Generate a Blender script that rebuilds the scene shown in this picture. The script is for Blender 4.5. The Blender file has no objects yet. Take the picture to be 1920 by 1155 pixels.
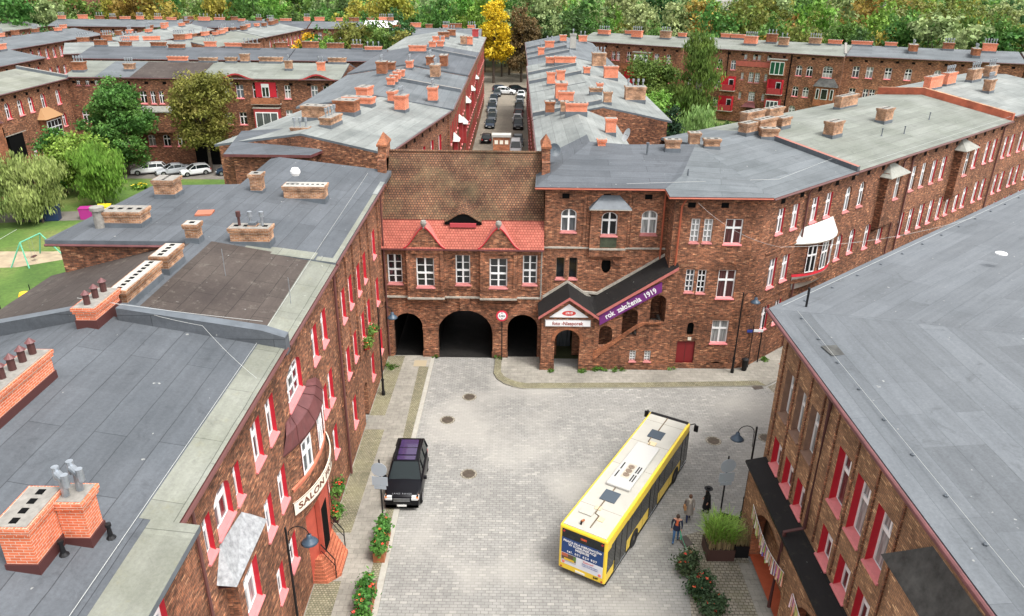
import bpy, math, random
from math import radians, pi, sin, cos, atan2, hypot, sqrt
from mathutils import Vector, Matrix
random.seed(7)
S = bpy.context.scene
COL = S.collection
# ------------------------------------------------------------------ camera
PITCH, YAW, ROLL = radians(24.17), radians(-.03), radians(.7)
fwd = Vector((-sin(YAW)*cos(PITCH), cos(YAW)*cos(PITCH), -sin(PITCH)))
r0 = Vector((cos(YAW), sin(YAW), 0)); u0 = r0.cross(fwd)
rr = r0*cos(ROLL)+u0*sin(ROLL); uu = -r0*sin(ROLL)+u0*cos(ROLL)
cd = bpy.data.cameras.new('camera'); cam = bpy.data.objects.new('camera', cd); COL.objects.link(cam)
cam.matrix_world = Matrix(((rr.x, uu.x, -fwd.x, 0), (rr.y, uu.y, -fwd.y, 0), (rr.z, uu.z, -fwd.z, 27.6), (0, 0, 0, 1)))
cd.sensor_width = 36; cd.lens = 1425/1920*36; cd.clip_start = .5; cd.clip_end = 3000
S.camera = cam
# ------------------------------------------------------------------ sky, sun, exposure
SUN_EL, SUN_AZ = radians(62), radians(128)        # azimuth measured from +Y towards +X
W = bpy.data.worlds.new('World'); S.world = W; W.use_nodes = True
nt = W.node_tree; bg = nt.nodes['Background']
sky = nt.nodes.new('ShaderNodeTexSky'); sky.sky_type = 'NISHITA'; sky.sun_disc = False
sky.sun_elevation = SUN_EL; sky.sun_rotation = SUN_AZ
sky.air_density = 1.0; sky.dust_density = 4.0; sky.ozone_density = .6
hs = nt.nodes.new('ShaderNodeHueSaturation'); hs.inputs['Saturation'].default_value = .14
nt.links.new(sky.outputs[0], hs.inputs['Color']); nt.links.new(hs.outputs[0], bg.inputs['Color'])
bg.inputs['Strength'].default_value = .15
sl = bpy.data.lights.new('sun', 'SUN'); sl.energy = .9; sl.angle = radians(12); sl.color = (1, .96, .9)
so = bpy.data.objects.new('sun', sl); COL.objects.link(so)
sd = Vector((sin(SUN_AZ)*cos(SUN_EL), cos(SUN_AZ)*cos(SUN_EL), sin(SUN_EL)))
so.rotation_euler = sd.to_track_quat('Z', 'Y').to_euler(); so.location = (0, 0, 60)
S.view_settings.view_transform = 'Standard'; S.view_settings.look = 'None'
S.view_settings.exposure = 1.32; S.view_settings.gamma = 1
S.render.engine = 'CYCLES'
S.cycles.max_bounces = 6; S.cycles.diffuse_bounces = 3; S.cycles.glossy_bounces = 3

# ------------------------------------------------------------------ materials
MATS = {}
def newmat(name):
    m = bpy.data.materials.new(name); m.use_nodes = True; n = m.node_tree
    return m, n, n.nodes['Principled BSDF'], n.nodes, n.links
def plain(name, col, rough=.7, metal=0, spec=.5, var=0, vscale=3., coat=0):
    if name in MATS: return MATS[name]
    m, n, b, N, K = newmat(name)
    b.inputs['Base Color'].default_value = (*col, 1); b.inputs['Roughness'].default_value = rough
    b.inputs['Metallic'].default_value = metal; b.inputs['Specular IOR Level'].default_value = spec
    b.inputs['Coat Weight'].default_value = coat
    if var:
        tc = N.new('ShaderNodeTexCoord'); no = N.new('ShaderNodeTexNoise'); no.inputs['Scale'].default_value = vscale
        no.inputs['Detail'].default_value = 6; no.inputs['Roughness'].default_value = .65
        K.new(tc.outputs['Object'], no.inputs['Vector'])
        r = N.new('ShaderNodeValToRGB'); e = r.color_ramp.elements
        e[0].position = .3; e[1].position = .7
        e[0].color = (*[c*(1-var) for c in col], 1); e[1].color = (*[min(1, c*(1+var)) for c in col], 1)
        K.new(no.outputs[0], r.inputs[0]); K.new(r.outputs[0], b.inputs['Base Color'])
    MATS[name] = m; return m
def mixc(N, K, f, a, b, mode='MIX', fac=None):
    x = N.new('ShaderNodeMix'); x.data_type = 'RGBA'; x.blend_type = mode
    ins = [i for i in x.inputs if i.enabled]
    for s, v in ((ins[0], f), (ins[1], a), (ins[2], b)):
        if hasattr(v, 'is_output'): K.new(v, s)
        else: s.default_value = v if not isinstance(v, tuple) else (*v, 1)[:4]
    return [o for o in x.outputs if o.enabled][0]
def ramp(N, K, src, stops):
    r = N.new('ShaderNodeValToRGB'); e = r.color_ramp.elements
    e[0].position, e[0].color = stops[0][0], (*stops[0][1], 1)
    e[1].position, e[1].color = stops[-1][0], (*stops[-1][1], 1)
    for p, c in stops[1:-1]:
        q = e.new(p); q.color = (*c, 1)
    K.new(src, r.inputs[0]); return r.outputs[0]
def noise(N, K, vec, scale, detail=4, rough=.6, dist=0):
    n = N.new('ShaderNodeTexNoise'); n.inputs['Scale'].default_value = scale
    n.inputs['Detail'].default_value = detail; n.inputs['Roughness'].default_value = rough
    n.inputs['Distortion'].default_value = dist
    K.new(vec, n.inputs['Vector']); return n.outputs[0]
def mapping(N, K, vec, sc=(1, 1, 1), loc=(0, 0, 0)):
    m = N.new('ShaderNodeMapping'); m.inputs['Scale'].default_value = sc; m.inputs['Location'].default_value = loc
    K.new(vec, m.inputs['Vector']); return m.outputs[0]
G3 = lambda v: (v, v, v)
def masonry(name, c1, c2, mortar, bw, rh, ms, stain=(.35, 1.0), hi=None, hi_amt=.5, rough=.85, bump=.3, big=.25, offset=.5, moss=None, moss_amt=.5, bias=0., squash=1., patch=None, spk=.22):
    """brick / block / paver bond on metric UVs with per-unit colour, big stains, optional highlights and moss"""
    if name in MATS: return MATS[name]
    m, n, b, N, K = newmat(name)
    uv = N.new('ShaderNodeUVMap').outputs[0]
    br = N.new('ShaderNodeTexBrick'); br.offset = offset; br.squash = squash
    for k, v in (('Scale', 1.), ('Brick Width', bw), ('Row Height', rh), ('Mortar Size', ms), ('Mortar Smooth', .25), ('Bias', bias)):
        br.inputs[k].default_value = v
    br.inputs['Color1'].default_value = (*c1, 1); br.inputs['Color2'].default_value = (*c2, 1); br.inputs['Mortar'].default_value = (*mortar, 1)
    K.new(uv, br.inputs['Vector'])
    tc = N.new('ShaderNodeTexCoord').outputs['Object']
    oi = N.new('ShaderNodeObjectInfo')
    col = br.outputs['Color']
    if hi:                                       # scattered brighter units
        b2 = N.new('ShaderNodeTexBrick'); b2.offset = offset; b2.squash = squash
        for k, v in (('Scale', 1.), ('Brick Width', bw), ('Row Height', rh), ('Mortar Size', 0.), ('Bias', 0.)): b2.inputs[k].default_value = v
        b2.inputs['Color1'].default_value = (0, 0, 0, 1); b2.inputs['Color2'].default_value = (1, 1, 1, 1); K.new(uv, b2.inputs['Vector'])
        f = ramp(N, K, b2.outputs['Color'], [(0., G3(hi_amt)), (.16, G3(0))])
        keep = ramp(N, K, br.outputs['Fac'], [(0., G3(1)), (.6, G3(0))])
        f2 = mixc(N, K, 1., f, keep, 'MULTIPLY')
        col = mixc(N, K, f2, col, hi)
    big_n = noise(N, K, tc, big, 7, .62, .3)
    st = ramp(N, K, big_n, [(.32, G3(stain[0])), (.62, G3(stain[1]))])
    col = mixc(N, K, 1., col, st, 'MULTIPLY')
    fine = noise(N, K, tc, 2.6, 6, .78)
    col = mixc(N, K, 1., col, ramp(N, K, fine, [(.3, G3(1-spk)), (.7, G3(1+spk))]), 'MULTIPLY')
    if spk > .3:
        sp2 = noise(N, K, mapping(N, K, uv, (3.2, 6.5, 1)), 1., 2, .6)
        col = mixc(N, K, 1., col, ramp(N, K, sp2, [(.34, G3(.48)), (.5, G3(.95)), (.66, (1.5, 1.34, 1.18))]), 'MULTIPLY')
    if patch:
        col = mixc(N, K, ramp(N, K, noise(N, K, tc, .16, 4, .5), [(.48, G3(0)), (.62, G3(.6))]), col, patch)
    if moss:
        mf = ramp(N, K, noise(N, K, tc, .5, 6, .7, .5), [(.45, G3(0)), (.68, G3(moss_amt))])
        col = mixc(N, K, mf, col, moss)
    K.new(col, b.inputs['Base Color']); b.inputs['Roughness'].default_value = rough; b.inputs['Specular IOR Level'].default_value = .25
    bp = N.new('ShaderNodeBump'); bp.inputs['Strength'].default_value = bump; bp.inputs['Distance'].default_value = .02; bp.invert = True
    K.new(br.outputs['Fac'], bp.inputs['Height']); K.new(bp.outputs[0], b.inputs['Normal'])
    MATS[name] = m; return m
def felt(name, base, dark, seam=.45, rl=1.0, bl=7.5, moss=None, rough=.8):
    """roofing felt: long strips with thin dark laps, blotches and faint moss"""
    if name in MATS: return MATS[name]
    m, n, b, N, K = newmat(name)
    uv = N.new('ShaderNodeUVMap').outputs[0]
    tc = N.new('ShaderNodeTexCoord').outputs['Object']
    wob = N.new('ShaderNodeTexNoise'); wob.inputs['Scale'].default_value = .5; K.new(uv, wob.inputs['Vector'])
    vm = N.new('ShaderNodeVectorMath'); vm.operation = 'MULTIPLY_ADD'; vm.inputs[1].default_value = (.08, .08, 0)
    K.new(wob.outputs['Color'], vm.inputs[0]); K.new(uv, vm.inputs[2])
    br = N.new('ShaderNodeTexBrick'); br.offset = .37
    for k, v in (('Scale', 1.), ('Brick Width', bl), ('Row Height', rl), ('Mortar Size', .016), ('Mortar Smooth', .5), ('Bias', 0.)):
        br.inputs[k].default_value = v
    d = .82
    br.inputs['Color1'].default_value = (*base, 1); br.inputs['Color2'].default_value = (*[c*d for c in base], 1)
    br.inputs['Mortar'].default_value = (*[c*seam for c in base], 1)
    K.new(vm.outputs[0], br.inputs['Vector'])
    f = ramp(N, K, noise(N, K, tc, .22, 8, .66, .4), [(.36, G3(0)), (.66, G3(1))])
    col = mixc(N, K, f, br.outputs['Color'], mixc(N, K, 1., br.outputs['Color'], dark, 'MULTIPLY'))
    fine = noise(N, K, tc, 9, 5, .8)
    col = mixc(N, K, 1., col, ramp(N, K, fine, [(.3, G3(.84)), (.7, G3(1.14))]), 'MULTIPLY')
    b3 = N.new('ShaderNodeTexBrick'); b3.offset = .43
    for k, v in (('Scale', 1.), ('Brick Width', 4.3), ('Row Height', rl*2), ('Mortar Size', 0.), ('Bias', 0.)): b3.inputs[k].default_value = v
    b3.inputs['Color1'].default_value = (0, 0, 0, 1); b3.inputs['Color2'].default_value = (1, 1, 1, 1); K.new(vm.outputs[0], b3.inputs['Vector'])
    col = mixc(N, K, 1., col, ramp(N, K, b3.outputs['Color'], [(.0, G3(.88)), (.1, G3(.9)), (.13, G3(1)), (.9, G3(1)), (.93, G3(1.07)), (1., G3(1.07))]), 'MULTIPLY')
    stn = noise(N, K, mapping(N, K, tc, (1, 1, 1), (7, 3, 1)), .55, 8, .75, 1.2)
    col = mixc(N, K, 1., col, ramp(N, K, stn, [(.3, G3(.72)), (.43, G3(1)), (.6, G3(1)), (.72, G3(1.16))]), 'MULTIPLY')
    spk_ = noise(N, K, tc, 3.5, 2, .5)
    col = mixc(N, K, ramp(N, K, spk_, [(.74, G3(0)), (.78, G3(.5))]), col, (.45, .45, .42))
    streak = noise(N, K, mapping(N, K, uv, (.25, 3, 1)), 1., 5, .6)
    col = mixc(N, K, 1., col, ramp(N, K, streak, [(.35, G3(.9)), (.65, G3(1.07))]), 'MULTIPLY')
    if moss:
        sp = ramp(N, K, noise(N, K, tc, 1.6, 8, .8), [(.56, G3(0)), (.72, G3(.65))])
        col = mixc(N, K, sp, col, moss)
    K.new(col, b.inputs['Base Color']); b.inputs['Roughness'].default_value = rough; b.inputs['Specular IOR Level'].default_value = .3
    bp = N.new('ShaderNodeBump'); bp.inputs['Strength'].default_value = .35; bp.inputs['Distance'].default_value = .02; bp.invert = True
    K.new(br.outputs['Fac'], bp.inputs['Height'])
    bp2 = N.new('ShaderNodeBump'); bp2.inputs['Strength'].default_value = .12; bp2.inputs['Distance'].default_value = .05
    K.new(noise(N, K, tc, 1.2, 4), bp2.inputs['Height']); K.new(bp.outputs[0], bp2.inputs['Normal']); K.new(bp2.outputs[0], b.inputs['Normal'])
    MATS[name] = m; return m
def glassmat(name, col, rough=.08, curtain=None):
    if name in MATS: return MATS[name]
    m, n, b, N, K = newmat(name)
    b.inputs['Base Color'].default_value = (*col, 1); b.inputs['Roughness'].default_value = rough; b.inputs['Specular IOR Level'].default_value = .8
    if curtain:
        tc = N.new('ShaderNodeTexCoord').outputs['Object']
        f = ramp(N, K, noise(N, K, mapping(N, K, tc, (7, 7, .6)), 1., 4, .6), [(.35, col), (.65, curtain)])
        K.new(f, b.inputs['Base Color'])
    MATS[name] = m; return m
def foliage(name, cols, rough=.6):
    if name in MATS: return MATS[name]
    m, n, b, N, K = newmat(name)
    tc = N.new('ShaderNodeTexCoord').outputs['Object']
    g = N.new('ShaderNodeNewGeometry')
    a = noise(N, K, tc, .35, 3, .6)
    st = [(.3+.4*i/(len(cols)-1), c) for i, c in enumerate(cols)]
    col = ramp(N, K, a, st)
    isl = ramp(N, K, g.outputs['Random Per Island'], [(0, G3(.55)), (1, G3(1.4))])
    col = mixc(N, K, 1., col, isl, 'MULTIPLY')
    oi = N.new('ShaderNodeObjectInfo')
    h = N.new('ShaderNodeHueSaturation'); K.new(col, h.inputs['Color'])
    mr = N.new('ShaderNodeMapRange'); K.new(oi.outputs['Random'], mr.inputs[0]); mr.inputs[3].default_value = .47; mr.inputs[4].default_value = .53
    K.new(mr.outputs[0], h.inputs['Hue'])
    K.new(h.outputs[0], b.inputs['Base Color']); b.inputs['Roughness'].default_value = rough; b.inputs['Specular IOR Level'].default_value = .25
    tr = N.new('ShaderNodeBsdfTranslucent'); K.new(h.outputs[0], tr.inputs['Color'])
    ms = N.new('ShaderNodeMixShader'); ms.inputs[0].default_value = .3
    out = N['Material Output']; K.new(b.outputs[0], ms.inputs[1]); K.new(tr.outputs[0], ms.inputs[2]); K.new(ms.outputs[0], out.inputs['Surface'])
    MATS[name] = m; return m

BRICK = masonry('brick_red', (.425, .172, .092), (.21, .094, .058), (.12, .085, .06), .30, .09, .013, hi=(.66, .36, .21), hi_amt=.7, stain=(.48, 1.1), big=.35, spk=.36)
BRICK_D = masonry('brick_dark', (.355, .145, .077), (.18, .08, .05), (.11, .08, .06), .30, .09, .013, hi=(.66, .34, .19), hi_amt=.75, stain=(.48, 1.08), big=.3, spk=.36)
BRICK_Y = masonry('brick_buff', (.46, .25, .13), (.25, .135, .075), (.14, .1, .07), .30, .09, .013, hi=(.78, .5, .27), hi_amt=.65, stain=(.6, 1.1), big=.4, spk=.3)
BRICK_O = masonry('brick_orange', (.5, .17, .07), (.28, .095, .045), (.16, .1, .07), .27, .08, .013, hi=(.62, .26, .13), hi_amt=.5, stain=(.45, 1.15), big=.6)
BRICK_N = masonry('brick_new', (.72, .19, .085), (.6, .14, .06), (.62, .5, .4), .26, .085, .008, stain=(.85, 1.05), big=.8)
BRICK_C = masonry('brick_chimney', (.56, .27, .13), (.3, .14, .075), (.5, .42, .33), .26, .09, .01, stain=(.35, 1.1), hi=(.66, .42, .26), hi_amt=.5, big=.9)
BRICK_S = plain('painted_salmon', (.55, .16, .09), .8, var=.25, vscale=2)
FELT_B = felt('felt_blue_grey', (.112, .122, .135), (.74, .76, .77))
FELT_B2 = felt('felt_grey', (.155, .17, .18), (.72, .74, .74))
FELT_G = felt('felt_pale_green', (.225, .238, .212), (.72, .74, .7), moss=(.2, .21, .16))
FELT_W = felt('felt_pale', (.27, .285, .27), (.62, .64, .65), moss=(.19, .2, .185))
FELT_D = felt('felt_dark_brown', (.085, .068, .058), (.6, .58, .6), seam=.3, bl=2.2, moss=(.2, .18, .15))
FELT_L = felt('felt_light_strip', (.255, .262, .225), (.72, .73, .68), moss=(.2, .19, .12), rl=2.2, bl=3.1)
FELT_K = felt('felt_black', (.016, .015, .015), (.8, .8, .8), moss=(.05, .047, .03))
LEAD = plain('zinc_flashing', (.1, .115, .13), .55, var=.25, vscale=1.5)
METAL = plain('galvanised_metal', (.36, .39, .42), .4, metal=.6, var=.3, vscale=4)
MAROON = plain('maroon_sheet', (.13, .045, .045), .45, var=.3, vscale=1.5)
MAROON_D = plain('maroon_dark', (.07, .02, .018), .6)
GUTTER = plain('gutter_brown', (.12, .045, .04), .45)
COPPER = plain('orange_pipe', (.36, .085, .04), .5)
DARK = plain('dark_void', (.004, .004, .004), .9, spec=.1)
BLACK = plain('black_paint', (.009, .009, .01), .5, spec=.3)
BROWN = plain('brown_pot', (.07, .025, .022), .6)
RED = plain('red_paint', (.46, .008, .022), .6, var=.12)
REDD = plain('red_paint_old', (.36, .035, .035), .7, var=.2)
PINK = plain('pink_lit_sill', (.66, .2, .2), .65, var=.12)  # faded red paint; light caught by sloping tops also put into the colour
PINKD = plain('dusty_pink_sill', (.42, .15, .14), .75, var=.25)
WHITE = plain('white_frame', (.8, .8, .79), .5, var=.05)
CONC = plain('concrete', (.24, .225, .2), .9, var=.25, vscale=5)
CONCW = plain('limewashed_cap', (.37, .355, .32), .9, var=.15)
STONE = plain('pale_string_course', (.36, .33, .28), .9, var=.35, vscale=4)
GL_D = glassmat('glass_dark', (.012, .015, .018))
GL_C = glassmat('glass_curtain', (.12, .13, .13), .2, (.4, .41, .4))
GL_M = glassmat('glass_mid', (.03, .035, .04), .1, (.1, .11, .12))
GL_H = glassmat('glass_half_curtain', (.02, .025, .03), .15, (.42, .42, .4))
_n = GL_H.node_tree; _r = [q for q in _n.nodes if q.type == 'VALTORGB'][0]; _s = _n.nodes.new('ShaderNodeSeparateXYZ'); _t = [q for q in _n.nodes if q.type == 'TEX_COORD'][0]
_n.links.new(_t.outputs['Object'], _s.inputs[0]); _n.links.new(_s.outputs[2], _r.inputs[0]); _r.color_ramp.elements[0].position = .86; _r.color_ramp.elements[1].position = .9
_a, _b = tuple(_r.color_ramp.elements[0].color), tuple(_r.color_ramp.elements[1].color); _r.color_ramp.elements[0].color = _b; _r.color_ramp.elements[1].color = _a
GL_S = plain('glass_painted_sky', (.16, .19, .22), .1, spec=.8, var=.5, vscale=1.2)  # sky reflection painted into the pane colour as pale mottling
GL_R = glassmat('glass_warm', (.05, .022, .022), .12, (.13, .06, .06))
TILE = masonry('roof_tile_mossy', (.25, .112, .06), (.155, .075, .045), (.05, .032, .022), .2, .2, .028, stain=(.25, 1.15), hi=(.33, .22, .13), hi_amt=.35, big=.2, moss=(.2, .16, .085), moss_amt=.3, bump=.8)
TILE_O = masonry('roof_tile_orange', (.43, .135, .095), (.37, .105, .075), (.2, .055, .04), .2, .2, .022, stain=(.85, 1.05), big=.5, bump=.6)

# ------------------------------------------------------------------ mesh builder
class MB:
    def __init__(s): s.v, s.f, s.m, s.uv, s.mats, s.X = [], [], [], [], [], None
    def mi(s, m):
        if m not in s.mats: s.mats.append(m)
        return s.mats.index(m)
    def face(s, pts, m, uv=None, rot=0):
        pts = [Vector(p) for p in pts]
        if s.X is not None: pts = [s.X @ p for p in pts]
        if uv is None:
            n = Vector((0, 0, 0))
            for i in range(len(pts)):
                a, b = pts[i], pts[(i+1) % len(pts)]; n += a.cross(b)
            if n.length < 1e-9: n = Vector((0, 0, 1))
            n.normalize()
            if abs(n.z) > .9995: t = Vector((1, 0, 0))
            else:
                t = Vector((0, 0, 1)).cross(n); t.normalize()
                if abs(t.x) >= abs(t.y): t = t if t.x > 0 else -t
                else: t = t if t.y > 0 else -t
            if rot: t = Matrix.Rotation(rot, 3, n) @ t
            w = n.cross(t)
            uv = [(p.dot(t), p.dot(w)) for p in pts]
        i0 = len(s.v); s.v += [tuple(p) for p in pts]
        s.f.append(tuple(range(i0, i0+len(pts)))); s.m.append(s.mi(m)); s.uv += [tuple(q) for q in uv]
    def box(s, x0, x1, y0, y1, z0, z1, m, skip=''):
        P = lambda x, y, z: (x, y, z)
        if 'f' not in skip: s.face([P(x0, y0, z0), P(x1, y0, z0), P(x1, y0, z1), P(x0, y0, z1)], m)
        if 'b' not in skip: s.face([P(x1, y1, z0), P(x0, y1, z0), P(x0, y1, z1), P(x1, y1, z1)], m)
        if 'l' not in skip: s.face([P(x0, y1, z0), P(x0, y0, z0), P(x0, y0, z1), P(x0, y1, z1)], m)
        if 'r' not in skip: s.face([P(x1, y0, z0), P(x1, y1, z0), P(x1, y1, z1), P(x1, y0, z1)], m)
        if 't' not in skip: s.face([P(x0, y0, z1), P(x1, y0, z1), P(x1, y1, z1), P(x0, y1, z1)], m)
        if 'd' not in skip: s.face([P(x0, y1, z0), P(x1, y1, z0), P(x1, y0, z0), P(x0, y0, z0)], m)
    def prism(s, poly, axis, a, b, m, mcap=None):
        """extrude 2-D polygon along an axis ('x': poly in yz, 'y': poly in xz, 'z': poly in xy)"""
        def P(q, t): return {'x': (t, q[0], q[1]), 'y': (q[0], t, q[1]), 'z': (q[0], q[1], t)}[axis]
        n = len(poly)
        for i in range(n):
            p, q = poly[i], poly[(i+1) % n]
            s.face([P(p, a), P(q, a), P(q, b), P(p, b)], m)
        s.face([P(p, a) for p in reversed(poly)], mcap or m); s.face([P(p, b) for p in poly], mcap or m)
    def tube(s, pts, r, m, n=6, cap=True, r2=None):
        pts = [Vector(p) for p in pts]; rings = []
        N = len(pts)
        for i, p in enumerate(pts):
            d = (pts[min(i+1, N-1)]-pts[max(i-1, 0)]).normalized()
            a = d.cross(Vector((0, 0, 1)))
            if a.length < .05: a = d.cross(Vector((1, 0, 0)))
            a.normalize(); b = d.cross(a)
            q = r if r2 is None else r+(r2-r)*i/(N-1)
            rings.append([p+(a*cos(2*pi*k/n)+b*sin(2*pi*k/n))*q for k in range(n)])
        for i in range(N-1):
            for k in range(n):
                s.face([rings[i][k], rings[i][(k+1) % n], rings[i+1][(k+1) % n], rings[i+1][k]], m)
        if cap: s.face(list(reversed(rings[0])), m); s.face(rings[-1], m)
    def lathe(s, prof, c, m, n=16, axis='z', cap=True):
        """prof: (radius, height)"""
        c = Vector(c); R = []
        for r, h in prof:
            ring = []
            for k in range(n):
                a = 2*pi*k/n; x, y = r*cos(a), r*sin(a)
                ring.append(c+Vector({'z': (x, y, h), 'x': (h, x, y), 'y': (x, h, y)}[axis]))
            R.append(ring)
        for i in range(len(R)-1):
            for k in range(n): s.face([R[i][k], R[i][(k+1) % n], R[i+1][(k+1) % n], R[i+1][k]], m)
        if cap:
            if prof[0][0] > 1e-4: s.face(list(reversed(R[0])), m)
            if prof[-1][0] > 1e-4: s.face(R[-1], m)
    def mesh(s, name, smooth=False):
        me = bpy.data.meshes.new(name)
        me.from_pydata(s.v, [], s.f); me.polygons.foreach_set('material_index', s.m)
        u = me.uv_layers.new(name='UVMap'); u.data.foreach_set('uv', [c for p in s.uv for c in p])
        for m in s.mats: me.materials.append(m)
        if smooth: weld(me); me.polygons.foreach_set('use_smooth', [True]*len(me.polygons))
        me.update(); return me
    def build(s, name, parent=None, loc=(0, 0, 0), rot=0, smooth=False, bevel=0):
        o = link(name, s.mesh(name, smooth), parent, loc, rot)
        if bevel:
            weld(o.data); b = o.modifiers.new('bevel', 'BEVEL'); b.width = bevel; b.segments = 2; b.limit_method = 'ANGLE'
        return o
def weld(me):
    import bmesh
    b = bmesh.new(); b.from_mesh(me); bmesh.ops.remove_doubles(b, verts=b.verts, dist=.0005)
    bmesh.ops.recalc_face_normals(b, faces=b.faces); b.to_mesh(me); b.free()
def link(name, me, parent=None, loc=(0, 0, 0), rot=0):
    o = bpy.data.objects.new(name, me); COL.objects.link(o); o.location = loc
    o.rotation_euler = (0, 0, rot) if not hasattr(rot, '__len__') else rot
    if parent: o.parent = parent
    return o
def tag(o, label, cat, group=None):
    o['label'] = label; o['category'] = cat
    if group: o['group'] = group
    return o
def thing(name, label, cat, loc=(0, 0, 0), rot=0, group=None):
    o = link(name, None, None, loc, rot); o.empty_display_size = .3
    return tag(o, label, cat, group)
def structure(o): o['kind'] = 'structure'; return o
def copy_tree(o, parent=None, loc=None, rot=None):
    c = o.copy(); COL.objects.link(c); c.parent = parent
    if loc is not None: c.location = loc
    if rot is not None: c.rotation_euler = (0, 0, rot)
    for ch in list(o.children): copy_tree(ch, c)
    return c

# ------------------------------------------------------------------ building kit (local frame: x along facade, -y outwards, z up)
def arc(xa, xb, zb, rise, n=8):
    c = (xa+xb)/2; a = (xb-xa)/2
    return [(c-a*cos(pi*i/n), zb-rise+rise*sin(pi*i/n)) for i in range(n+1)]
def facade(mb, x0, x1, z0, z1, ops, m, y=0):
    xs = sorted({x0, x1, *[o[0] for o in ops], *[o[1] for o in ops]}); zs = sorted({z0, z1, *[o[2] for o in ops], *[o[3] for o in ops]})
    xs = [x for x in xs if x0-1e-6 <= x <= x1+1e-6]; zs = [z for z in zs if z0-1e-6 <= z <= z1+1e-6]
    for i in range(len(zs)-1):
        run = None
        for j in range(len(xs)-1):
            cx, cz = (xs[j]+xs[j+1])/2, (zs[i]+zs[i+1])/2
            hole = any(o[0] < cx < o[1] and o[2] < cz < o[3] for o in ops)
            if not hole and run is None: run = xs[j]
            if hole and run is not None:
                mb.face([(run, y, zs[i]), (xs[j], y, zs[i]), (xs[j], y, zs[i+1]), (run, y, zs[i+1])], m); run = None
        if run is not None: mb.face([(run, y, zs[i]), (xs[-1], y, zs[i]), (xs[-1], y, zs[i+1]), (run, y, zs[i+1])], m)
    for o in ops:
        if len(o) > 4 and o[4] > 0:
            A = arc(o[0], o[1], o[3], o[4]); h = len(A)//2
            for i in range(h): mb.face([(o[0], y, o[3]), (A[i][0], y, A[i][1]), (A[i+1][0], y, A[i+1][1])], m)
            for i in range(h, len(A)-1): mb.face([(o[1], y, o[3]), (A[i][0], y, A[i][1]), (A[i+1][0], y, A[i+1][1])], m)
def liner(mb, w, h, rise, dep, m, y0=0., bottom=False, n=8, x=0, z=0):
    """inner faces of an opening, w wide and h high, from the wall face back to dep"""
    P = [(-w/2, 0), (-w/2, h-rise)] + (arc(-w/2, w/2, h, rise, n)[1:-1] if rise > 0 else []) + [(w/2, h-rise), (w/2, 0)]
    for i in range(len(P)-1+(1 if bottom else 0)):
        a, b = P[i], P[(i+1) % len(P)]
        mb.face([(x+a[0], y0, z+a[1]), (x+b[0], y0, z+b[1]), (x+b[0], y0+dep, z+b[1]), (x+a[0], y0+dep, z+a[1])], m)
WCACHE = {}
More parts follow.
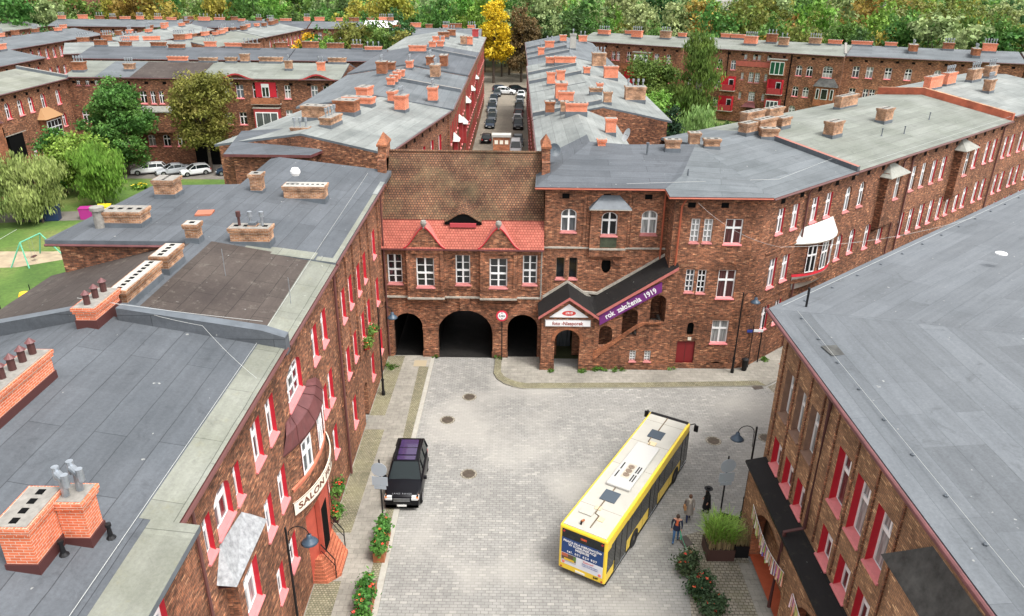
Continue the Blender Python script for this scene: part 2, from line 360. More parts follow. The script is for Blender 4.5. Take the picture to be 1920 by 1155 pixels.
def window_meshes(w, h, rise, style, glass, reveal, sill, dep, frame, fw):
    k = (w, h, rise, style, glass.name, reveal.name if reveal else '', sill.name if sill else '', dep, frame.name, fw)
    if k in WCACHE: return WCACHE[k]
    mb = MB(); y = dep
    A = arc(-w/2, w/2, h, rise, 10) if rise > 0 else []
    P = [(-w/2, 0), (w/2, 0), (w/2, h-rise)] + ([*reversed(A)][1:-1] if A else []) + [(-w/2, h-rise)]
    if not A: P = [(-w/2, 0), (w/2, 0), (w/2, h), (-w/2, h)]
    mb.face([(a, y+.04, b) for a, b in P], glass)
    c = Vector((0, h/2)); t = fw
    inn = []
    for a, b in P:
        sx = (w/2-t)/(w/2); sz = (h/2-t)/(h/2); inn.append((a*sx, (b-h/2)*sz+h/2))
    for i in range(len(P)):
        j = (i+1) % len(P)
        mb.face([(P[i][0], y, P[i][1]), (P[j][0], y, P[j][1]), (inn[j][0], y, inn[j][1]), (inn[i][0], y, inn[i][1])], frame)
        mb.face([(inn[i][0], y, inn[i][1]), (inn[j][0], y, inn[j][1]), (inn[j][0], y+.05, inn[j][1]), (inn[i][0], y+.05, inn[i][1])], frame)
    def bar(x0, x1, z0, z1, pr=.012): mb.box(x0, x1, y-pr, y+.035, z0, z1, frame, skip='b')
    tz = h*.64
    if style in ('cross', 'cross2'):
        bar(-t*.75, t*.75, t*.5, h-t*.5-(0 if not A else .01)); bar(-w/2+t*.5, w/2-t*.5, tz-t*.9, tz+t*.9, .02)
        if style == 'cross2':
            for zz in (tz*.5, tz+(h-tz)*.5): bar(-w/2+t*.5, w/2-t*.5, zz-t*.3, zz+t*.3, .006)
    elif style == 'tee':
        bar(-w/2+t*.5, w/2-t*.5, tz-t*.9, tz+t*.9, .02)
        bar(-t*.5, t*.5, tz, h-t)
    elif style == 'gate':
        bar(-t*.75, t*.75, t*.5, h-t*.5); bar(-w/2+t*.5, w/2-t*.5, h*.47-t*.8, h*.47+t*.8, .02)
        for zz in (h*.25, h*.73): bar(-w/2+t*.5, w/2-t*.5, zz-t*.25, zz+t*.25, .006)
    elif style == 'grid':
        for q in (-w/6, w/6): bar(q-t*.4, q+t*.4, t*.5, h-t*.5)
        for zz in (h*.33, tz, h*.82): bar(-w/2+t*.5, w/2-t*.5, zz-t*.45, zz+t*.45)
    elif style == 'lat':
        bar(-t*.4, t*.4, t*.5, h-t*.5)
        for zz in (h*.25, h*.5, h*.75): bar(-w/2+t*.5, w/2-t*.5, zz-t*.35, zz+t*.35)
    elif style == 'plain':
        bar(-w/2+t*.5, w/2-t*.5, tz-t*.6, tz+t*.6)
    wm = mb.mesh('window'); sm = rm = None
    if reveal:
        r = MB(); liner(r, w, h, rise, dep, reveal); rm = r.mesh('surround')
    if sill:
        q = MB(); o = .07
        q.face([(-w/2-o, -.09, -.10), (w/2+o, -.09, -.10), (w/2+o, 0, -.10), (-w/2-o, 0, -.10)], sill)
        q.face([(-w/2-o, -.09, -.10), (w/2+o, -.09, -.10), (w/2+o, -.09, -.04), (-w/2-o, -.09, -.04)], sill)
        q.face([(-w/2-o, -.09, -.04), (w/2+o, -.09, -.04), (w/2+o, 0, -.005), (-w/2-o, 0, -.005)], sill)
        q.face([(-w/2, 0, -.005), (w/2, 0, -.005), (w/2, dep, .09), (-w/2, dep, .09)], sill)
        for sx in (-1, 1): q.face([(sx*(w/2+o), -.09, -.10), (sx*(w/2+o), 0, -.10), (sx*(w/2+o), 0, -.005), (sx*(w/2+o), -.09, -.04)], sill)
        sm = q.mesh('sill')
    WCACHE[k] = (wm, rm, sm); return WCACHE[k]
def window(parent, x, z, w, h, rise=0, style='cross', glass=None, reveal=None, sill=None, dep=.24, y=0, rot=0, frame=None, fw=.07, parts=True):
    g = glass or random.choice([GL_D, GL_D, GL_M, GL_C, GL_H, GL_S])
    wm, rm, sm = window_meshes(w, h, rise, style, g, reveal, sill, dep, frame or WHITE, fw)
    o = link('window', wm, parent, (x, y, z), rot)
    if rm: link('surround', rm, o)
    if sm: link('sill', sm, o)
    return o
def roof_slab(parent, prof, x0, x1, ka=0, kb=0, mat=None, edge=None, th=.2, name='roof', mats=None, gutter=None):
    """prof [(y,z)..] front eave to back eave; ends sheared by ka, kb (dx per dy)"""
    mb = MB(); edge = edge or LEAD
    X0 = lambda y: x0+ka*y; X1 = lambda y: x1+kb*y
    for i in range(len(prof)-1):
        (ya, za), (yb, zb) = prof[i], prof[i+1]; m = mats[i] if mats else mat
        mb.face([(X0(ya), ya, za), (X1(ya), ya, za), (X1(yb), yb, zb), (X0(yb), yb, zb)], m)
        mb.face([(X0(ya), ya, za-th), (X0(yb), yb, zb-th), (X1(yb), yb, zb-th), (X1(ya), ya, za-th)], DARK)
        for X in (X0, X1): mb.face([(X(ya), ya, za-th), (X(yb), yb, zb-th), (X(yb), yb, zb), (X(ya), ya, za)], LEAD)
    for y, z in (prof[0], prof[-1]): mb.face([(X0(y), y, z-th), (X1(y), y, z-th), (X1(y), y, z), (X0(y), y, z)], edge)
    o = mb.build(name, parent)
    if gutter:
        g = MB(); y, z = prof[0]
        g.tube([(X0(y)+.02, y-.06, z-.1), (X1(y)-.02, y-.06, z-.1)], .075, gutter, 6)
        g.build('gutter', o)
    return o
def zprof(prof, y):
    for (a, za), (b, zb) in zip(prof, prof[1:]):
        if a <= y <= b: return za+(zb-za)*(y-a)/(b-a)
    return prof[0][1] if y < prof[0][0] else prof[-1][1]
def chimney(parent, x, y, z, w, d, h, mat=None, top='holes', rot=0, n=4, sink=.9, flash=None):
    """z = roof height where it stands"""
    mb = MB(); mat = mat or BRICK_C; f = flash or LEAD
    mb.box(-w/2, w/2, -d/2, d/2, -sink, h-.24, mat, skip='d')
    mb.box(-w/2-.04, w/2+.04, -d/2-.04, d/2+.04, -sink, .24, f, skip='d')
    mb.box(-w/2-.06, w/2+.06, -d/2-.06, d/2+.06, h-.24, h-.12, mat)
    cap = CONCW if top == 'white' else CONC
    mb.box(-w/2-.09, w/2+.09, -d/2-.09, d/2+.09, h-.12, h, mat)
    mb.box(-w/2-.03, w/2+.03, -d/2-.03, d/2+.03, h+.002, h+.022, cap)
    if top in ('holes', 'white'):
        zt = h+.032
        L = max(w, d)
        for i in range(n):
            q = -L/2+L*(i+.5)/n; s = min(L/n*.28, .14)
            (cx, cy) = (q, 0) if w >= d else (0, q)
            mb.box(cx-s, cx+s, cy-s*.9, cy+s*.9, zt-.02, zt, DARK)
    o = mb.build('chimney', parent, (x, y, z), rot)
    L = max(w, d)
    if top == 'pots':
        for i in range(n):
            q = -L/2+L*(i+.5)/n; c = (q, 0, h) if w >= d else (0, q, h)
            p = MB(); p.lathe([(.12, 0), (.12, .42)], (0, 0, 0), BROWN, 10); p.lathe([(.17, .44), (.01, .6)], (0, 0, 0), MAROON, 10)
            p.build('chimney_pot', o, c)
    if top == 'tubes':
        for i in range(n):
            q = -L/2+L*(i+.5)/n; c = (q, 0, h) if w >= d else (0, q, h)
            p = MB(); p.lathe([(.07, 0), (.07, .5), (.13, .5), (.13, .8), (.0, .8)], (0, 0, 0), METAL, 8)
            p.build('flue_pipe', o, c)
    return o
def downpipe(parent, x, z0, z1, m=None, y=-.1, r=.06):
    mb = MB(); mb.tube([(x, y, z0), (x, y, z1-.35), (x, y-.22, z1)], r, m or GUTTER, 7)
    for z in (z0+1.2, (z0+z1)/2, z1-1.3): mb.box(x-.09, x+.09, y-.02, y+.1, z, z+.06, m or GUTTER)
    return mb.build('downpipe', parent)
def shell(parent, L, depth, prof, th, ops, m, m2=None, ka=0, kb=0, ztop=None, back=True, x0=0, ends='lr'):
    """front facade with openings, plain back and gable ends"""
    mb = MB(); m2 = m2 or m
    zt = (ztop if ztop is not None else zprof(prof, 0)-th+.02)
    facade(mb, x0, L, 0, zt, ops, m)
    ys = [0]+[p[0] for p in prof if 0 < p[0] < depth]+[depth]
    for s, k, e in ((x0, ka, 'l'), (L, kb, 'r')):
        if e not in ends: continue
        top = [(s+k*y, y, zprof(prof, y)-th+.02) for y in ys]
        mb.face([(s, 0, 0)]+top+[(s+k*depth, depth, 0)], m2)
    if back:
        zb = zprof(prof, depth)-th+.02
        mb.face([(x0+ka*depth, depth, 0), (L+kb*depth, depth, 0), (L+kb*depth, depth, zb), (x0+ka*depth, depth, zb)], m2)
    return mb.build('wall', parent)
def under_eave(mb, x0, x1, z, m, step=.55, dark=2.1):
    """corbelled band and small dark attic openings below the eave"""
    mb.box(x0, x1, -.1, 0, z-.3, z, m, skip='b')
    x = x0+dark/2
    while x < x1-.3:
        mb.box(x-.26, x+.26, -.02, .05, z-.78, z-.42, DARK); x += dark
# ------------------------------------------------------------------ near-left row (facade faces the square)
R90 = radians(90)
def bow(y0, half, prot, n=12):
    """plan points (x along facade, y outward negative) of a shallow bow"""
    R = (half*half+prot*prot)/(2*prot); a = math.asin(half/R)
    return [(y0+R*sin(-a+2*a*i/n), -(R*cos(-a+2*a*i/n)-(R-prot))) for i in range(n+1)]
def trim_left(root, L, ze, x0=0):
    t = MB(); under_eave(t, x0, L, ze-.22, BRICK_D); t.build('cornice', root)
# --- house with the grey felt roof and new brick chimneys, bottom left
A = thing('brick_house', 'brick house at the lower left with a grey felt roof and new orange chimneys', 'house', (-9.5, 5, 0), R90, 'brick houses of the estate')
profA = [(-.42, 13.55), (6.7, 14.85), (14.4, 13.2)]
LA = 22.3
def ops_of(wins): return [(w[0]-w[2]/2, w[0]+w[2]/2, w[1], w[1]+w[3], w[4]) for w in wins]
def put(root, wins, reveal=RED, sill=PINK, dep=.18, fw=.1, y=0):
    for w in wins:
        st = w[5] if len(w) > 5 else 'cross'; fw = .065 if w[2] < .75 else .1; g_ = w[6] if len(w) > 6 else random.choice([GL_D, GL_R, GL_M, GL_D, GL_S])
        window(root, w[0], w[1], w[2], w[3], w[4], st, g_, w[7] if len(w) > 7 else reveal, w[8] if len(w) > 8 else sill, dep, y, fw=fw)
Y = 5
winA = [(13.95, 10.25, .6, 1.55, 0), (15.3, 10.35, 1.4, 1.6, .4, 'cross'), (16.7, 10.3, .6, 1.5, 0), (18.95, 10.25, 1.0, 1.85, 0), (20.7, 10.2, 1.0, 1.85, 0),
        (10.3, 10.3, 1.0, 1.6, 0), (7.5, 10.3, 1.0, 1.6, 0),
        (12.6, 6.4, .8, 1.7, 0), (19.1, 6.72, .9, 1.75, 0), (20.95, 6.68, 1.0, 1.8, 0), (10.3, 6.7, 1.0, 1.8, 0),
        (17.4, 3.1, 1.0, 1.6, 0), (19.3, 3.2, .85, 1.6, 0), (21.2, 3.15, .95, 1.6, 0), (10.3, 3.2, 1.0, 1.6, 0)]
shell(A, LA, 14, profA, .2, ops_of(winA), BRICK, BRICK_D)
put(A, winA)
rA = roof_slab(A, profA, 0, LA, mat=FELT_B, edge=GUTTER, gutter=GUTTER)
mb = MB()                                        # projecting near part of the eave
mb.box(-1, 11.55, -1.02, -.40, 13.34, 13.53, LEAD); mb.face([(-1, -1.02, 13.534), (11.55, -1.02, 13.534), (11.55, .3, 13.70), (-1, .3, 13.70)], FELT_L)
mb.build('projecting_eave', A)
mb = MB()
mb.face([(11.56, -.43, 13.556), (LA, -.43, 13.556), (LA, .62, 13.747), (11.56, .62, 13.747)], FELT_L)
mb.build('eave_strip', A)
mb = MB()                                        # bay below the zinc canopy
bx0, bx1 = 14.2, 17.9
bx1 = 17.5
facade(mb, bx0+.2, bx1-.4, 0, 8.8, [(14.85, 16.25, 6.3, 8.3)], BRICK_D, -.42)
mb.face([(bx0+.2, 0, 0), (bx0+.2, -.42, 0), (bx0+.2, -.42, 8.8), (bx0+.2, 0, 8.8)], BRICK_D)
mb.face([(bx1-.4, 0, 0), (bx1-.4, -.42, 0), (bx1-.4, -.42, 8.8), (bx1-.4, 0, 8.8)], BRICK_D)
mb.build('bay', A)
window(A, 15.55, 6.3, 1.4, 2.0, 0, 'cross', GL_C, RED, PINK, .2, -.42, fw=.1)
mb = MB()                                        # zinc canopy: wall line high, front rim low, hipped near end
pw = [(14.55, .0, 10.15), (16.6, .0, 9.85)]; rim = [(13.95, -.6, 8.95), (17.3, -.6, 8.95)]
ZINCD = plain('aged_zinc', (.36, .37, .38), .5, metal=.2, var=.4, vscale=5)
mb.face([rim[0], rim[1], pw[1], pw[0]], ZINCD); mb.face([(13.85, .0, 9.1), rim[0], pw[0]], ZINCD); mb.face([rim[1], (17.4, 0, 9.1), pw[1]], ZINCD)
mb.face([rim[0], rim[1], (17.4, 0, 8.9), (13.9, 0, 8.9)], MAROON_D)
mb.build('bay_canopy', A)
mb = MB(); mb.box(8.6, 11.6, -.9, 0, 0, 9.3, BRICK_S); mb.box(8.5, 11.7, -1.0, 0, 9.3, 9.48, BRICK_S); mb.build('painted_bay', A)
trim_left(A, LA, 13.6)
downpipe(A, 13.0, .2, 13.2, y=-.12)
# chimneys standing on it
def rz(prof, y): return zprof(prof, y)
c = chimney(A, 9.92, 2.27, rz(profA, 2.27), 1.45, .74, 1.38, BRICK_N, 'holes', n=4, flash=MAROON_D)
c = chimney(A, 10.62, 1.55, rz(profA, 1.55), .66, .66, 1.38, BRICK_N, 'plain', flash=MAROON_D)
for (fx, fy) in ((10.5, 1.68), (10.75, 1.45)):
    p = MB(); p.lathe([(.085, 0), (.085, .55)], (0, 0, 0), METAL, 10)
    p.tube([(-.2, 0, .6), (.2, 0, .6)], .1, METAL, 10); p.tube([(-.26, 0, .42), (-.26, 0, .78)], .09, METAL, 10); p.tube([(.26, 0, .42), (.26, 0, .78)], .09, METAL, 10)
    p.build('flue_cowl', c, (fx-10.62, fy-1.55, 1.38), rot=.9)
for (vx, vy) in ((9.9, 1.72), (10.7, .95)):
    p = MB(); p.lathe([(.13, 0), (.07, .08), (.05, .36), (.08, .38), (.08, .46), (0, .48)], (0, 0, 0), BLACK, 10); p.build('roof_vent', A, (vx, vy, rz(profA, vy)))
c = chimney(A, 15.85, 6.3, 14.75, 3.3, .75, 1.0, BRICK_N, 'pots', n=6, flash=MAROON_D)
# party parapet between the first two houses
mb = MB()
def parapet(mb, x, w, pts, h, m, cap=None, zoff=.3):
    """pts [(y, roof z)]; a coping strip rising h above the roof"""
    for (a, za), (b, zb) in zip(pts, pts[1:]):
        q = [(x-w/2, a), (x+w/2, a), (x+w/2, b), (x-w/2, b)]
        for s in (-1, 1): mb.face([(x+s*w/2, a, za-zoff), (x+s*w/2, b, zb-zoff), (x+s*w/2, b, zb+h), (x+s*w/2, a, za+h)], m)
        mb.face([(x-w/2, a, za+h), (x+w/2, a, za+h), (x+w/2, b, zb+h), (x-w/2, b, zb+h)], cap or m)
    a, za = pts[0]; mb.face([(x-w/2, a, za-zoff), (x+w/2, a, za-zoff), (x+w/2, a, za+h), (x-w/2, a, za+h)], m)
    a, za = pts[-1]; mb.face([(x-w/2, a, za-zoff), (x+w/2, a, za-zoff), (x+w/2, a, za+h), (x-w/2, a, za+h)], m)
parapet(mb, LA, .5, [(-.5, 13.55), (0.4, 13.85), (6.0, 14.75)], .5, FELT_B, LEAD); parapet(mb, LA, .5, [(7.2, 14.8), (14.6, 13.3)], .45, FELT_B, LEAD)
mb.build('party_parapet', A)
chimney(A, LA-.2, 6.7, 14.9, 1.9, .75, .75, BRICK_N, 'pots', n=3, flash=MAROON_D)

# --- house with the brown felt roof
B = thing('brick_house', 'brick house with a worn brown roof, maroon bow canopy and red salon entrance', 'house', (-9.5, 27.3, 0), R90, 'brick houses of the estate')
LB = 9.35
profB = [(-.42, 13.5), (6.7, 14.75), (14.6, 12.6)]
bp = bow(2.55, 2.9, .5)
winB = [(1.8, 10.0, 2.2, 1.85, .5, 'grid'), (5.5, 9.92, 1.0, 1.85, 0), (7.4, 9.9, 1.0, 1.85, 0),
        (7.6, 6.3, .95, 1.9, 0, 'plain'), (6.3, 6.4, .9, 1.6, 0), (7.5, 3.1, .95, 1.7, 0, 'cross')]
shell(B, LB, 14.2, profB, .2, ops_of(winB), BRICK, BRICK_D)
put(B, winB)
roof_slab(B, profB, .25, LB+.2, mat=FELT_D, edge=GUTTER, gutter=GUTTER)
mb = MB(); mb.face([(.25, -.43, 13.506), (LB+.2, -.43, 13.506), (LB+.2, .95, 13.747), (.25, .75, 13.712)], FELT_L); mb.build('eave_strip', B); mb = MB()
mb.face([(.3, 5.9, 14.62), (LB+.2, 5.9, 14.62), (LB+.2, 6.7, 14.762), (.3, 6.7, 14.762)], FELT_B); mb.build('ridge_strip', B)
trim_left(B, LB, 13.55)
chimney(B, 2.6, 6.45, 14.7, 3.3, .62, .8, BRICK_C, 'white', n=9)
chimney(B, 5.6, 6.4, 14.7, 1.7, .7, .85, BRICK_C, 'white', n=4)
chimney(B, 9.2, 6.6, 14.75, .62, .62, .95, BRICK_C, 'white', n=1)
# bow bay
mb = MB()
def strip(mb, pl, z0, z1, m, off=0., z0b=None):
    for (xa, ya), (xb, yb) in zip(pl, pl[1:]):
        mb.face([(xa, ya-off, z0), (xb, yb-off, z0), (xb, yb-off, z1), (xa, ya-off, z1)], m)
TERRA = plain('red_painted_wall', (.42, .075, .045), .75, var=.18, vscale=1.5)
strip(mb, bp, 6.6, 8.75, BRICK); strip(mb, bp, 5.0, 6.6, BRICK); gp = bow(2.95, 1.95, .46); strip(mb, bp, 4.6, 5.0, BRICK); strip(mb, gp, 0, 4.9, TERRA)
mb.build('bow_bay', B)
mb = MB()
strip(mb, bp, 6.5, 6.66, BRICK_S, .08)
for (xa, ya), (xb, yb) in zip(bp, bp[1:]): mb.face([(xa, ya-.08, 6.66), (xb, yb-.08, 6.66), (xb, yb, 6.7), (xa, ya, 6.7)], BRICK_S)
mb.build('sill_band', B)
for i in (3, 7, 10):
    (xa, ya), (xb, yb) = bp[i-1], bp[i+1]
    mb = MB(); cxx, cyy = (bp[i][0], bp[i][1]); an = atan2(yb-ya, xb-xa)
    g = {3: GL_M, 7: GL_C, 10: GL_D}[i]
    window(B, cxx, 6.72, 1.0, 1.7, 0, 'cross', g, TERRA, None, -.02, cyy-.02, rot=an, fw=.1)
# maroon canopy
mb = MB(); wl = bow(1.8, 1.85, .06); rim = bow(2.4, 3.25, .72)
zr_ = [8.5]*13
for i in range(12):
    a, b = wl[i], wl[i+1]; p, q = rim[i], rim[i+1]
    am = ((a[0]+p[0])/2, (a[1]+p[1])/2-.1, 9.5); bm = ((b[0]+q[0])/2, (b[1]+q[1])/2-.1, 9.5)
    mb.face([(p[0], p[1], 8.78), (q[0], q[1], 8.78), bm, am], MAROON); mb.face([am, bm, (b[0], b[1], 9.9), (a[0], a[1], 9.9)], MAROON)
    mb.face([(p[0], p[1], 8.7), (q[0], q[1], 8.7), (q[0], q[1], 8.78), (p[0], p[1], 8.78)], MAROON_D)
    mb.face([(p[0], p[1], 8.7), (q[0], q[1], 8.7), (q[0], 0, 8.7), (p[0], 0, 8.7)], MAROON_D)
for e, k in ((wl[0], rim[0]), (wl[-1], rim[-1])): mb.face([(k[0], k[1], 8.78), (e[0], e[1], 9.9), (e[0], 0, 9.0)], MAROON)
for i in (2, 5, 8, 10):
    a, p = wl[i], rim[i]
    mb.tube([(p[0], p[1], 8.8), ((a[0]+p[0])/2, (a[1]+p[1])/2-.105, 9.52), (a[0], a[1], 9.92)], .014, MAROON_D, 4)
mb.build('bow_canopy', B, smooth=False)
# salon door, window, sign, steps
mb = MB(); mb.box(1.65, 2.85, -.52, -.3, 1.3, 4.6, TERRA); mb.box(1.8, 2.7, -.54, -.5, 1.3, 3.9, DARK); mb.build('door', B)
window(B, 4.05, 2.4, .9, 1.7, 0, 'tee', GL_M, TERRA, None, -.03, -.32, rot=.3)

def text_mesh(txt, size, mat, name='lettering', bold=0., shear=0, sx=1., spacing=1., align='CENTER', extr=.004):
    cu = bpy.data.curves.new(name, 'FONT'); cu.body = txt; cu.size = size; cu.align_x = align; cu.align_y = 'CENTER'
    cu.extrude = extr; cu.offset = bold; cu.shear = shear; cu.space_character = spacing; cu.resolution_u = 3
    o = bpy.data.objects.new('tmp', cu); COL.objects.link(o); dg = bpy.context.evaluated_depsgraph_get(); dg.update()
    me = bpy.data.meshes.new_from_object(o.evaluated_get(dg)); bpy.data.objects.remove(o); bpy.data.curves.remove(cu)
    me.name = name; me.materials.clear(); me.materials.append(mat)
    if sx != 1:
        for v in me.vertices: v.co.x *= sx
    return me
def letter(txt, size, mat, parent, M, **kw):
    """text lies in local XZ plane facing -Y"""
    me = text_mesh(txt, size, mat, **kw)
    for v in me.vertices:
        p = Vector((v.co.x, -v.co.z, v.co.y)); v.co = p
    o = bpy.data.objects.new('lettering', me); COL.objects.link(o); o.parent = parent
    if parent is not None: o.matrix_local = M
    else: o.matrix_world = M
    return o
CREAM = plain('cream_board', (.72, .68, .56), .6, var=.06)
sg = thing('shop_sign', 'long curved cream board reading SALON FRYZJERSKI above the red steps', 'sign', (-9.5, 27.3, 0), R90)
mb = MB(); sp = bow(2.5, 2.95, .82, 20)
strip(mb, sp, 5.35, 6.0, CREAM, .06); strip(mb, sp, 5.33, 5.36, MAROON, .065); strip(mb, sp, 5.99, 6.02, MAROON, .065)
for (xa, ya), (xb, yb) in zip(sp, sp[1:]): mb.face([(xa, ya-.06, 6.0), (xb, yb-.06, 6.0), (xb, yb, 6.0), (xa, ya, 6.0)], CREAM)
mb.build('board', sg)
me = text_mesh('SALON FRYZJERSKI', .46, plain('sign_brown', (.14, .04, .02), .6), bold=.012, spacing=1.08)
def bow_at(t):
    t = max(0, min(.9999, t))*20; i = int(t); f = t-i
    a, b = sp[i], sp[i+1]; return a[0]+(b[0]-a[0])*f, a[1]+(b[1]-a[1])*f, atan2(b[1]-a[1], b[0]-a[0])
xs = [v.co.x for v in me.vertices]; x_lo, x_hi = min(xs), max(xs)
for v in me.vertices:
    t = .04+.92*(v.co.x-x_lo)/(x_hi-x_lo); bx, by, an = bow_at(t)
    v.co = Vector((bx, by-.07-v.co.z, 5.675+v.co.y))
link('lettering', me, sg)
# steps
st = thing('entrance_steps', 'red tiled steps with black handrails in front of the salon door', 'steps', (-9.5, 27.3, 0), R90)
STEPM = masonry('red_step_tiles', (.55, .19, .1), (.45, .14, .075), (.2, .06, .04), .3, .09, .008, stain=(.7, 1.1))
for k in range(7):
    w = 1.35+.09*(6-k)*.5; d0 = .45+.78*(7-k)/7
    mb = MB(); x0, x1 = 2.4-w*.85, 2.4+w*.85; ch = .45*(7-k)/7+.1
    poly = [(x0, 0), (x0, -d0+ch), (x0+ch, -d0), (x1-ch, -d0), (x1, -d0+ch), (x1, 0)]
    mb.prism(poly, 'z', .185*k, .185*(k+1), STEPM); mb.build('step', st)
for x0 in (1.35, 3.45):
    mb = MB(); P = [(x0, -.45, 1.3), (x0, -.45, 2.15), (x0, -1.05, 1.25), (x0, -1.05, .1)]
    mb.tube([P[1], P[2]], .028, BLACK); mb.tube([P[2], P[3]], .028, BLACK); mb.tube([(x0, -.45, 1.75), (x0, -1.05, .85)], .02, BLACK); mb.build('handrail', st)

# --- third house with the higher roof, up to the gate
Cc = thing('brick_house', 'brick house left of the gate, its blue grey roof reaching over the brown one', 'house', (-9.5, 36.7, 0), R90, 'brick houses of the estate')
LC = 15.6
profC = [(-.42, 13.6), (.0, 13.68), (7.4, 14.65), (14.3, 14.6)]
winC = [(2.5, 9.1, .9, 1.9, 0), (4.5, 9.1, .9, 1.9, 0), (6.9, 8.9, .9, 1.9, 0), (8.95, 8.9, .9, 1.9, 0), (12.5, 9.25, 1.0, 1.9, 0),
        (2.5, 5.5, .9, 1.8, 0), (4.6, 5.5, .9, 1.8, 0), (7.2, 5.5, .95, 1.9, 0), (9.3, 5.5, .95, 1.9, 0), (12.7, 5.65, 1.0, 1.9, 0),
        (3.1, 1.75, .95, 1.9, 0), (9.4, 1.5, 1.0, 1.8, 0), (12.9, 1.7, 1.0, 1.8, 0)]
door = [(5.9, 7.1, .0, 2.7, .5)]
mb = MB(); facade(mb, 0, LC, 0, 13.45, ops_of(winC)+door, BRICK)
mb.face([(0, 0, 0), (0, 0, 13.45), (0, 7.4, 14.45), (0, 13.7, 14.4), (0, 13.7, 0)], BRICK_D)
mb.face([(0, 13.7, 0), (11, 13.7, 0), (11, 13.7, 14.4), (0, 13.7, 14.4)], BRICK_D)
mb.face([(11, 13.7, 0), (11, 8, 0), (11, 8, 14.4), (11, 13.7, 14.4)], BRICK_D)
mb.face([(11, 8, 0), (19, 8, 0), (19, 8, 14.4), (11, 8, 14.4)], BRICK_D)
mb.face([(LC, 0, 0), (19, 0, 0), (19, 0, 13.4), (LC, 0, 13.4)], BRICK_D)
mb.face([(19, 0, 0), (19, 8, 0), (19, 8, 14.4), (19, 0, 13.4)], BRICK_D)
liner(mb, 1.2, 2.7, .5, 1.0, BRICK_D, x=6.5, z=0); mb.face([(5.9, 1, 0), (7.1, 1, 0), (7.1, 1, 2.7), (5.9, 1, 2.7)], MAROON_D)
mb.build('wall', Cc)
put(Cc, winC)
mb = MB()
x0, x1, x2, xe = -.15, 11.5, 19.2, 19.2
T = [(-.42, 13.62), (7.4, 14.68)]
mb.face([(x0, -.42, 13.62), (xe, -.42, 13.62), (xe-1.5, 7.4, 14.9), (x0, 7.4, 14.68)], FELT_B)
mb.face([(x0, 7.4, 14.68), (x1-.4, 7.4, 14.68), (x1-1, 13.4, 14.66), (x0, 14.3, 14.66)], FELT_B)
mb.face([(x1-.4, 7.4, 14.68), (xe-1.5, 7.4, 14.9), (xe-.5, 8.4, 14.5), (x1, 8.4, 14.4), (x1-1, 13.4, 14.66)], FELT_B)
mb.face([(xe, -.42, 13.62), (xe, 8.4, 14.5), (xe-1.5, 7.4, 14.9)], FELT_B)
def skirt(P, th, m):
    for i in range(len(P)):
        a, b = P[i], P[(i+1) % len(P)]; mb.face([(a[0], a[1], a[2]-th), (b[0], b[1], b[2]-th), b, a], m)
skirt([(x0, -.42, 13.62), (xe, -.42, 13.62), (xe, 8.4, 14.5), (x1, 8.4, 14.4), (x1-1, 13.4, 14.66), (x0, 14.3, 14.66), (x0, 7.4, 14.68)], .28, LEAD)
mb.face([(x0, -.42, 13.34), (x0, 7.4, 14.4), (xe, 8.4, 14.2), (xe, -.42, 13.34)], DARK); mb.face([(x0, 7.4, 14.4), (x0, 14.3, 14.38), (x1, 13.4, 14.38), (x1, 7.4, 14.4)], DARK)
ro = mb.build('roof', Cc)
g = MB(); g.tube([(x0, -.48, 13.5), (15.7, -.48, 13.5)], .075, GUTTER, 6); g.tube([(x0-.08, 7.6, 14.42), (x0-.08, 14.3, 14.42)], .07, MAROON, 6); g.build('gutter', ro)
mb = MB()
mb.face([(x0, -.43, 13.626), (12.6, -.43, 13.626), (12.6, .9, 13.806), (x0, .6, 13.765)], FELT_L)
mb.face([(12.7, -.43, 13.626), (15.9, -.43, 13.626), (15.9, .75, 13.79), (12.7, .6, 13.77)], FELT_W)
mb.face([(x0+.002, .7, 13.79), (x0+1.0, .7, 13.79), (x0+1.0, 4.3, 14.268), (x0, 4.3, 14.268)], FELT_L); mb.build('eave_strip', Cc)
trim_left(Cc, LC, 13.6)
mb = MB()
for x in (1.2, 3.5, 5.5, 8.0, 10.4, 14.2): mb.box(x-.07, x+.07, -.1, 0, 4.9, 12.6, BRICK_D, skip='b')
mb.box(0, LC, -.08, 0, 4.75, 4.9, BRICK_D, skip='b'); mb.build('pilaster_strips', Cc)
downpipe(Cc, .25, .2, 13.2, y=-.16, r=.08); downpipe(Cc, LC-.35, .2, 13.2, y=-.16)
zC = lambda y: zprof([(-.42, 13.62), (7.4, 14.68), (14.3, 14.66)], y)
chimney(Cc, 1.0, 4.1, zC(4.1)-.02, .85, 2.0, .95, BRICK_C, 'holes', n=4)
q = chimney(Cc, 1.1, 4.0, zC(4)+.9, .3, .3, .1, BRICK_C, 'plain', sink=.1)
for k, yy in enumerate((3.5, 4.1, 4.7)):
    p = MB(); p.lathe([(.07, 0), (.07, .5), (.12, .5), (.12, .78), (0, .8)], (0, 0, 0), METAL if k < 2 else BROWN, 10); p.build('flue_pipe', Cc, (1.05, yy, zC(4)+.94))
chimney(Cc, 9.4, 3.4, zC(3.4), 1.0, 2.5, 1.0, BRICK_C, 'white', n=8)
chimney(Cc, 9.5, 6.4, zC(6.4), .7, .7, 1.25, BRICK_C, 'holes', n=1)
chimney(Cc, 8.2, 11.4, zC(11.4), 1.2, 1.2, 1.1, BRICK_C, 'holes', n=4)
chimney(Cc, 2.6, 11.3, zC(11.3), 1.2, 2.0, .85, BRICK_C, 'holes', n=4)
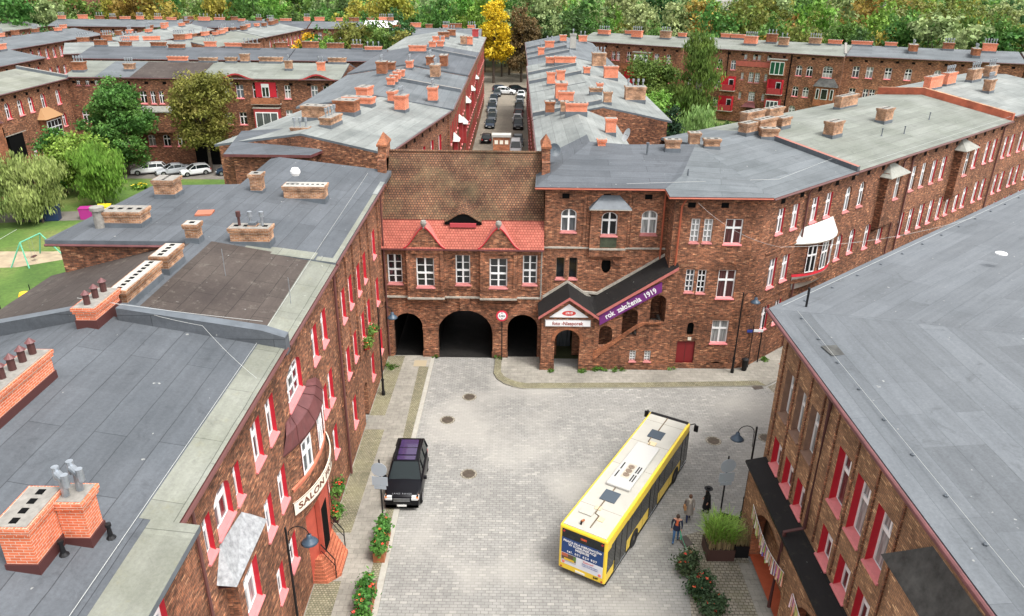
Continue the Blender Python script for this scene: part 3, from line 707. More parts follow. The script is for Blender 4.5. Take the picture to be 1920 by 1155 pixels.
p = MB(); p.lathe([(.26, -.2), (.26, 1.0), (.36, 1.02), (.36, 1.2), (.2, 1.2)], (0, 0, 0), CONC, 12); p.build('vent_pipe', Cc, (2.0, 12.5, 14.6))
mb = MB(); mb.box(-.45, .45, -.45, .45, 0, .1, plain('rusty_hatch', (.4, .13, .07), .6)); mb.build('roof_hatch', Cc, (4.6, 7.9, 14.68), .15)
p = MB(); p.lathe([(0, .55), (.2, .5), (.3, .32), (.3, .2), (.2, .03), (.05, 0)], (0, 0, 0), WHITE, 14); p.build('round_aerial', Cc, (9.3, 3.9, 15.7))
def dish(parent, loc, r, az, col, el=.4):
    p = MB(); p.lathe([(.0, 0), (r*.5, .03*r/.4), (r, .1*r/.4)], (0, 0, 0), col, 16, cap=False)
    p.tube([(0, 0, 0), (0, 0, .3)], .015, BLACK, 4)
    o = p.build('satellite_dish', parent, loc); o.rotation_euler = (pi/2-el, 0, az); return o

# small roof wing behind (courtyard side)
D = thing('brick_house', 'low brick courtyard wing with a blue grey roof behind the house next to the gate', 'house', (-23.0, 61.9, 0), 0, 'brick houses of the estate')
mb = MB(); mb.box(0, 6.6, 0, 14, 0, 13.2, BRICK_D, skip='td'); mb.build('wall', D)
mb = MB(); P = [(-.6, -.5, 13.45), (6.5, -.5, 13.45), (9.5, 8.2, 13.6), (8.2, 8.9, 14.2), (-.9, 5.2, 14.2)]
mb.face(P, FELT_B); skirt([(a, b, c) for a, b, c in P], .22, MAROON); mb.build('roof', D)
chimney(D, 4.6, 4.2, 13.9, 1.5, .7, .9, BRICK_C, 'tubes', n=3); 
# ------------------------------------------------------------------ gatehouse
Gt = thing('gatehouse', 'low brick gatehouse with three dark arches, tall white windows and a mossy tiled roof', 'gatehouse', (-9.5, 52.3, 0))
LG = 11.8
arches = [(.5, 2.75, 0, 3.65, 1.12), (3.88, 8.07, 0, 3.95, 2.0), (9.2, 11.5, 0, 3.62, 1.12)]
wg = [(.85, 6.0, 1.08, 2.32, 0, 'gate', GL_D), (5.87, 5.98, 1.08, 2.34, 0, 'gate', GL_D), (10.82, 6.03, 1.06, 2.32, 0, 'gate', GL_D)]
wgb = [(3.12, 5.86, 1.32, 2.32, 0, 'gate', GL_D), (8.5, 5.88, 1.3, 2.3, 0, 'gate', GL_D)]
mb = MB(); facade(mb, 0, LG, 0, 8.95, arches+ops_of(wg)+[(1.75, 4.5, 4.9, 8.9), (7.12, 9.88, 4.9, 8.9)], BRICK)
SHADE_LINER = plain('shade_dark_passage_wall', (.006, .0055, .005), .95, spec=.1)  # deep shade of the arches put into the liner colour
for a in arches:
    liner(mb, a[1]-a[0], a[3], a[4], .6, BRICK_D, x=(a[0]+a[1])/2, z=0, n=12); liner(mb, a[1]-a[0], a[3], a[4], 9.0, SHADE_LINER, y0=.6, x=(a[0]+a[1])/2, z=0, n=12)
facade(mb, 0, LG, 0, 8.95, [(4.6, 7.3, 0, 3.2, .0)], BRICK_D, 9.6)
for (xa, xb), w in zip(((1.75, 4.5), (7.12, 9.88)), wgb):
    facade(mb, xa, xb, 4.9, 8.9, ops_of([w]), BRICK, -.3)
    for x in (xa, xb): mb.face([(x, -.3, 4.9), (x, 0, 4.9), (x, 0, 8.9), (x, -.3, 8.9)], BRICK)
    mb.face([(xa, -.3, 4.9), (xb, -.3, 4.9), (xb+.25, 0, 4.45), (xa-.25, 0, 4.45)], BRICK_D)
mb.build('wall', Gt)
BR_REV = BRICK_D
for w in wg: window(Gt, w[0], w[1], w[2], w[3], 0, 'gate', GL_D, BR_REV, PINKD, .2, 0, fw=.085)
for w in wgb: window(Gt, w[0], w[1], w[2], w[3], 0, 'gate', GL_D, BR_REV, PINKD, .2, -.3, fw=.085)
mb = MB()
def arch_ring(mb, xa, xb, zt, rise, t, y0, y1, m, n=14, side_to=None):
    A = arc(xa, xb, zt, rise, n); B = arc(xa-t, xb+t, zt+t, rise+t*(rise/((xb-xa)/2)), n)
    B = arc(xa-t, xb+t, zt+t, rise+t, n)
    for i in range(n):
        mb.face([(A[i][0], y0, A[i][1]), (A[i+1][0], y0, A[i+1][1]), (B[i+1][0], y0, B[i+1][1]), (B[i][0], y0, B[i][1])], m)
        mb.face([(B[i][0], y0, B[i][1]), (B[i+1][0], y0, B[i+1][1]), (B[i+1][0], y1, B[i+1][1]), (B[i][0], y1, B[i][1])], m)
for a in arches: mb = MB(); arch_ring(mb, a[0], a[1], a[3], a[4], .35, -.1, 0, BRICK); mb.build('arch_ring', Gt)
mb = MB()
mb.box(5.6, 6.35, -.22, 0, 3.95, 4.9, BRICK, skip='b')
mb.build('keystone', Gt)
for x0, x1 in ((2.85, 3.8), (8.15, 9.1)):
    mb = MB(); mb.box(x0-.08, x1+.08, -.14, 0, 0, 2.3, BRICK, skip='b'); mb.box(x0-.14, x1+.14, -.2, 0, 0, .45, BRICK_D, skip='b'); mb.box(x0-.12, x1+.12, -.18, 0, 2.3, 2.5, BRICK_D, skip='b'); mb.build('pier_facing', Gt)
mb = MB(); mb.box(0, .42, -.14, 0, 0, 2.4, BRICK, skip='b'); mb.build('pier_facing', Gt)
mb = MB()
for (a, b, o) in ((0, 1.75, 0), (1.75, 4.5, .3), (4.5, 7.12, 0), (7.12, 9.88, .3), (9.88, 11.6, 0)):
    mb.box(a, b, -.12-o, -o, 4.92, 5.04, STONE, skip=''); mb.box(a, b, -.07-o, -o, 5.62, 5.72, BRICK_D)
    mb.box(a+.02, b-.02, -.1-o, -o, 8.55, 8.93, BRICK_D)
mb.build('string_course', Gt)
mb = MB()
for x in (.12, 1.62, 4.62, 7.0, 10.0, 11.6): mb.box(x-.12, x+.12, -.1, 0, 5.72, 8.55, BRICK, skip='b')
for x in (1.9, 4.35, 7.28, 9.72): mb.box(x-.12, x+.12, -.38, -.3, 5.72, 8.55, BRICK, skip='b')
mb.build('pilaster_strips', Gt)
# roof
mb = MB()
E0, E1, RG = (-.5, 8.95), (.95, 10.72), (4.75, 14.85)
nx = 24
mb.face([(0, E0[0], E0[1]), (LG, E0[0], E0[1]), (LG, E1[0], E1[1]), (0, E1[0], E1[1])], TILE_O)
mb.face([(0, E0[0], E0[1]-.12), (LG, E0[0], E0[1]-.12), (LG, E0[0], E0[1]), (0, E0[0], E0[1])], MAROON)
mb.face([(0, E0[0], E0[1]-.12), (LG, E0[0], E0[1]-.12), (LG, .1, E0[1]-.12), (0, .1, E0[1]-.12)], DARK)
k0 = (.88, 10.74)
mb.face([(0, k0[0], k0[1]), (LG, k0[0], k0[1]), (LG, *RG), (0, *RG)], TILE)
mb.face([(0, *RG), (LG, *RG), (LG, 10.0, 9.0), (0, 10.0, 9.0)], TILE)
mb.build('roof', Gt)
rfo = [o for o in Gt.children if o.name.startswith('roof')][0]
mb = MB()
for i in range(int(LG/.4)):
    mb.tube([(i*.4, RG[0], RG[1]+.0), (i*.4+.39, RG[0], RG[1]+.0)], .13, TILE, 7)
mb.build('ridge_tiles', rfo)
# eyebrow dormer
mb = MB(); cx = 5.9; hw = 1.35; sl_ = (RG[1]-k0[1])/(RG[0]-k0[0])
n = 16
pf = [(cx-hw+2*hw*i/n, .62*(sin(pi*i/n)**1.6)) for i in range(n+1)]
for i in range(n):
    (xa, ha), (xb, hb) = pf[i], pf[i+1]; yb = .55
    za = k0[1]
    fa, fb = (xa, yb, za+ha-.02), (xb, yb, za+hb-.02)
    ra, rb = (xa, k0[0]+(ha+.02)/sl_+.5*ha*2, za+ha+.02+ha*.5*2*sl_), (xb, k0[0]+(hb+.02)/sl_+.5*hb*2, za+hb+.02+hb*.5*2*sl_)
    mb.face([fa, fb, rb, ra], TILE)
    mb.face([(xa, yb+.05, za-.3), (xb, yb+.05, za-.3), (fb[0], yb+.05, fb[2]), (fa[0], yb+.05, fa[2])], DARK)
    mb.face([fa, fb, (fb[0], yb, fb[2]-.07), (fa[0], yb, fa[2]-.07)], TILE)
mb.box(cx-.95, cx+.95, .42, .66, 10.3, 10.58, plain('dull_red_board', (.4, .05, .06), .7))
mb.build('eyebrow_dormer', rfo)
# curved gables
SALM = plain('salmon_coping', (.45, .14, .12), .6, var=.15)
for cx in (3.13, 8.5):
    pts = []; n = 10
    for i in range(n+1):
        t = i/n; pts.append((-1.5+1.5*t, 8.98+1.62*(t**1.0*.35+.65*(1-cos(pi*t))/2)))
    full = pts+[(-x, z) for x, z in reversed(pts[:-1])]
    mb = MB(); mb.face([(cx+x, -.42, z) for x, z in full]+[(cx+1.5, -.42, 8.9), (cx-1.5, -.42, 8.9)], BRICK)
    for (xa, za), (xb, zb) in zip(full, full[1:]):
        ya = E0[0]+(za-E0[1])*(E1[0]-E0[0])/(E1[1]-E0[1])+.35; yb2 = E0[0]+(zb-E0[1])*(E1[0]-E0[0])/(E1[1]-E0[1])+.35
        mb.face([(cx+xa, -.5, za+.05), (cx+xb, -.5, zb+.05), (cx+xb, yb2+.3, zb+.1), (cx+xa, ya+.3, za+.1)], SALM)
        mb.face([(cx+xa, -.5, za-.05), (cx+xb, -.5, zb-.05), (cx+xb, -.5, zb+.05), (cx+xa, -.5, za+.05)], RED)
    mb.build('curved_gable', rfo)
    mb = MB(); mb.lathe([(.12, 0), (.12, .15), (.2, .22), (.24, .38), (.18, .55), (0, .62)], (cx, -.4, 10.5), CONC, 10); mb.build('finial', rfo)
for x in (-.15, LG+.1):
    mb = MB(); mb.box(x-.3, x+.3, 2.6, 4.3, 11.5, 14.6, BRICK); mb.box(x-.3, x+.3, 3.2, 5.2, 11.5, 15.5, BRICK); mb.box(x-.38, x+.38, 3.1, 5.3, 15.5, 15.65, BRICK_O)
    mb.face([(x-.38, 3.1, 15.65), (x+.38, 3.1, 15.65), (x, 4.2, 16.4)], BRICK_O); mb.face([(x-.38, 5.3, 15.65), (x+.38, 5.3, 15.65), (x, 4.2, 16.4)], BRICK_O)
    mb.face([(x-.38, 3.1, 15.65), (x-.38, 5.3, 15.65), (x, 4.2, 16.4)], BRICK_O); mb.face([(x+.38, 3.1, 15.65), (x+.38, 5.3, 15.65), (x, 4.2, 16.4)], BRICK_O)
    mb.build('gable_parapet', Gt)
mb = MB(); mb.box(7.9, 9.2, 6.9, 7.6, 11, 15.55, BRICK_O); mb.box(7.8, 9.3, 6.8, 7.7, 15.55, 15.72, CONCW)
for x in (8.15, 8.55, 8.95): mb.box(x-.13, x+.13, 6.88, 6.95, 15.0, 15.3, CREAM)
mb.build('chimney', Gt)
downpipe(Gt, 11.65, 4.9, 8.8, CONC, y=-.1)
downpipe(Gt, .1, .2, 8.8, BLACK, y=-.12)

# ------------------------------------------------------------------ tower part right of the gate
Tw = thing('corner_house', 'brick corner house right of the gatehouse with a blue grey hipped roof and orange downpipes', 'house', (2.3, 52.7, 0), 0, 'brick houses of the estate')
wt = [(1.75, 10.05, 1.12, 1.75, .38, 'cross', GL_M), (7.58, 9.93, 1.15, 1.82, .38, 'cross', GL_C)]
wtb = [(4.67, 9.9, 1.15, 1.78, .38, 'cross', GL_D)]
dk = [(1.27, 6.38, .62, 1.7, 0), (2.22, 6.38, .62, 1.7, 0)]
mb = MB(); facade(mb, 0, 8.9, 0, 13.4, ops_of(wt)+ops_of(dk)+[(3.3, 5.95, 8.3, 12.1), (4.3, 5.02, 6.9, 8.15, .55)]+[(1.2, 2.4, 0, 2.6)], BRICK)
facade(mb, 3.3, 5.95, 8.3, 12.1, ops_of(wtb), BRICK, -.28)
for x in (3.3, 5.95): mb.face([(x, -.28, 8.3), (x, 0, 8.3), (x, 0, 12.1), (x, -.28, 12.1)], BRICK)
mb.face([(3.3, -.28, 8.3), (5.95, -.28, 8.3), (5.5, 0, 7.9), (3.7, 0, 7.9)], BRICK_D)
A2 = arc(4.3, 5.02, 8.15, .6, 8); lo_ = [(x, 15.05-z) for x, z in A2]
for i in range(8): cxn = 4.3 if i < 4 else 5.02; mb.face([(cxn, 0, 6.9), (lo_[i][0], 0, lo_[i][1]), (lo_[i+1][0], 0, lo_[i+1][1])], BRICK)
liner(mb, .72, 1.25, .55, .3, BRICK_D, x=4.66, z=6.9); mb.box(4.3, 5.02, .3, .35, 6.9, 8.15, DARK)
mb.face([(1.2, 1.5, 0), (2.4, 1.5, 0), (2.4, 1.5, 2.6), (1.2, 1.5, 2.6)], GL_M)
mb.build('wall', Tw)
for w in wt: window(Tw, *w[:5], 'cross', w[6], BRICK_D, PINKD, .18, 0, fw=.085)
for w in wtb: window(Tw, *w[:5], 'cross', w[6], BRICK_D, PINKD, .18, -.28, fw=.085)
OAK = plain('old_timber_frame', (.3, .22, .15), .8)
for w in dk: window(Tw, w[0], w[1], w[2], w[3], 0, 'none', GL_D, BRICK_D, PINKD, .2, 0, frame=OAK, fw=.04)
mb = MB()
for a, b, o in ((0, 3.3, 0), (3.3, 5.95, .28), (5.95, 8.9, 0)): mb.box(a, b, -.1-o, -o, 8.82, 8.94, STONE)
mb.build('string_course', Tw)
mb = MB()
for x in (.2, 2.9, 3.15, 6.1, 6.35, 8.6): mb.box(x-.1, x+.1, -.08, 0, 8.94, 12.9, BRICK, skip='b')
for x in (1.75, 7.58): mb.box(x-.6, x+.6, -.02, .01, 9.05, 9.8, BRICK_D, skip='b')
mb.box(4.07, 5.27, -.30, -.27, 9.0, 9.75, plain('green_stained_brick', (.05, .06, .035), .9, var=.4), skip='b')
mb.build('pilaster_strips', Tw)
mb = MB(); ey = [(3.6, 7.45), (4.0, 7.6), (4.25, 8.05), (4.66, 8.3), (5.07, 8.05), (5.32, 7.6), (5.75, 7.45)]
for (xa, za), (xb, zb) in zip(ey, ey[1:]): mb.prism([(xa, za), (xb, zb), (xb, zb+.14), (xa, za+.14)], 'y', -.16, 0, BRICK_D)
mb.build('eyebrow_moulding', Tw)
mb = MB()
R0, R1_ = [(3.15, -.75, 12.0), (6.15, -.75, 12.0)], [(4.05, -.02, 12.85), (5.3, -.02, 12.85)]
mb.face([R0[0], R0[1], R1_[1], R1_[0]], LEAD); mb.face([(3.15, 0, 12.0), R0[0], R1_[0]], LEAD); mb.face([R0[1], (6.15, 0, 12.0), R1_[1]], LEAD)
mb.box(3.15, 6.15, -.75, 0, 11.93, 11.998, STONE); mb.build('bay_canopy', Tw)
mb = MB(); under_eave(mb, 0, 8.9, 13.35, BRICK_D, dark=2.95); mb.build('cornice', Tw)
downpipe(Tw, 8.55, 8.0, 13.3, COPPER, y=-.14, r=.07)
mb = MB(); zr = 15.0
# hipped roof merging with the street row behind it (local coordinates, origin 2.3, 52.7)
C0 = (-.75, -.5, 13.5); C1 = (8.4, -.5, 13.5); H = (6.6, 7.0, 15.0); K = (11.6, 6.5, 15.0)
C2 = (8.35, -2.55, 13.5); C3 = (15.43, -2.5, 13.5)
mb.face([C0, C1, (9.9, 1.4, 14.0), (12.04, 7.32, 15.0), H], FELT_B)
RS, WE, EE = (3.75, 7.75, 15.03), (-.4, 7.8, 13.54), (7.9, 7.75, 13.7)
mb.face([C0, H, RS], FELT_B); mb.face([C0, RS, WE], FELT_B); mb.face([H, EE, RS], FELT_B); mb.face([RS, EE, (7.9, 7.9, 13.1), (3.75, 7.9, 14.6)], BRICK_D); mb.face([RS, (3.75, 10.5, 15.04), WE], FELT_B)
KC = (12.04, 7.32, 15.0)
mb.face([C2, C3, KC, (9.9, 1.4, 14.0), C1], FELT_B2)
mb.face([H, KC, (9.6, 10.5, 14.3), EE], FELT_B2)
for p_, q_ in (((-.4, 3, 13.5), C0), (C0, C1), (C1, C2), (C2, C3)): mb.face([(p_[0], p_[1], p_[2]-.2), (q_[0], q_[1], q_[2]-.2), q_, p_], MAROON)
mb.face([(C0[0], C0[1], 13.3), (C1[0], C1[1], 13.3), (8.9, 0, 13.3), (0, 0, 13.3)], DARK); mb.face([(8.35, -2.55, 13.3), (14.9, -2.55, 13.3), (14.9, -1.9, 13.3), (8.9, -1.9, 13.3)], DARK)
ro = mb.build('roof', Tw)
g = MB(); g.tube([(-.75, -.57, 13.4), (8.38, -.57, 13.4), (8.3, -2.62, 13.4), (15.4, -2.57, 13.4)], .055, COPPER, 6); g.build('gutter', ro)
# right section (part of the same house)
wr = [(10.47, 10.02, .62, 1.75, 0, 'lat', GL_C), (11.37, 10.02, .62, 1.75, 0, 'lat', GL_C), (13.17, 9.93, 1.22, 1.85, 0, 'cross', GL_R),
      (10.5, 6.22, .62, 1.76, 0, 'lat', GL_M), (11.35, 6.15, .62, 1.82, 0, 'lat', GL_D), (13.15, 5.78, 1.25, 2.2, 0, 'cross', GL_R), (13.15, 2.12, 1.22, 1.88, 0, 'cross', GL_C)]
mb = MB(); SX0, SX1, SY = 8.9, 14.6, -1.9
facade(mb, SX0, SX1, 0, 13.4, ops_of(wr)+[(10.1, 11.45, 0, 2.25), (10.72, 11.2, 2.85, 3.8, .24), (12.6, 13.7, .1, .6, .3)], BRICK, SY)
mb.face([(SX0, SY, 0), (SX0, 0, 0), (SX0, 0, 13.4), (SX0, SY, 13.4)], BRICK)
mb.box(10.72, 11.2, SY+.2, SY+.25, 2.85, 3.8, DARK, skip='b'); mb.box(12.6, 13.7, SY+.25, SY+.3, 0, .6, DARK, skip='b')
cur = [(SX1, SY), (15.25, -1.72), (15.75, -1.4), (15.85+.0, -1.33)]
for (xa, ya), (xb, yb) in zip(cur, cur[1:]): mb.face([(xa, ya, 0), (xb, yb, 0), (xb, yb, 13.4), (xa, ya, 13.4)], BRICK)
mb.build('corner_wall', Tw)
for w in wr: window(Tw, *w[:4], 0, w[5], w[6], BRICK_D, PINKD if w[1] > 9 and w[2] < 1 else PINK if w[2] > 1 else PINKD, .12, SY, fw=.08)
mb = MB(); mb.box(10.1, 11.45, SY+.12, SY+.2, 0, 2.25, plain('oxblood_door', (.2, .012, .015), .55)); mb.box(10.76, 10.79, SY+.105, SY+.12, 0, 2.25, MAROON_D); mb.build('door', Tw)
mb = MB(); mb.box(10.85, 11.1, SY-.03, SY, 2.35, 2.6, CREAM); mb.build('number_plate', Tw)
mb = MB(); arch_ring(mb, 12.55, 13.75, 8.6, .6, .14, SY-.04, SY, BRICK_D); arch_ring(mb, 12.6, 13.7, .6, .3, .2, SY-.08, SY, BRICK_D)
mb.box(SX0, SX1, SY-.07, SY, 0, .45, BRICK_D, skip='b'); mb.build('plinth', Tw)
mb = MB(); X = [(9.25, SY-.14, .2), (9.25, SY-.14, 3.4)]; mb.tube(X, .075, BLACK); mb.build('downpipe', Tw)
mb = MB(); mb.tube([(9.25, SY-.14, 3.4), (9.35, SY-.14, 12.7), (9.6, SY-.4, 13.3)], .07, COPPER); mb.build('downpipe', Tw)
mb = MB(); mb.X = Matrix.Translation((0, SY, 0)); under_eave(mb, SX0, SX1, 13.35, BRICK_D, dark=2.3); mb.build('cornice', Tw)
for (x, y, w, d, h) in ((9.96, 6.0, 1.1, .6, .9), (12.0, 7.8, .8, .8, 1.1), (13.2, 6.9, 1.2, .55, .8)):
    chimney(Tw, x, y, 14.75, w, d, h, BRICK_C, 'holes', n=2)
chimney(Tw, 19.0, 11.3, 14.7, 1.4, .8, .9, BRICK_C, 'holes', n=2)
chimney(Tw, 4.6, 7.0, 14.3, .6, .5, 1.1, BRICK_N, 'plain')

mb = MB(); mb.lathe([(.08, 0), (.08, .7), (.13, .72), (.13, .85)], (0, 0, 0), LEAD, 8); mb.build('roof_vent', Tw, (7.9, 5.1, 14.7))
mb = MB(); mb.lathe([(.08, 0), (.04, .5)], (0, 0, 0), LEAD, 8); mb.build('roof_vent', Tw, (10.2, .9, 14.1))
DISHM = plain('dish_dark', (.045, .06, .075), .5); DISHL = plain('dish_light', (.45, .46, .46), .5)
dish(Tw, (.75, 4.6, 15.0), .5, radians(20), DISHM); dish(Tw, (6.9, 9.0, 15.3), .55, radians(-75), DISHL)

# porch
Po = thing('entrance_porch', 'brick porch with a dark gabled roof, a round arch and shop boards', 'porch', (2.2, 50.3, 0))
mb = MB(); facade(mb, 0, 3.9, 0, 4.3, [(1.0, 2.86, 0, 3.34, .93)], BRICK)
mb.face([(0, 0, 4.3), (3.9, 0, 4.3), (1.95, 0, 5.75)], BRICK)
for x in (0, 3.9): mb.face([(x, 0, 0), (x, 2.4, 0), (x, 2.4, 4.3), (x, 0, 4.3)], BRICK_D)
liner(mb, 1.86, 3.34, .93, .5, BRICK, x=1.93, z=0, n=12); mb.build('wall', Po)
mb = MB(); arch_ring(mb, 1.0, 2.86, 3.34, .93, .26, -.05, 0, BRICK_O)
for x0, x1 in ((0, .98), (2.9, 3.9)): mb.box(x0-.06, x1+.04, -.09, 0, 0, .5, BRICK_D, skip='b')
mb.build('arch_ring', Po)
mb = MB()
for s in (-1, 1):
    e = (1.95+s*2.2, 4.5); a = (1.95, 6.05)
    mb.face([(e[0], -.35, e[1]), (a[0], -.35, a[1]), (a[0], 2.45, a[1]+.1), (e[0], 2.45, e[1]+.1)], FELT_K)
    mb.face([(e[0], -.35, e[1]-.22), (a[0], -.35, a[1]-.22), (a[0], -.35, a[1]), (e[0], -.35, e[1])], SALM)
    mb.face([(e[0], -.35, e[1]-.22), (e[0], 2.45, e[1]-.12), (e[0], 2.45, e[1]+.1), (e[0], -.35, e[1])], MAROON)
    mb.face([(e[0], -.35, e[1]-.2), (a[0], -.35, a[1]-.2), (a[0], 2.4, a[1]-.1), (e[0], 2.4, e[1]-.1)], DARK)
mb.build('roof', Po)
mb = MB(); 
for s in (-1, 1): mb.prism([(1.95+s*2.25, 4.55), (1.95+s*2.25, 4.75), (1.95, 6.3), (1.95, 6.1)], 'y', 2.2, 2.38, STONE)
mb.build('flashing', Po)
GREYT = plain('plaque_grey', (.16, .17, .19), .6)
sb = thing('shop_sign', 'white triangular gable board with a red oval reading 1919', 'sign', (2.2, 50.3, 0))
WB = plain('white_board', (.8, .8, .8), .5)
mb = MB(); mb.prism([(.55, 4.37), (3.4, 4.37), (1.97, 5.42)], 'y', -.1, -.04, WB, WB); mb.build('board', sb)
mb = MB(); n = 24; mb.face([(1.97+.5*cos(2*pi*i/n), -.108, 4.7+.2*sin(2*pi*i/n)) for i in range(n)], plain('sign_red', (.6, .06, .05), .5)); mb.build('oval', sb)
letter('1919', .25, WB, sb, Matrix.Translation((1.97, -.115, 4.7)), bold=.006, sx=1.1)
s2 = thing('shop_sign', 'white framed board reading foto-Niesporek over the porch arch', 'sign', (2.2, 50.3, 0))
mb = MB(); mb.box(.25, 3.6, -.1, -.03, 3.62, 4.16, plain('grey_sign_frame', (.35, .33, .32), .5)); mb.build('frame', s2)
mb = MB(); mb.box(.3, 3.55, -.12, -.1, 3.67, 4.11, WB); mb.build('board', s2)
letter('foto -Niesporek', .38, plain('sign_rust', (.3, .05, .035), .6), s2, Matrix.Translation((1.9, -.128, 3.88)), bold=.008, sx=.9)

# covered outside stair
Sx = thing('covered_stair', 'brick covered outside stair with a sloping black roof and three open arches', 'stair', (6.1, 50.5, 0))
mb = MB()
tops = lambda x: 4.78+(x-.1)*.66
ops = [(.38, 1.36, 1.9, 3.6, .48), (2.02, 3.15, 2.75, 5.02, .55), (4.0, 5.12, 3.95, 6.1, .55)]
smw = [(3.0, .68, .46, .9, 0, 'lat'), (4.1, .68, .46, .9, 0, 'lat')]
brk = sorted({0., 5.1+.6, *[o[0] for o in ops], *[o[1] for o in ops], *[w[0]-w[2]/2 for w in smw], *[w[0]+w[2]/2 for w in smw]})
for a, b in zip(brk, brk[1:]):
    cxm = (a+b)/2; cuts = []
    for o in ops:
        if o[0] < cxm < o[1]: cuts.append((o[2], o[3]))
    for w in smw:
        if w[0]-w[2]/2 < cxm < w[0]+w[2]/2: cuts.append((w[1], w[1]+w[3]))
    z = 0
    for c0, c1 in sorted(cuts): mb.face([(a, 0, z), (b, 0, z), (b, 0, c0), (a, 0, c0)], BRICK); z = c1
    mb.face([(a, 0, z), (b, 0, z), (b, 0, tops(b)), (a, 0, tops(a))], BRICK)
for o in ops:
    A_ = arc(o[0], o[1], o[3], o[4], 8)
    for i in range(4): mb.face([(o[0], 0, o[3]), (A_[i][0], 0, A_[i][1]), (A_[i+1][0], 0, A_[i+1][1])], BRICK)
    for i in range(4, 8): mb.face([(o[1], 0, o[3]), (A_[i][0], 0, A_[i][1]), (A_[i+1][0], 0, A_[i+1][1])], BRICK)
    liner(mb, o[1]-o[0], o[3]-o[2], o[4], .35, BRICK_D, x=(o[0]+o[1])/2, z=o[2], bottom=True)
mb.build('wall', Sx)
for w in smw: window(Sx, w[0], w[1], w[2], w[3], 0, 'lat', GL_C, BRICK_D, PINKD, .1, 0, fw=.06)
mb = MB()
mb.prism([(.0, .75), (1.5, 2.1), (3.0, 3.35), (3.7, 3.8), (4.9, 3.8), (4.9, 3.95), (3.5, 3.95), (3.1, 3.75), (1.45, 2.45), (.0, 1.45)], 'y', -.1, 0, BRICK_O)
mb.box(0, 5.7, -.08, 0, 0, .4, BRICK_D, skip='b'); mb.build('stair_parapet', Sx)
mb = MB()
for k in range(12): mb.box(.3+k*.42, 5.2, .36, 2.1, k*.3, (k+1)*.3, CONC, skip='')
mb.build('stair_flight', Sx)
mb = MB()
for i in range(9):
    a, b = .1+i*.62, .1+(i+1)*.62
    mb.face([(a, -.35, tops(a)-.05), (b, -.35, tops(b)-.05), (b-.06, 2.2, tops(b)+.25), (a-.06, 2.2, tops(a)+.25)], FELT_K)
a, b = -.15, 5.68
mb.face([(a, -.35, tops(a)-.3), (b, -.35, tops(b)-.3), (b, -.35, tops(b)-.05), (a, -.35, tops(a)-.05)], SALM)
mb.face([(a, -.34, tops(a)-.3), (b, -.34, tops(b)-.3), (b, 2.2, tops(b)), (a, 2.2, tops(a))], DARK)
mb.face([(b, -.35, tops(b)-.3), (b, 2.2, tops(b)), (b-.06, 2.2, tops(b)+.25), (b, -.35, tops(b)-.05)], FELT_K)
mb.face([(-.45, -.2, 4.5), (.12, -.35, tops(.1)-.05), (.1, 2.2, tops(.1)+.3), (-.8, 2.2, 5.2)], FELT_K)
mb.build('roof', Sx)
mb = MB(); mb.prism([(-.75, 5.3), (.3, 5.2), (b, tops(b)+.22), (b, tops(b)+.42), (.3, 5.38), (-.75, 5.46)], 'y', 2.02, 2.18, STONE); mb.build('flashing', Sx)
bn = thing('banner', 'purple sloping banner reading rok zalozenia 1919 along the stair roof', 'banner', (6.1, 50.5, 0))
PURP = plain('banner_purple', (.16, .025, .17), .5, var=.1)
mb = MB(); mb.prism([(.28, 4.55), (4.62, 7.2), (4.68, 6.42), (.36, 3.72)], 'y', -.2, -.16, PURP); 
bn_o = mb.build('banner_sheet', bn)
ang = math.atan2(2.67, 4.33)
letter('rok  założenia  1919', .58, WB, bn, Matrix.Translation((2.5, -.215, 5.47)) @ Matrix.Rotation(-ang, 4, 'Y'), bold=.014, sx=.86, shear=-.0)

# ------------------------------------------------------------------ oblique row on the right
AO = atan2(.664, .747)
def swin(s, z, w, h, rise=0, style='cross', g=None, rev=RED, sl=PINK): return (s, z, w, h, rise, style, g or random.choice([GL_D, GL_M, GL_C, GL_H, GL_S]), rev, sl)
O1 = thing('brick_house', 'brick house in the right hand row with a white curved bow canopy', 'house', (18.15, 51.37, 0), AO, 'brick houses of the estate')
w1 = [swin(1.35, 10.25, .9, 1.9), swin(3.35, 10.2, .9, 1.9), swin(6.15, 10.15, .95, 1.95), swin(8.25, 10.15, .95, 1.95),
      swin(11.4, 9.95, 1.0, 2.1, .45, rev=BRICK_D, sl=PINKD), swin(13.7, 9.97, 1.0, 2.1, .45, rev=BRICK_D, sl=PINKD),
      swin(1.3, 6.07, .95, 2.3), swin(3.1, 6.15, .95, 2.1), swin(11.4, 5.85, .95, 2.2, .4), swin(13.6, 5.93, .95, 2.15, .4), swin(16.4, 5.72, .95, 2.2, .4), swin(19.0, 5.75, .95, 2.2, .4),
      swin(1.25, 2.6, .9, 2.0), swin(3.0, 2.6, .9, 2.0), swin(11.4, 2.2, .95, 1.9), swin(13.7, 2.2, .95, 1.9)]
LO1 = 21.6
profO = [(-.6, 13.45), (9.0, 15.0), (14.0, 14.45)]
shell(O1, LO1, 14, profO, .2, ops_of(w1), BRICK_D, BRICK_D, kb=-.02, ends='r')
put(O1, w1, dep=.14, fw=.11)
mb = MB(); facade(mb, 17.0, 19.9, 7.6, 12.3, [(18.6, 19.6, 9.75, 11.8)], BRICK_D, -.6)
for x in (17.0, 19.9): mb.face([(x, -.6, 7.6), (x, 0, 7.2), (x, 0, 12.3), (x, -.6, 12.3)], BRICK_D)
mb.face([(17.0, -.6, 7.6), (19.9, -.6, 7.6), (19.9, 0, 7.0), (17.0, 0, 7.0)], BRICK_D); mb.build('bay', O1)
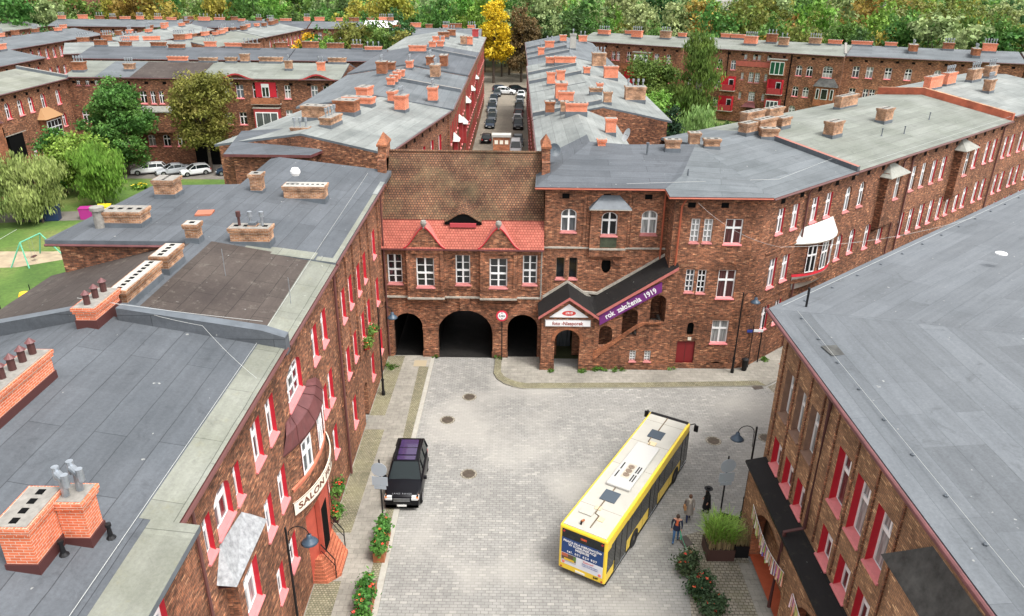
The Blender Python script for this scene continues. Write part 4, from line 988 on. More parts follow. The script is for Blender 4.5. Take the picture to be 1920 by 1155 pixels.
window(O1, 19.1, 9.75, 1.0, 2.05, 0, 'cross', GL_C, BRICK_D, PINKD, .15, -.6)
def hip_canopy(root, x0, x1, yo, z0, z1, m):
    mb = MB(); q = [(x0, -yo, z0), (x1, -yo, z0)]; t = [((x0*.62+x1*.38), -.02, z1), ((x0*.38+x1*.62), -.02, z1)]
    mb.face([q[0], q[1], t[1], t[0]], m); mb.face([(x0, 0, z0), q[0], t[0]], m); mb.face([q[1], (x1, 0, z0), t[1]], m)
    mb.box(x0, x1, -yo, 0, z0-.06, z0-.002, STONE); return mb.build('bay_canopy', root)
ZINC = plain('pale_zinc', (.25, .25, .22), .6, var=.2)
hip_canopy(O1, 16.6, 20.3, 1.0, 12.0, 12.85, ZINC)
bwx = bow(7.15, 2.85, .85)
mb = MB(); strip(mb, bwx, 5.6, 9.2, BRICK_D); mb.build('bow_bay', O1)
for i, g in ((3, GL_D), (6, GL_M), (9, GL_D)):
    (xa, ya), (xb, yb) = bwx[i-1], bwx[i+1]; window(O1, bwx[i][0], 6.4, .95, 2.2, 0, 'cross', g, RED, None, -.03, bwx[i][1]-.03, rot=atan2(yb-ya, xb-xa))
WROOF = plain('white_bow_roof', (.6, .59, .56), .55, var=.08)
mb = MB(); rm = bow(7.15, 3.15, 1.2); wl = bow(7.15, 2.3, .1); lo = bow(7.15, 2.5, .3)
for i in range(12):
    mb.face([(rm[i][0], rm[i][1], 8.9), (rm[i+1][0], rm[i+1][1], 8.9), (wl[i+1][0], wl[i+1][1], 10.0), (wl[i][0], wl[i][1], 10.0)], WROOF)
    mb.face([(rm[i][0], rm[i][1], 8.82), (rm[i+1][0], rm[i+1][1], 8.82), (rm[i+1][0], rm[i+1][1], 8.9), (rm[i][0], rm[i][1], 8.9)], STONE)
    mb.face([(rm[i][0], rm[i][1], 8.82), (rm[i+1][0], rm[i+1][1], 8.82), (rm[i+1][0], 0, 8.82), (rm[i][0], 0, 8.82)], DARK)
mb.face([(rm[0][0], rm[0][1], 8.9), (wl[0][0], 0, 10.0), (rm[0][0], 0, 8.9)], WROOF); mb.face([(rm[-1][0], rm[-1][1], 8.9), (wl[-1][0], 0, 10.0), (rm[-1][0], 0, 8.9)], WROOF)
mb.build('bow_canopy', O1)
mb = MB()
for i in range(12): mb.face([(bwx[i][0], bwx[i][1]-.08, 6.15), (bwx[i+1][0], bwx[i+1][1]-.08, 6.15), (lo[i+1][0], lo[i+1][1], 5.0), (lo[i][0], lo[i][1], 5.0)], WROOF)
for (xa, ya), (xb, yb) in zip(bwx, bwx[1:]): mb.face([(xa, ya-.08, 6.15), (xb, yb-.08, 6.15), (xb, yb, 6.35), (xa, ya, 6.35)], RED)
mb.build('bow_skirt', O1)
mb = MB(); under_eave(mb, 0, LO1, 13.3, BRICK_D, dark=2.6); mb.build('cornice', O1)
rO = roof_slab(O1, profO, -.85, 11.0, ka=.417, kb=.0, mat=FELT_B2, edge=GUTTER, gutter=GUTTER)
roof_slab(O1, [(a, b+.004) for a, b in profO], 11.0, LO1, mat=FELT_G, edge=GUTTER, gutter=GUTTER)
mb = MB(); parapet(mb, 10.95, .4, [(-.6, 13.45), (4, 14.2), (9, 15.0)], .38, FELT_B, plain('coping_dull_red', (.3, .12, .09), .8)); mb.build('party_parapet', O1)
for s in (4.7, 20.7): downpipe(O1, s, .2, 13.1, y=-.13, r=.07)
def ledge(root, x0, x1, z, m=BRICK_D):
    mb = MB(); mb.box(x0, x1, -.07, 0, z-.06, z+.06, m, skip='b'); return mb.build('string_course', root)
ledge(O1, 0, 4.2, 9.0); ledge(O1, 0, 4.2, 5.3)
for (s, y, w, d, h) in ((10.0, 8.8, 1.9, .8, 1.0), (12.0, 8.6, 2.6, .75, 1.15), (13.1, 10.5, 2.8, .7, 1.5), (14.9, 8.6, 1.5, .8, .95), (17.0, 10.8, 2.4, .7, 1.4)):
    chimney(O1, s, y, zprof(profO, y), w, d, h, BRICK_C if s != 13.1 else BRICK_C, 'holes', n=4, rot=0)
chimney(O1, 17.6, 5.2, zprof(profO, 5.2), 1.7, .9, 1.35, BRICK_C, 'holes', n=4)
O2 = thing('brick_house', 'long brick house in the right hand row, pale green roof with two big chimneys', 'house', (18.15+LO1*.747, 51.37+LO1*.664, 0), AO, 'brick houses of the estate')
LO2 = 23.8
w2 = []
for s in (2.1, 4.2, 6.5, 8.7): w2 += [swin(s, 9.55, 1.0, 2.25, rev=BRICK_D, sl=PINKD) if s < 6 else swin(s, 9.5, 1.0, 2.2, sl=PINKD), swin(s-.6, 5.3, 1.0, 2.3)]
for s in (14.9, 16.9): w2 += [swin(s, 9.4, 1.0, 2.3), swin(s-.3, 5.3, 1.0, 2.2, .4)]
for s in (19.9, 21.9): w2 += [swin(s, 9.4, 1.0, 2.3), swin(s-.3, 5.3, 1.0, 2.2)]
w2 += [swin(10.3, 5.3, .9, 2.2), swin(12.3, 5.3, .95, 2.2)]
for s in (2.1, 4.2, 6.5, 8.7, 14.9, 16.9, 19.9, 21.9): w2 += [swin(s-.4, 2.0, 1.0, 1.9)]
shell(O2, LO2, 14, profO, .2, ops_of(w2), BRICK_D, BRICK_D)
put(O2, w2, dep=.14, fw=.12)
mb = MB(); facade(mb, 11.0, 13.6, 7.6, 12.3, [(12.1, 13.2, 9.4, 11.7)], BRICK_D, -.7)
for x in (11.0, 13.6): mb.face([(x, -.7, 7.6), (x, 0, 7.0), (x, 0, 12.3), (x, -.7, 12.3)], BRICK_D)
mb.face([(11.0, -.7, 7.6), (13.6, -.7, 7.6), (13.6, 0, 6.9), (11.0, 0, 6.9)], BRICK_D); mb.build('bay', O2)
window(O2, 12.65, 9.4, 1.1, 2.3, 0, 'cross', GL_M, BRICK_D, PINKD, .15, -.7)
hip_canopy(O2, 10.6, 14.0, 1.1, 12.1, 12.9, ZINC)
roof_slab(O2, profO, 0, LO2, mat=FELT_G, edge=GUTTER, gutter=GUTTER)
mb = MB(); RUST = plain('red_oxide_wall', (.4, .1, .05), .75, var=.4, vscale=.9); parapet(mb, LO2, .5, [(-.5, 13.45), (4, 14.2), (9, 15.0), (14, 14.5)], .75, RUST, BRICK_C); mb.build('party_parapet', O2)
mb = MB(); under_eave(mb, 0, LO2, 13.3, BRICK_D, dark=2.4); mb.build('cornice', O2)
for s in (.9, 23.3): downpipe(O2, s, .2, 13.1, y=-.13, r=.08)
chimney(O2, 6.3, 5.4, zprof(profO, 5.4), 1.7, .9, 1.35, BRICK_C, 'holes', n=4)
chimney(O2, 8.9, 10.6, 14.8, 3.6, .7, 1.3, BRICK_C, 'holes', n=7)
for s, y in ((1.3, 3.2), (4.6, 2.6), (13.0, 3.8)):
    mb = MB(); mb.lathe([(.11, 0), (.05, .1), (.045, .6), (.08, .62), (.08, .7)], (0, 0, 0), LEAD, 8); mb.build('roof_vent', O2, (s, y, zprof(profO, y)))
O3 = thing('brick_house', 'last brick house of the right hand row, red window reveals and a pale roof', 'house', (18.15+(LO1+LO2)*.747, 51.37+(LO1+LO2)*.664, 0), AO, 'brick houses of the estate')
w3 = []
for s in (1.6, 3.6, 6.5, 8.5, 11.5, 14, 17, 19.5): w3 += [swin(s, 9.2, 1.0, 2.3), swin(s, 5.2, 1.0, 2.2), swin(s, 1.9, 1.0, 2)]
profO3 = [(-.6, 13.9), (9.0, 15.3), (14.0, 14.9)]
shell(O3, 26, 14, profO3, .2, ops_of(w3), BRICK_D, BRICK_D); put(O3, w3, dep=.14, fw=.12)
roof_slab(O3, profO3, .3, 26, mat=FELT_W, edge=LEAD, gutter=GUTTER)
for s, y, w in ((3.0, 9.3, 3.5), (8.2, 9.6, 2.6), (9.5, 5.5, 1.6), (14.5, 9, 3), (20, 9, 2.6)):
    chimney(O3, s, y, zprof(profO3, y), w, .75, 1.5, BRICK_N if s < 9 else BRICK_C, 'tubes' if s > 8 else 'holes', n=4)

# ------------------------------------------------------------------ near right building with the arcade
N = thing('brick_house', 'yellowish brick house at the lower right with a grey flat roof and an arcade', 'house', (13.2, 33.0, 0), -R90, 'brick houses of the estate')
def nwin(Yc, z, w, h, st='cross', g=None, rev=RED, sl=PINK): return (33-Yc, z, w, h, 0, st, g or random.choice([GL_C, GL_M, GL_C]), rev, sl)
TAUPE = plain('taupe_reveal', (.22, .13, .09), .8, var=.2)
wn = [nwin(y, 7.85, 1.0, 2.45, 'tee', GL_C, TAUPE, TAUPE) for y in (31.45, 29.85, 28.2)]
wn += [nwin(y, 7.68, 1.15, 2.62, 'tee', GL_R if y > 24 else GL_C) for y in (24.94, 23.17, 21.4)]
wn += [nwin(y, 4.85, 1.05, 1.6, 'cross', GL_R) for y in (31.45, 29.75, 28.1, 24.94, 23.15, 21.4)]
wn += [nwin(17.6, 7.68, 1.1, 2.5), nwin(18.9, 4.8, 1.05, 1.6), nwin(16.6, 4.8, 1.05, 1.6)]
LN = 24
mb = MB(); facade(mb, 0, LN, 0, 12.3, ops_of(wn), BRICK_Y)
dO = Vector((.755, .656))
def NL(X, Yw, z): return (33-Yw, X-13.2, z)
P0 = (13.2, 33.0); P1 = (13.2+34*.755, 33.0+34*.656)
mb.face([NL(*P0, 0), NL(*P1, 0), NL(*P1, 12.3), NL(*P0, 12.3)], BRICK_Y)
mb.build('wall', N)
put(N, wn, dep=.3, fw=.11)
mb = MB()
c = NL(12.6, 34.0, 12.5); a = NL(12.6, 8.0, 12.5); b = NL(12.6+36*.755, 34+36*.656, 12.5)
hx, hy = 12.6+16*.91, 34-16*.415; h = NL(hx, hy, 13.75)
mb.face([c, h, NL(hx, 6, 13.75), NL(12.6, 6, 12.5)], FELT_NR := felt('felt_smooth_grey', (.148, .16, .172), (.84, .85, .86), rl=1.05, bl=9.0, seam=.72), rot=0)
mb.face([c, b, NL(hx+30*.755, hy+30*.656, 13.75), h], FELT_NR)
mb.face([h, NL(hx+30*.755, hy+30*.656, 13.75), NL(70, 30, 13.9), NL(70, 6, 13.9), NL(hx, 6, 13.75)], FELT_NR)
for p, q in ((NL(12.6, 6, 12.5), c), (c, b)):
    mb.face([(p[0], p[1], 12.28), (q[0], q[1], 12.28), q, p], LEAD)
mb.face([NL(12.6, 6, 12.28), NL(12.6, 34, 12.28), NL(13.3, 33, 12.28), NL(13.3, 6, 12.28)], BRICK_D)
mb.face([NL(12.6, 34, 12.28), NL(b[1]+13.2, 33-b[0], 12.28), NL(b[1]+13.4, 32.8-b[0], 12.28), NL(13.3, 33, 12.28)], BRICK_D)
roN = mb.build('roof', N)
g = MB(); g.tube([NL(12.5, 6, 12.42), NL(12.5, 34.05, 12.42)], .09, MAROON, 8); g.build('gutter', roN)
mb = MB()
for w0 in (33-32.4, 33-30.65, 33-29.0, 33-27.5, 33-26.0, 33-24.05, 33-22.3, 33-20.4):
    mb.box(w0-.05, w0+.05, -.07, 0, 5.0, 12.1, BRICK_D, skip='b')
mb.box(0, LN, -.14, 0, 11.7, 12.28, BRICK_D, skip='b')
mb.build('pilaster_strips', N)
mb = MB()
mb.tube([(33-26.75, -.55, 12.4), (33-26.75, -.14, 11.6), (33-26.75, -.14, 5.1), (33-26.9, -.9, 4.75), (33-26.9, -.95, .3)], .09, MAROON_D, 7); mb.build('downpipe', N)
ar = [(33-30.6, 33-26.1, .0, 3.75, 1.9), (33-24.7, 33-20.2, .0, 3.75, 1.9), (33-18.8, 33-14.3, .0, 3.75, 1.9)]
AC = MB(); facade(AC, .6, 21, 0, 4.5, ar, BRICK_Y, -.85); 
for o in ar: liner(AC, o[1]-o[0], o[3], o[4], .55, BRICK_O, y0=-.85, x=(o[0]+o[1])/2, z=0, n=14)
AC.face([(.6, -.85, 0), (.6, 0, 0), (.6, 0, 4.5), (.6, -.85, 4.5)], BRICK_Y)
AC.build('arcade', N)
mb = MB()
for o in ar: mb = MB(); arch_ring(mb, o[0], o[1], o[3], o[4], .3, -.9, -.85, BRICK_Y, 18); mb.build('arch_ring', N)
mb = MB(); mb.face([(.35, -1.02, 4.5), (21, -1.02, 4.5), (21, 0, 4.74), (.35, 0, 4.74)], FELT_K); mb.face([(.35, -1.02, 4.38), (21, -1.02, 4.38), (21, -1.02, 4.5), (.35, -1.02, 4.5)], BLACK)
mb.face([(.35, -1.02, 4.38), (.35, -1.02, 4.5), (.35, 0, 4.74), (.35, 0, 4.38)], BLACK); mb.face([(.35, -1.02, 4.38), (21, -1.02, 4.38), (21, -.85, 4.38), (.35, -.85, 4.38)], BLACK); mb.build('arcade_roof', N)
mb = MB(); mb.face([(1.0, -.8, .12), (21, -.8, .12), (21, -.02, .12), (1.0, -.02, .12)], plain('red_terrace_floor', (.4, .08, .03), .7, var=.15)); mb.build('arcade_floor', N)
hipm = plain('weathered_sheet', (.055, .055, .05), .65, var=.7, vscale=1.6)
mb = MB(); mb.face([(13.1, -.75, 9.8), (18.5, -.75, 9.8), (17.5, 0, 11.3), (14.4, 0, 11.3)], hipm); mb.face([(13.1, 0, 9.9), (13.1, -.75, 9.8), (14.4, 0, 11.3)], hipm); mb.box(13.7, 18.2, -.55, 0, 4.8, 9.8, BRICK_Y, skip='bt')
mb.build('bay_canopy', N)
for k in range(11):
    p = MB(); p.lathe([(.075, 0), (.075, .05), (.03, .08)], (0, 0, 0), LEAD, 6)
    Yk = 32.6-k*2.2; p.build('wire_holder', roN, NL(13.7, Yk, 12.6))
for k in range(12):
    p = MB(); p.lathe([(.075, 0), (.075, .05), (.03, .08)], (0, 0, 0), LEAD, 6)
    t = 2.0+k*2.7; p.build('wire_holder', roN, NL(12.6+t*.755+.5, 34+t*.656-.55, 12.57))
mb = MB(); mb.tube([NL(14.4, 34.0, 12.4), NL(14.4, 34.0, 13.6)], .06, BLACK); mb.build('vent_pipe', roN)
mb = MB(); mb.box(-.45, .45, -.4, .4, 0, .012, hipm); mb.build('felt_patch', roN, NL(14.0, 29.3, 12.63), .15)
mb = MB(); mb.lathe([(.3, 0), (.3, .06), (.2, .1), (0, .1)], (0, 0, 0), WHITE, 14); mb.build('roof_vent', roN, NL(26.5, 38.9, 13.7))
# lightning wires lying on the roofs
WIRE = plain('aluminium_wire', (.42, .43, .41), .5)
WIRED = plain('dark_cable', (.12, .13, .14), .6)
def wire(pts, label, m=WIRE, r=.02, sag=0):
    r *= .42; mb = MB(); P = []
    for a, b in zip(pts, pts[1:]):
        a, b = Vector(a), Vector(b)
        for i in range(8):
            t = i/8; q = a.lerp(b, t); q.z -= sag*4*t*(1-t); P.append(q)
    P.append(Vector(pts[-1])); mb.tube(P, r, m, 4); o = mb.build('cable'); return tag(o, label, 'cable')
ZR = lambda X: 12.5+(X-12.6)*.0859
wire([(13.7, 33.2, 12.72), (13.7, 8, 12.72)], 'pale wire running parallel to the maroon gutter of the lower right roof')
wire([(13.2, 33.9, 12.68), (38.5, 55.6, 12.75)], 'pale wire along the far eave of the lower right roof')
wire([(13.5, 33.2, 12.7), (19.0, 31.1, 13.2), (27.2, 27.4, 13.85), (45, 27, 14.0)], 'dark wire crossing the lower right roof along its hip', WIRED, .018)
wire([(-10.1, 12, 13.85), (-10.15, 27, 13.8), (-10.3, 37, 13.85), (-10.5, 54, 13.9)], 'pale lightning wire along the eaves of the left hand roofs', r=.022)
wire([(-16.5, 27.6, 15.5), (-12, 26.6, 14.75), (-9.3, 24.3, 13.75)], 'thin cable hanging across the lower left grey roof', r=.018, sag=.12)
wire([(-17, 27.2, 15.6), (-10, 27.6, 14.5)], 'cable lying along the coping between grey and brown roof', r=.02, sag=.05)
wire([(-25.5, 37.2, 15.0), (-40, 28, 9.0)], 'overhead cable from the grey roof towards the playground', r=.02, sag=.6)
wire([(12.6, 50.2, 13.1), (16, 43, 12.5), (30.5, 48.3, 12.9)], 'overhead cable hanging between the corner house and the grey roof', r=.02, sag=.5)
wire([(8, 52.5, 13.75), (19, 53.5, 13.95), (26, 60.5, 14.1)], 'pale wire on the grey corner house roof', r=.02)
wire([(28, 59.5, 13.9), (52, 81, 13.9)], 'pale wire along the pale green roof of the right hand row', r=.02)
# ------------------------------------------------------------------ streets and houses beyond the gate
def row(p0, p1, depth, ze, label, wins, wall=None, roofm=None, rise=1.3, ridge=None, zb=None, chims=(), ov=.45, gutter=None, group='brick houses of the estate', ka=0, kb=0, rev=RED, sl=PINK, name='brick_house', mats=None, dark=2.6, dep=.22, back=True, parap=None):
    L_ = 0
    d = Vector((p1[0]-p0[0], p1[1]-p0[1])); L = d.length; an = atan2(d.y, d.x)
    t = thing(name, label, 'house', (p0[0], p0[1], 0), an, group)
    ridge = ridge or depth*.5; zb = ze if zb is None else zb
    prof = [(-ov, ze), (ridge, ze+rise), (depth+ov, zb)]
    w = [v if len(v) > 5 else (*v, 'cross') for v in wins]
    shell(t, L, depth, prof, .2, ops_of(w), wall or BRICK_D, BRICK_D, back=back)
    for v in w:
        window(t, v[0], v[1], v[2], v[3], v[4], v[5], v[6] if len(v) > 6 else None, v[7] if len(v) > 7 else rev, v[8] if len(v) > 8 else sl, dep, 0, fw=.085)
    roof_slab(t, prof, 0, L, ka, kb, mat=roofm or FELT_G, edge=LEAD, gutter=gutter or GUTTER, mats=mats)
    mb = MB(); under_eave(mb, 0, L, ze-.2, BRICK_D, dark=dark); mb.build('cornice', t)
    for c in chims:
        s, y, w_, d_, h_ = c[:5]; h_ *= .85; chimney(t, s, y, zprof(prof, y), w_, d_, h_, c[5] if len(c) > 5 else BRICK_N, c[6] if len(c) > 6 else 'holes', n=c[7] if len(c) > 7 else 3)
    if parap:
        mb = MB()
        for x in parap: parapet(mb, x, .45, [(-ov, ze), (ridge, ze+rise)], .4, LEAD, CONC)
        mb.build('party_parapet', t)
    return t
def grid(s_list, zs, w=1.0, h=1.9, **k):
    out = []
    for z in zs:
        for s in s_list: out.append((s, z, w, h, k.get('rise', 0), k.get('style', 'cross')))
    return out
rnd = random.Random(3)
def auto(L, step=2.3, zs=(9.6, 6.0, 2.4), **k):
    n = int((L-1.6)/step); s0 = (L-(n-1)*step)/2
    return grid([s0+i*step for i in range(n)], zs, **k)
def rchims(L, ridge, n, m=None, wide=(1.4, 3.0), top=('holes', 'tubes')):
    return [(L*(i+.5)/n+rnd.uniform(-1, 1), ridge+rnd.uniform(-1.2, 1.0), rnd.uniform(*wide), .7, rnd.uniform(.9, 1.5), m or rnd.choice([BRICK_N, BRICK_N, BRICK_O]), rnd.choice(top), rnd.choice([3, 4, 5])) for i in range(n)]
# street behind the gate, left side (faces +X)
def facing_e(a, b): return a, b
S1 = []
t = row((-10.8, 62.2), (-7.2, 83.0), 14.5, 13.5, 'brick house just behind the gatehouse on the left with a slanting front and pale roof', grid([3, 6, 9, 12, 15, 18], (9.4, 5.8, 2.2), 1.0, 2.1), roofm=FELT_W, rise=1.3, ridge=7,
        chims=[(15.8, 3.3, 1.3, 1.1, 1.9, BRICK_N, 'tubes', 3), (18.8, 5.2, 1.3, .7, 1.4, BRICK_N), (14.8, 7.4, 1.2, 3.0, 1.0, BRICK_N), (10.0, 6.8, 1.6, 2.0, 1.5, BRICK_O), (4.6, 6.2, 2.6, 1.0, 1.0, BRICK_C, 'tubes', 4), (19.5, 8.5, 2.0, 1.2, 1.6, BRICK_N), (8, 9, 1.2, 2.4, 1.5, BRICK_C)])
t = row((-7.0, 83.2), (-6.9, 109.5), 16, 13.6, 'long brick house left of the back street with deep red reveals and a grey roof', grid([2, 4.3, 6.6, 9, 11.5, 14, 16.5, 19, 21.5, 24], (9.4, 5.8, 2.2), 1.0, 2.1), roofm=FELT_B2, rise=1.4, ridge=8,
        chims=[(2.2, 1.9, 1.4, 1.0, 1.9, BRICK_N, 'tubes', 3), (7, 7.2, .8, .8, 1.2, BRICK_N), (9.5, 7.2, .8, .8, 1.2, BRICK_N), (12, 7.2, .8, .8, 1.3, BRICK_N), (14.5, 7.1, .8, .8, 1.2, BRICK_N), (20, 3.4, 2.2, 1.2, 2.0, BRICK_C, 'tubes', 5), (19, 10.2, 1.6, 1.2, 2, BRICK_O, 'tubes', 3), (22, 9.5, 1.4, 1.0, 1.4, BRICK_O), (23.5, 7.2, 1.6, .8, 1.3, BRICK_N, 'tubes', 4)], parap=[12.0])
t = row((-6.9, 109.8), (-6.7, 140), 16, 13.8, 'brick house further along the left side of the street with a dark roof edge', grid([2+2.5*i for i in range(11)], (9.4, 5.8, 2.2), 1.0, 2.1), roofm=FELT_B, rise=1.4, ridge=8,
        chims=[(2, 5, 2.2, .9, 1.6, BRICK_O, 'tubes', 4), (3.5, 3.2, 2.4, 1.0, 2.0, BRICK_O), (24, 7, 1.4, 1.0, 1.3, BRICK_N), (27, 6, 1.4, 1.0, 1.3, BRICK_N, 'tubes', 3), (16, 8.5, 1.2, 2.6, 1.3, BRICK_N)], parap=[20])
t = row((-6.7, 140.3), (-6.6, 172), 16, 13.8, 'farthest brick house on the left of the street with a pale roof and red chimneys', grid([2+2.5*i for i in range(12)], (9.4, 5.8, 2.2), 1.0, 2.1), roofm=FELT_W, rise=1.3, ridge=8,
        chims=[(8, 2.8, 2.4, 1.0, 1.9, BRICK_C), (9, 1.7, 1.2, 1.0, 1.9, BRICK_N), (4, 7, 1.4, 2.0, 1.4, BRICK_N), (14, 7, 1.4, 2, 1.4, BRICK_O, 'tubes', 3), (20, 6, 1.4, 1.6, 1.6, BRICK_O, 'tubes', 3), (27, 1.6, 2.0, 1.2, 2.0, REDD, 'tubes', 4)])
# little white canopies and bays of the street houses
for k, (yy, z) in enumerate(((76.5, 6.5), (88, 9.3), (97, 9.8), (104, 8.3), (112, 9.8), (125, 9.6), (138, 9.7))):
    X = -10.4+(yy-62.2)*.173 if yy < 83 else -6.9
    t = thing('bay_window', 'red bay window with a pale metal hood on the street side behind the gate', 'bay window', (X, yy, 0), R90, 'street side bay windows')
    mb = MB(); mb.box(-.7, .7, -.45, 0, z-2.6, z, REDD, skip='b'); mb.build('bay', t)
    mb = MB(); mb.face([(-1, -.7, z), (1, -.7, z), (.5, 0, z+.8), (-.5, 0, z+.8)], WROOF); mb.face([(-1, 0, z), (-1, -.7, z), (-.5, 0, z+.8)], WROOF); mb.face([(1, -.7, z), (1, 0, z), (.5, 0, z+.8)], WROOF); mb.face([(-1, -.7, z), (1, -.7, z), (1, 0, z), (-1, 0, z)], DARK); mb.build('hood', t)
# right side (roofs seen from above, front looks at the street)
def srow(y0, y1, x0, x1, label, roofm, chims, parap=None, rise=1.4):
    L = y1-y0
    t = row((x0, y1), (x0, y0), x1-x0, 13.5, label, grid([1.6+2.4*i for i in range(int((L-2)/2.4))], (9.4, 5.8, 2.2), 1.0, 2.0), roofm=roofm, rise=rise, chims=[(y1-c[0], c[1]-x0, *c[2:]) for c in chims], parap=[y1-p for p in parap] if parap else None)
    return t
srow(60.5, 77.8, 2.4, 9.7, 'narrow brick house joining the corner house on the right of the street, pale roof', FELT_W,
     [(68.2, 8.6, .7, .9, 1.7, BRICK_N, 'plain'), (73.4, 5.9, .6, 2.0, 1.2, BRICK_N, 'holes', 5), (78.0, 3.6, .9, .9, 1.5, BRICK_O), (75.6, 4.9, .7, .7, 1.4, BRICK_C)], rise=1.5)
srow(78.2, 96, 2.4, 15.6, 'broad brick house on the right of the street with a pale roof and dark parapet', FELT_W,
     [(87.2, 5.2, 2.2, 1.2, 2.2, BRICK_N, 'holes', 4), (84.5, 5.6, .9, 1.6, 1.4, BRICK_N), (87.4, 13.5, 1.4, 2.2, 1.9, BRICK_C, 'tubes', 4), (80.2, 9.6, .6, .8, 1.5, BRICK_C), (90, 9.8, .8, .6, 1.0, BRICK_N), (86.5, 9.0, .9, 1.3, .8, BRICK_C)], parap=[80.0])
srow(96.2, 124, 2.4, 15.2, 'brick house half way down the right of the street, very pale roof with paired chimneys', FELT_W,
     [(99, 4.6, .8, 1.0, 1.9, BRICK_N), (99, 5.8, .8, 1.0, 1.9, BRICK_N), (105, 12.8, 1.2, 1.8, 2.0, BRICK_N), (104, 9.5, 1.0, .8, 1.2, BRICK_N), (117, 7.4, 1.2, 3.0, 1.3, BRICK_N), (119, 6.0, 1.2, 2.6, 1.3, BRICK_N), (118, 12.5, 1.6, 2.0, 2.4, BRICK_C, 'tubes', 4)], parap=[104, 113])
srow(124.2, 165, 2.6, 15.5, 'last brick house on the right of the street beside the trees, grey roof', FELT_B2,
     [(133, 4.4, 1.2, 1.0, 1.8, BRICK_N, 'tubes', 2), (143, 6.2, .8, 1.6, 1.6, BRICK_N, 'tubes', 2), (150, 9, 1.2, 1.2, 1.5, BRICK_N), (160, 13.5, 1.2, 1.6, 1.6, BRICK_N, 'tubes', 2), (138, 10, 1, 1, 3.0, CONCW, 'tubes', 2)], parap=[132, 140, 150])
# ------------------------------------------------------------------ left courtyard
WF = []
for x, z, h, r in ((1.9, 11.3, .8, 0), (3.2, 11.3, .8, 0), (4.5, 11.3, .8, 0), (23.8, 11.3, .8, 0)): WF.append((x, z, .6, h, r, 'cross', None, BRICK_D, PINKD))
for x in (10.9, 12.3, 13.5): WF.append((x, 8.8, 1.0 if x < 12 else .75, 1.8, 0, 'cross'))
for x in (22.9, 25, 27.4, 29.9, 33.5, 35.8, 37.6, 38.9): WF.append((x, 9.7, 1.1 if x != 35.8 else 1.0, 1.9, .3 if x < 24 else 0, 'cross'))
for x in (2.0, 7.2, 10.9, 13.2, 17.5, 20.5, 22.9, 25.0, 36.8, 38.5): WF.append((x, 5.9, 1.1, 1.8, 0, 'cross'))
for x in (2.2, 7.2, 11.0, 13.2, 15.3, 21.2, 23.4, 25.5, 34.0, 36.5): WF.append((x, 2.6, 1.1, 1.7, .3, 'cross'))
WF += [(28.8, 6.1, 1.9, 2.2, 0, 'grid'), (31.8, 6.3, 1.0, 1.8, 0, 'cross'), (31.9, 9.7, .9, 1.9, 0, 'cross'), (33.3+1.2, 6.4, .8, 1.8, 0, 'cross')]
WF = [w for i, w in enumerate(WF) if not (w[1] > 9 and w[0] in (33.5,) )]
F = row((-64.8, 113), (-25.0, 113.4), 12.5, 12.55, 'long dark brick house closing the grassy courtyard, with wavy eaves and parked cars in front', WF, roofm=FELT_G, rise=1.4, ridge=7, rev=REDD,
        chims=[(1.5, 2.0, 1.6, 1.1, 1.6, BRICK_O, 'tubes', 4), (8.5, 2.6, 1.3, 1.0, 1.2, BRICK_C, 'tubes', 4), (14, 6.8, 2.8, .7, 1.0, BRICK_N, 'holes', 5), (18.5, 6.9, 2.6, .7, .8, BRICK_C), (22, 6.9, 1.6, .7, .9, BRICK_C), (24, 7.2, 1.2, 1, 1.5, BRICK_C), (28, 6.9, 3.4, .7, 1.0, BRICK_C), (31.5, 3.6, 1.0, .7, 1.6, BRICK_C, 'tubes', 1), (36.5, 2.5, 1.0, 1.0, 1.8, BRICK_N, 'tubes', 2), (38, 6.9, 2.6, .7, 1.0, BRICK_C)])
mb = MB(); mb.face([(4.6, -.46, 12.556), (16.5, -.46, 12.556), (16.5, 6.6, 13.93), (4.6, 6.6, 13.93)], FELT_B2); mb.face([(9.6, -.46, 12.56), (19.5, -.46, 12.56), (19.5, 6.6, 13.94), (9.6, 6.6, 13.94)], FELT_D); mb.build('roof_patch', F)
for cx in (24.8, 36.4):
    mb = MB(); n = 10; P = [(cx-2.6+5.2*i/n, 12.5+.75*(1-cos(2*pi*i/n))/2) for i in range(n+1)]
    for (xa, za), (xb, zb) in zip(P, P[1:]):
        mb.face([(xa, -.5, za-.2), (xb, -.5, zb-.2), (xb, -.5, zb+.03), (xa, -.5, za+.03)], REDD)
        mb.face([(xa, -.5, za+.03), (xb, -.5, zb+.03), (xb, 2.2, 13.08+(zb-12.5)*.55), (xa, 2.2, 13.08+(za-12.5)*.55)], FELT_G)
        mb.face([(xa, -.05, 12.0), (xb, -.05, 12.0), (xb, -.05, zb-.1), (xa, -.05, za-.1)], BRICK_D)
    mb.build('wavy_eave', F)
mb = MB(); mb.box(26.9, 30.6, -.8, 0, 5.2, 8.4, REDD, skip='b'); mb.box(26.8, 30.7, -.9, 0, 8.4, 8.55, STONE); mb.box(27.1, 30.4, -.82, -.8, 5.6, 7.9, WHITE); mb.box(27.25, 30.25, -.84, -.81, 5.75, 7.75, GL_M)
for x in (28.2, 29.3): mb.box(x-.05, x+.05, -.86, -.83, 5.75, 7.75, WHITE)
mb.build('bay', F)
mb = MB(); mb.box(26.7, 30.9, -.9, -.8, 9.0, 9.9, BRICK_O); mb.box(26.7, 30.9, -.9, 0, 8.95, 9.05, STONE); mb.build('balcony', F)
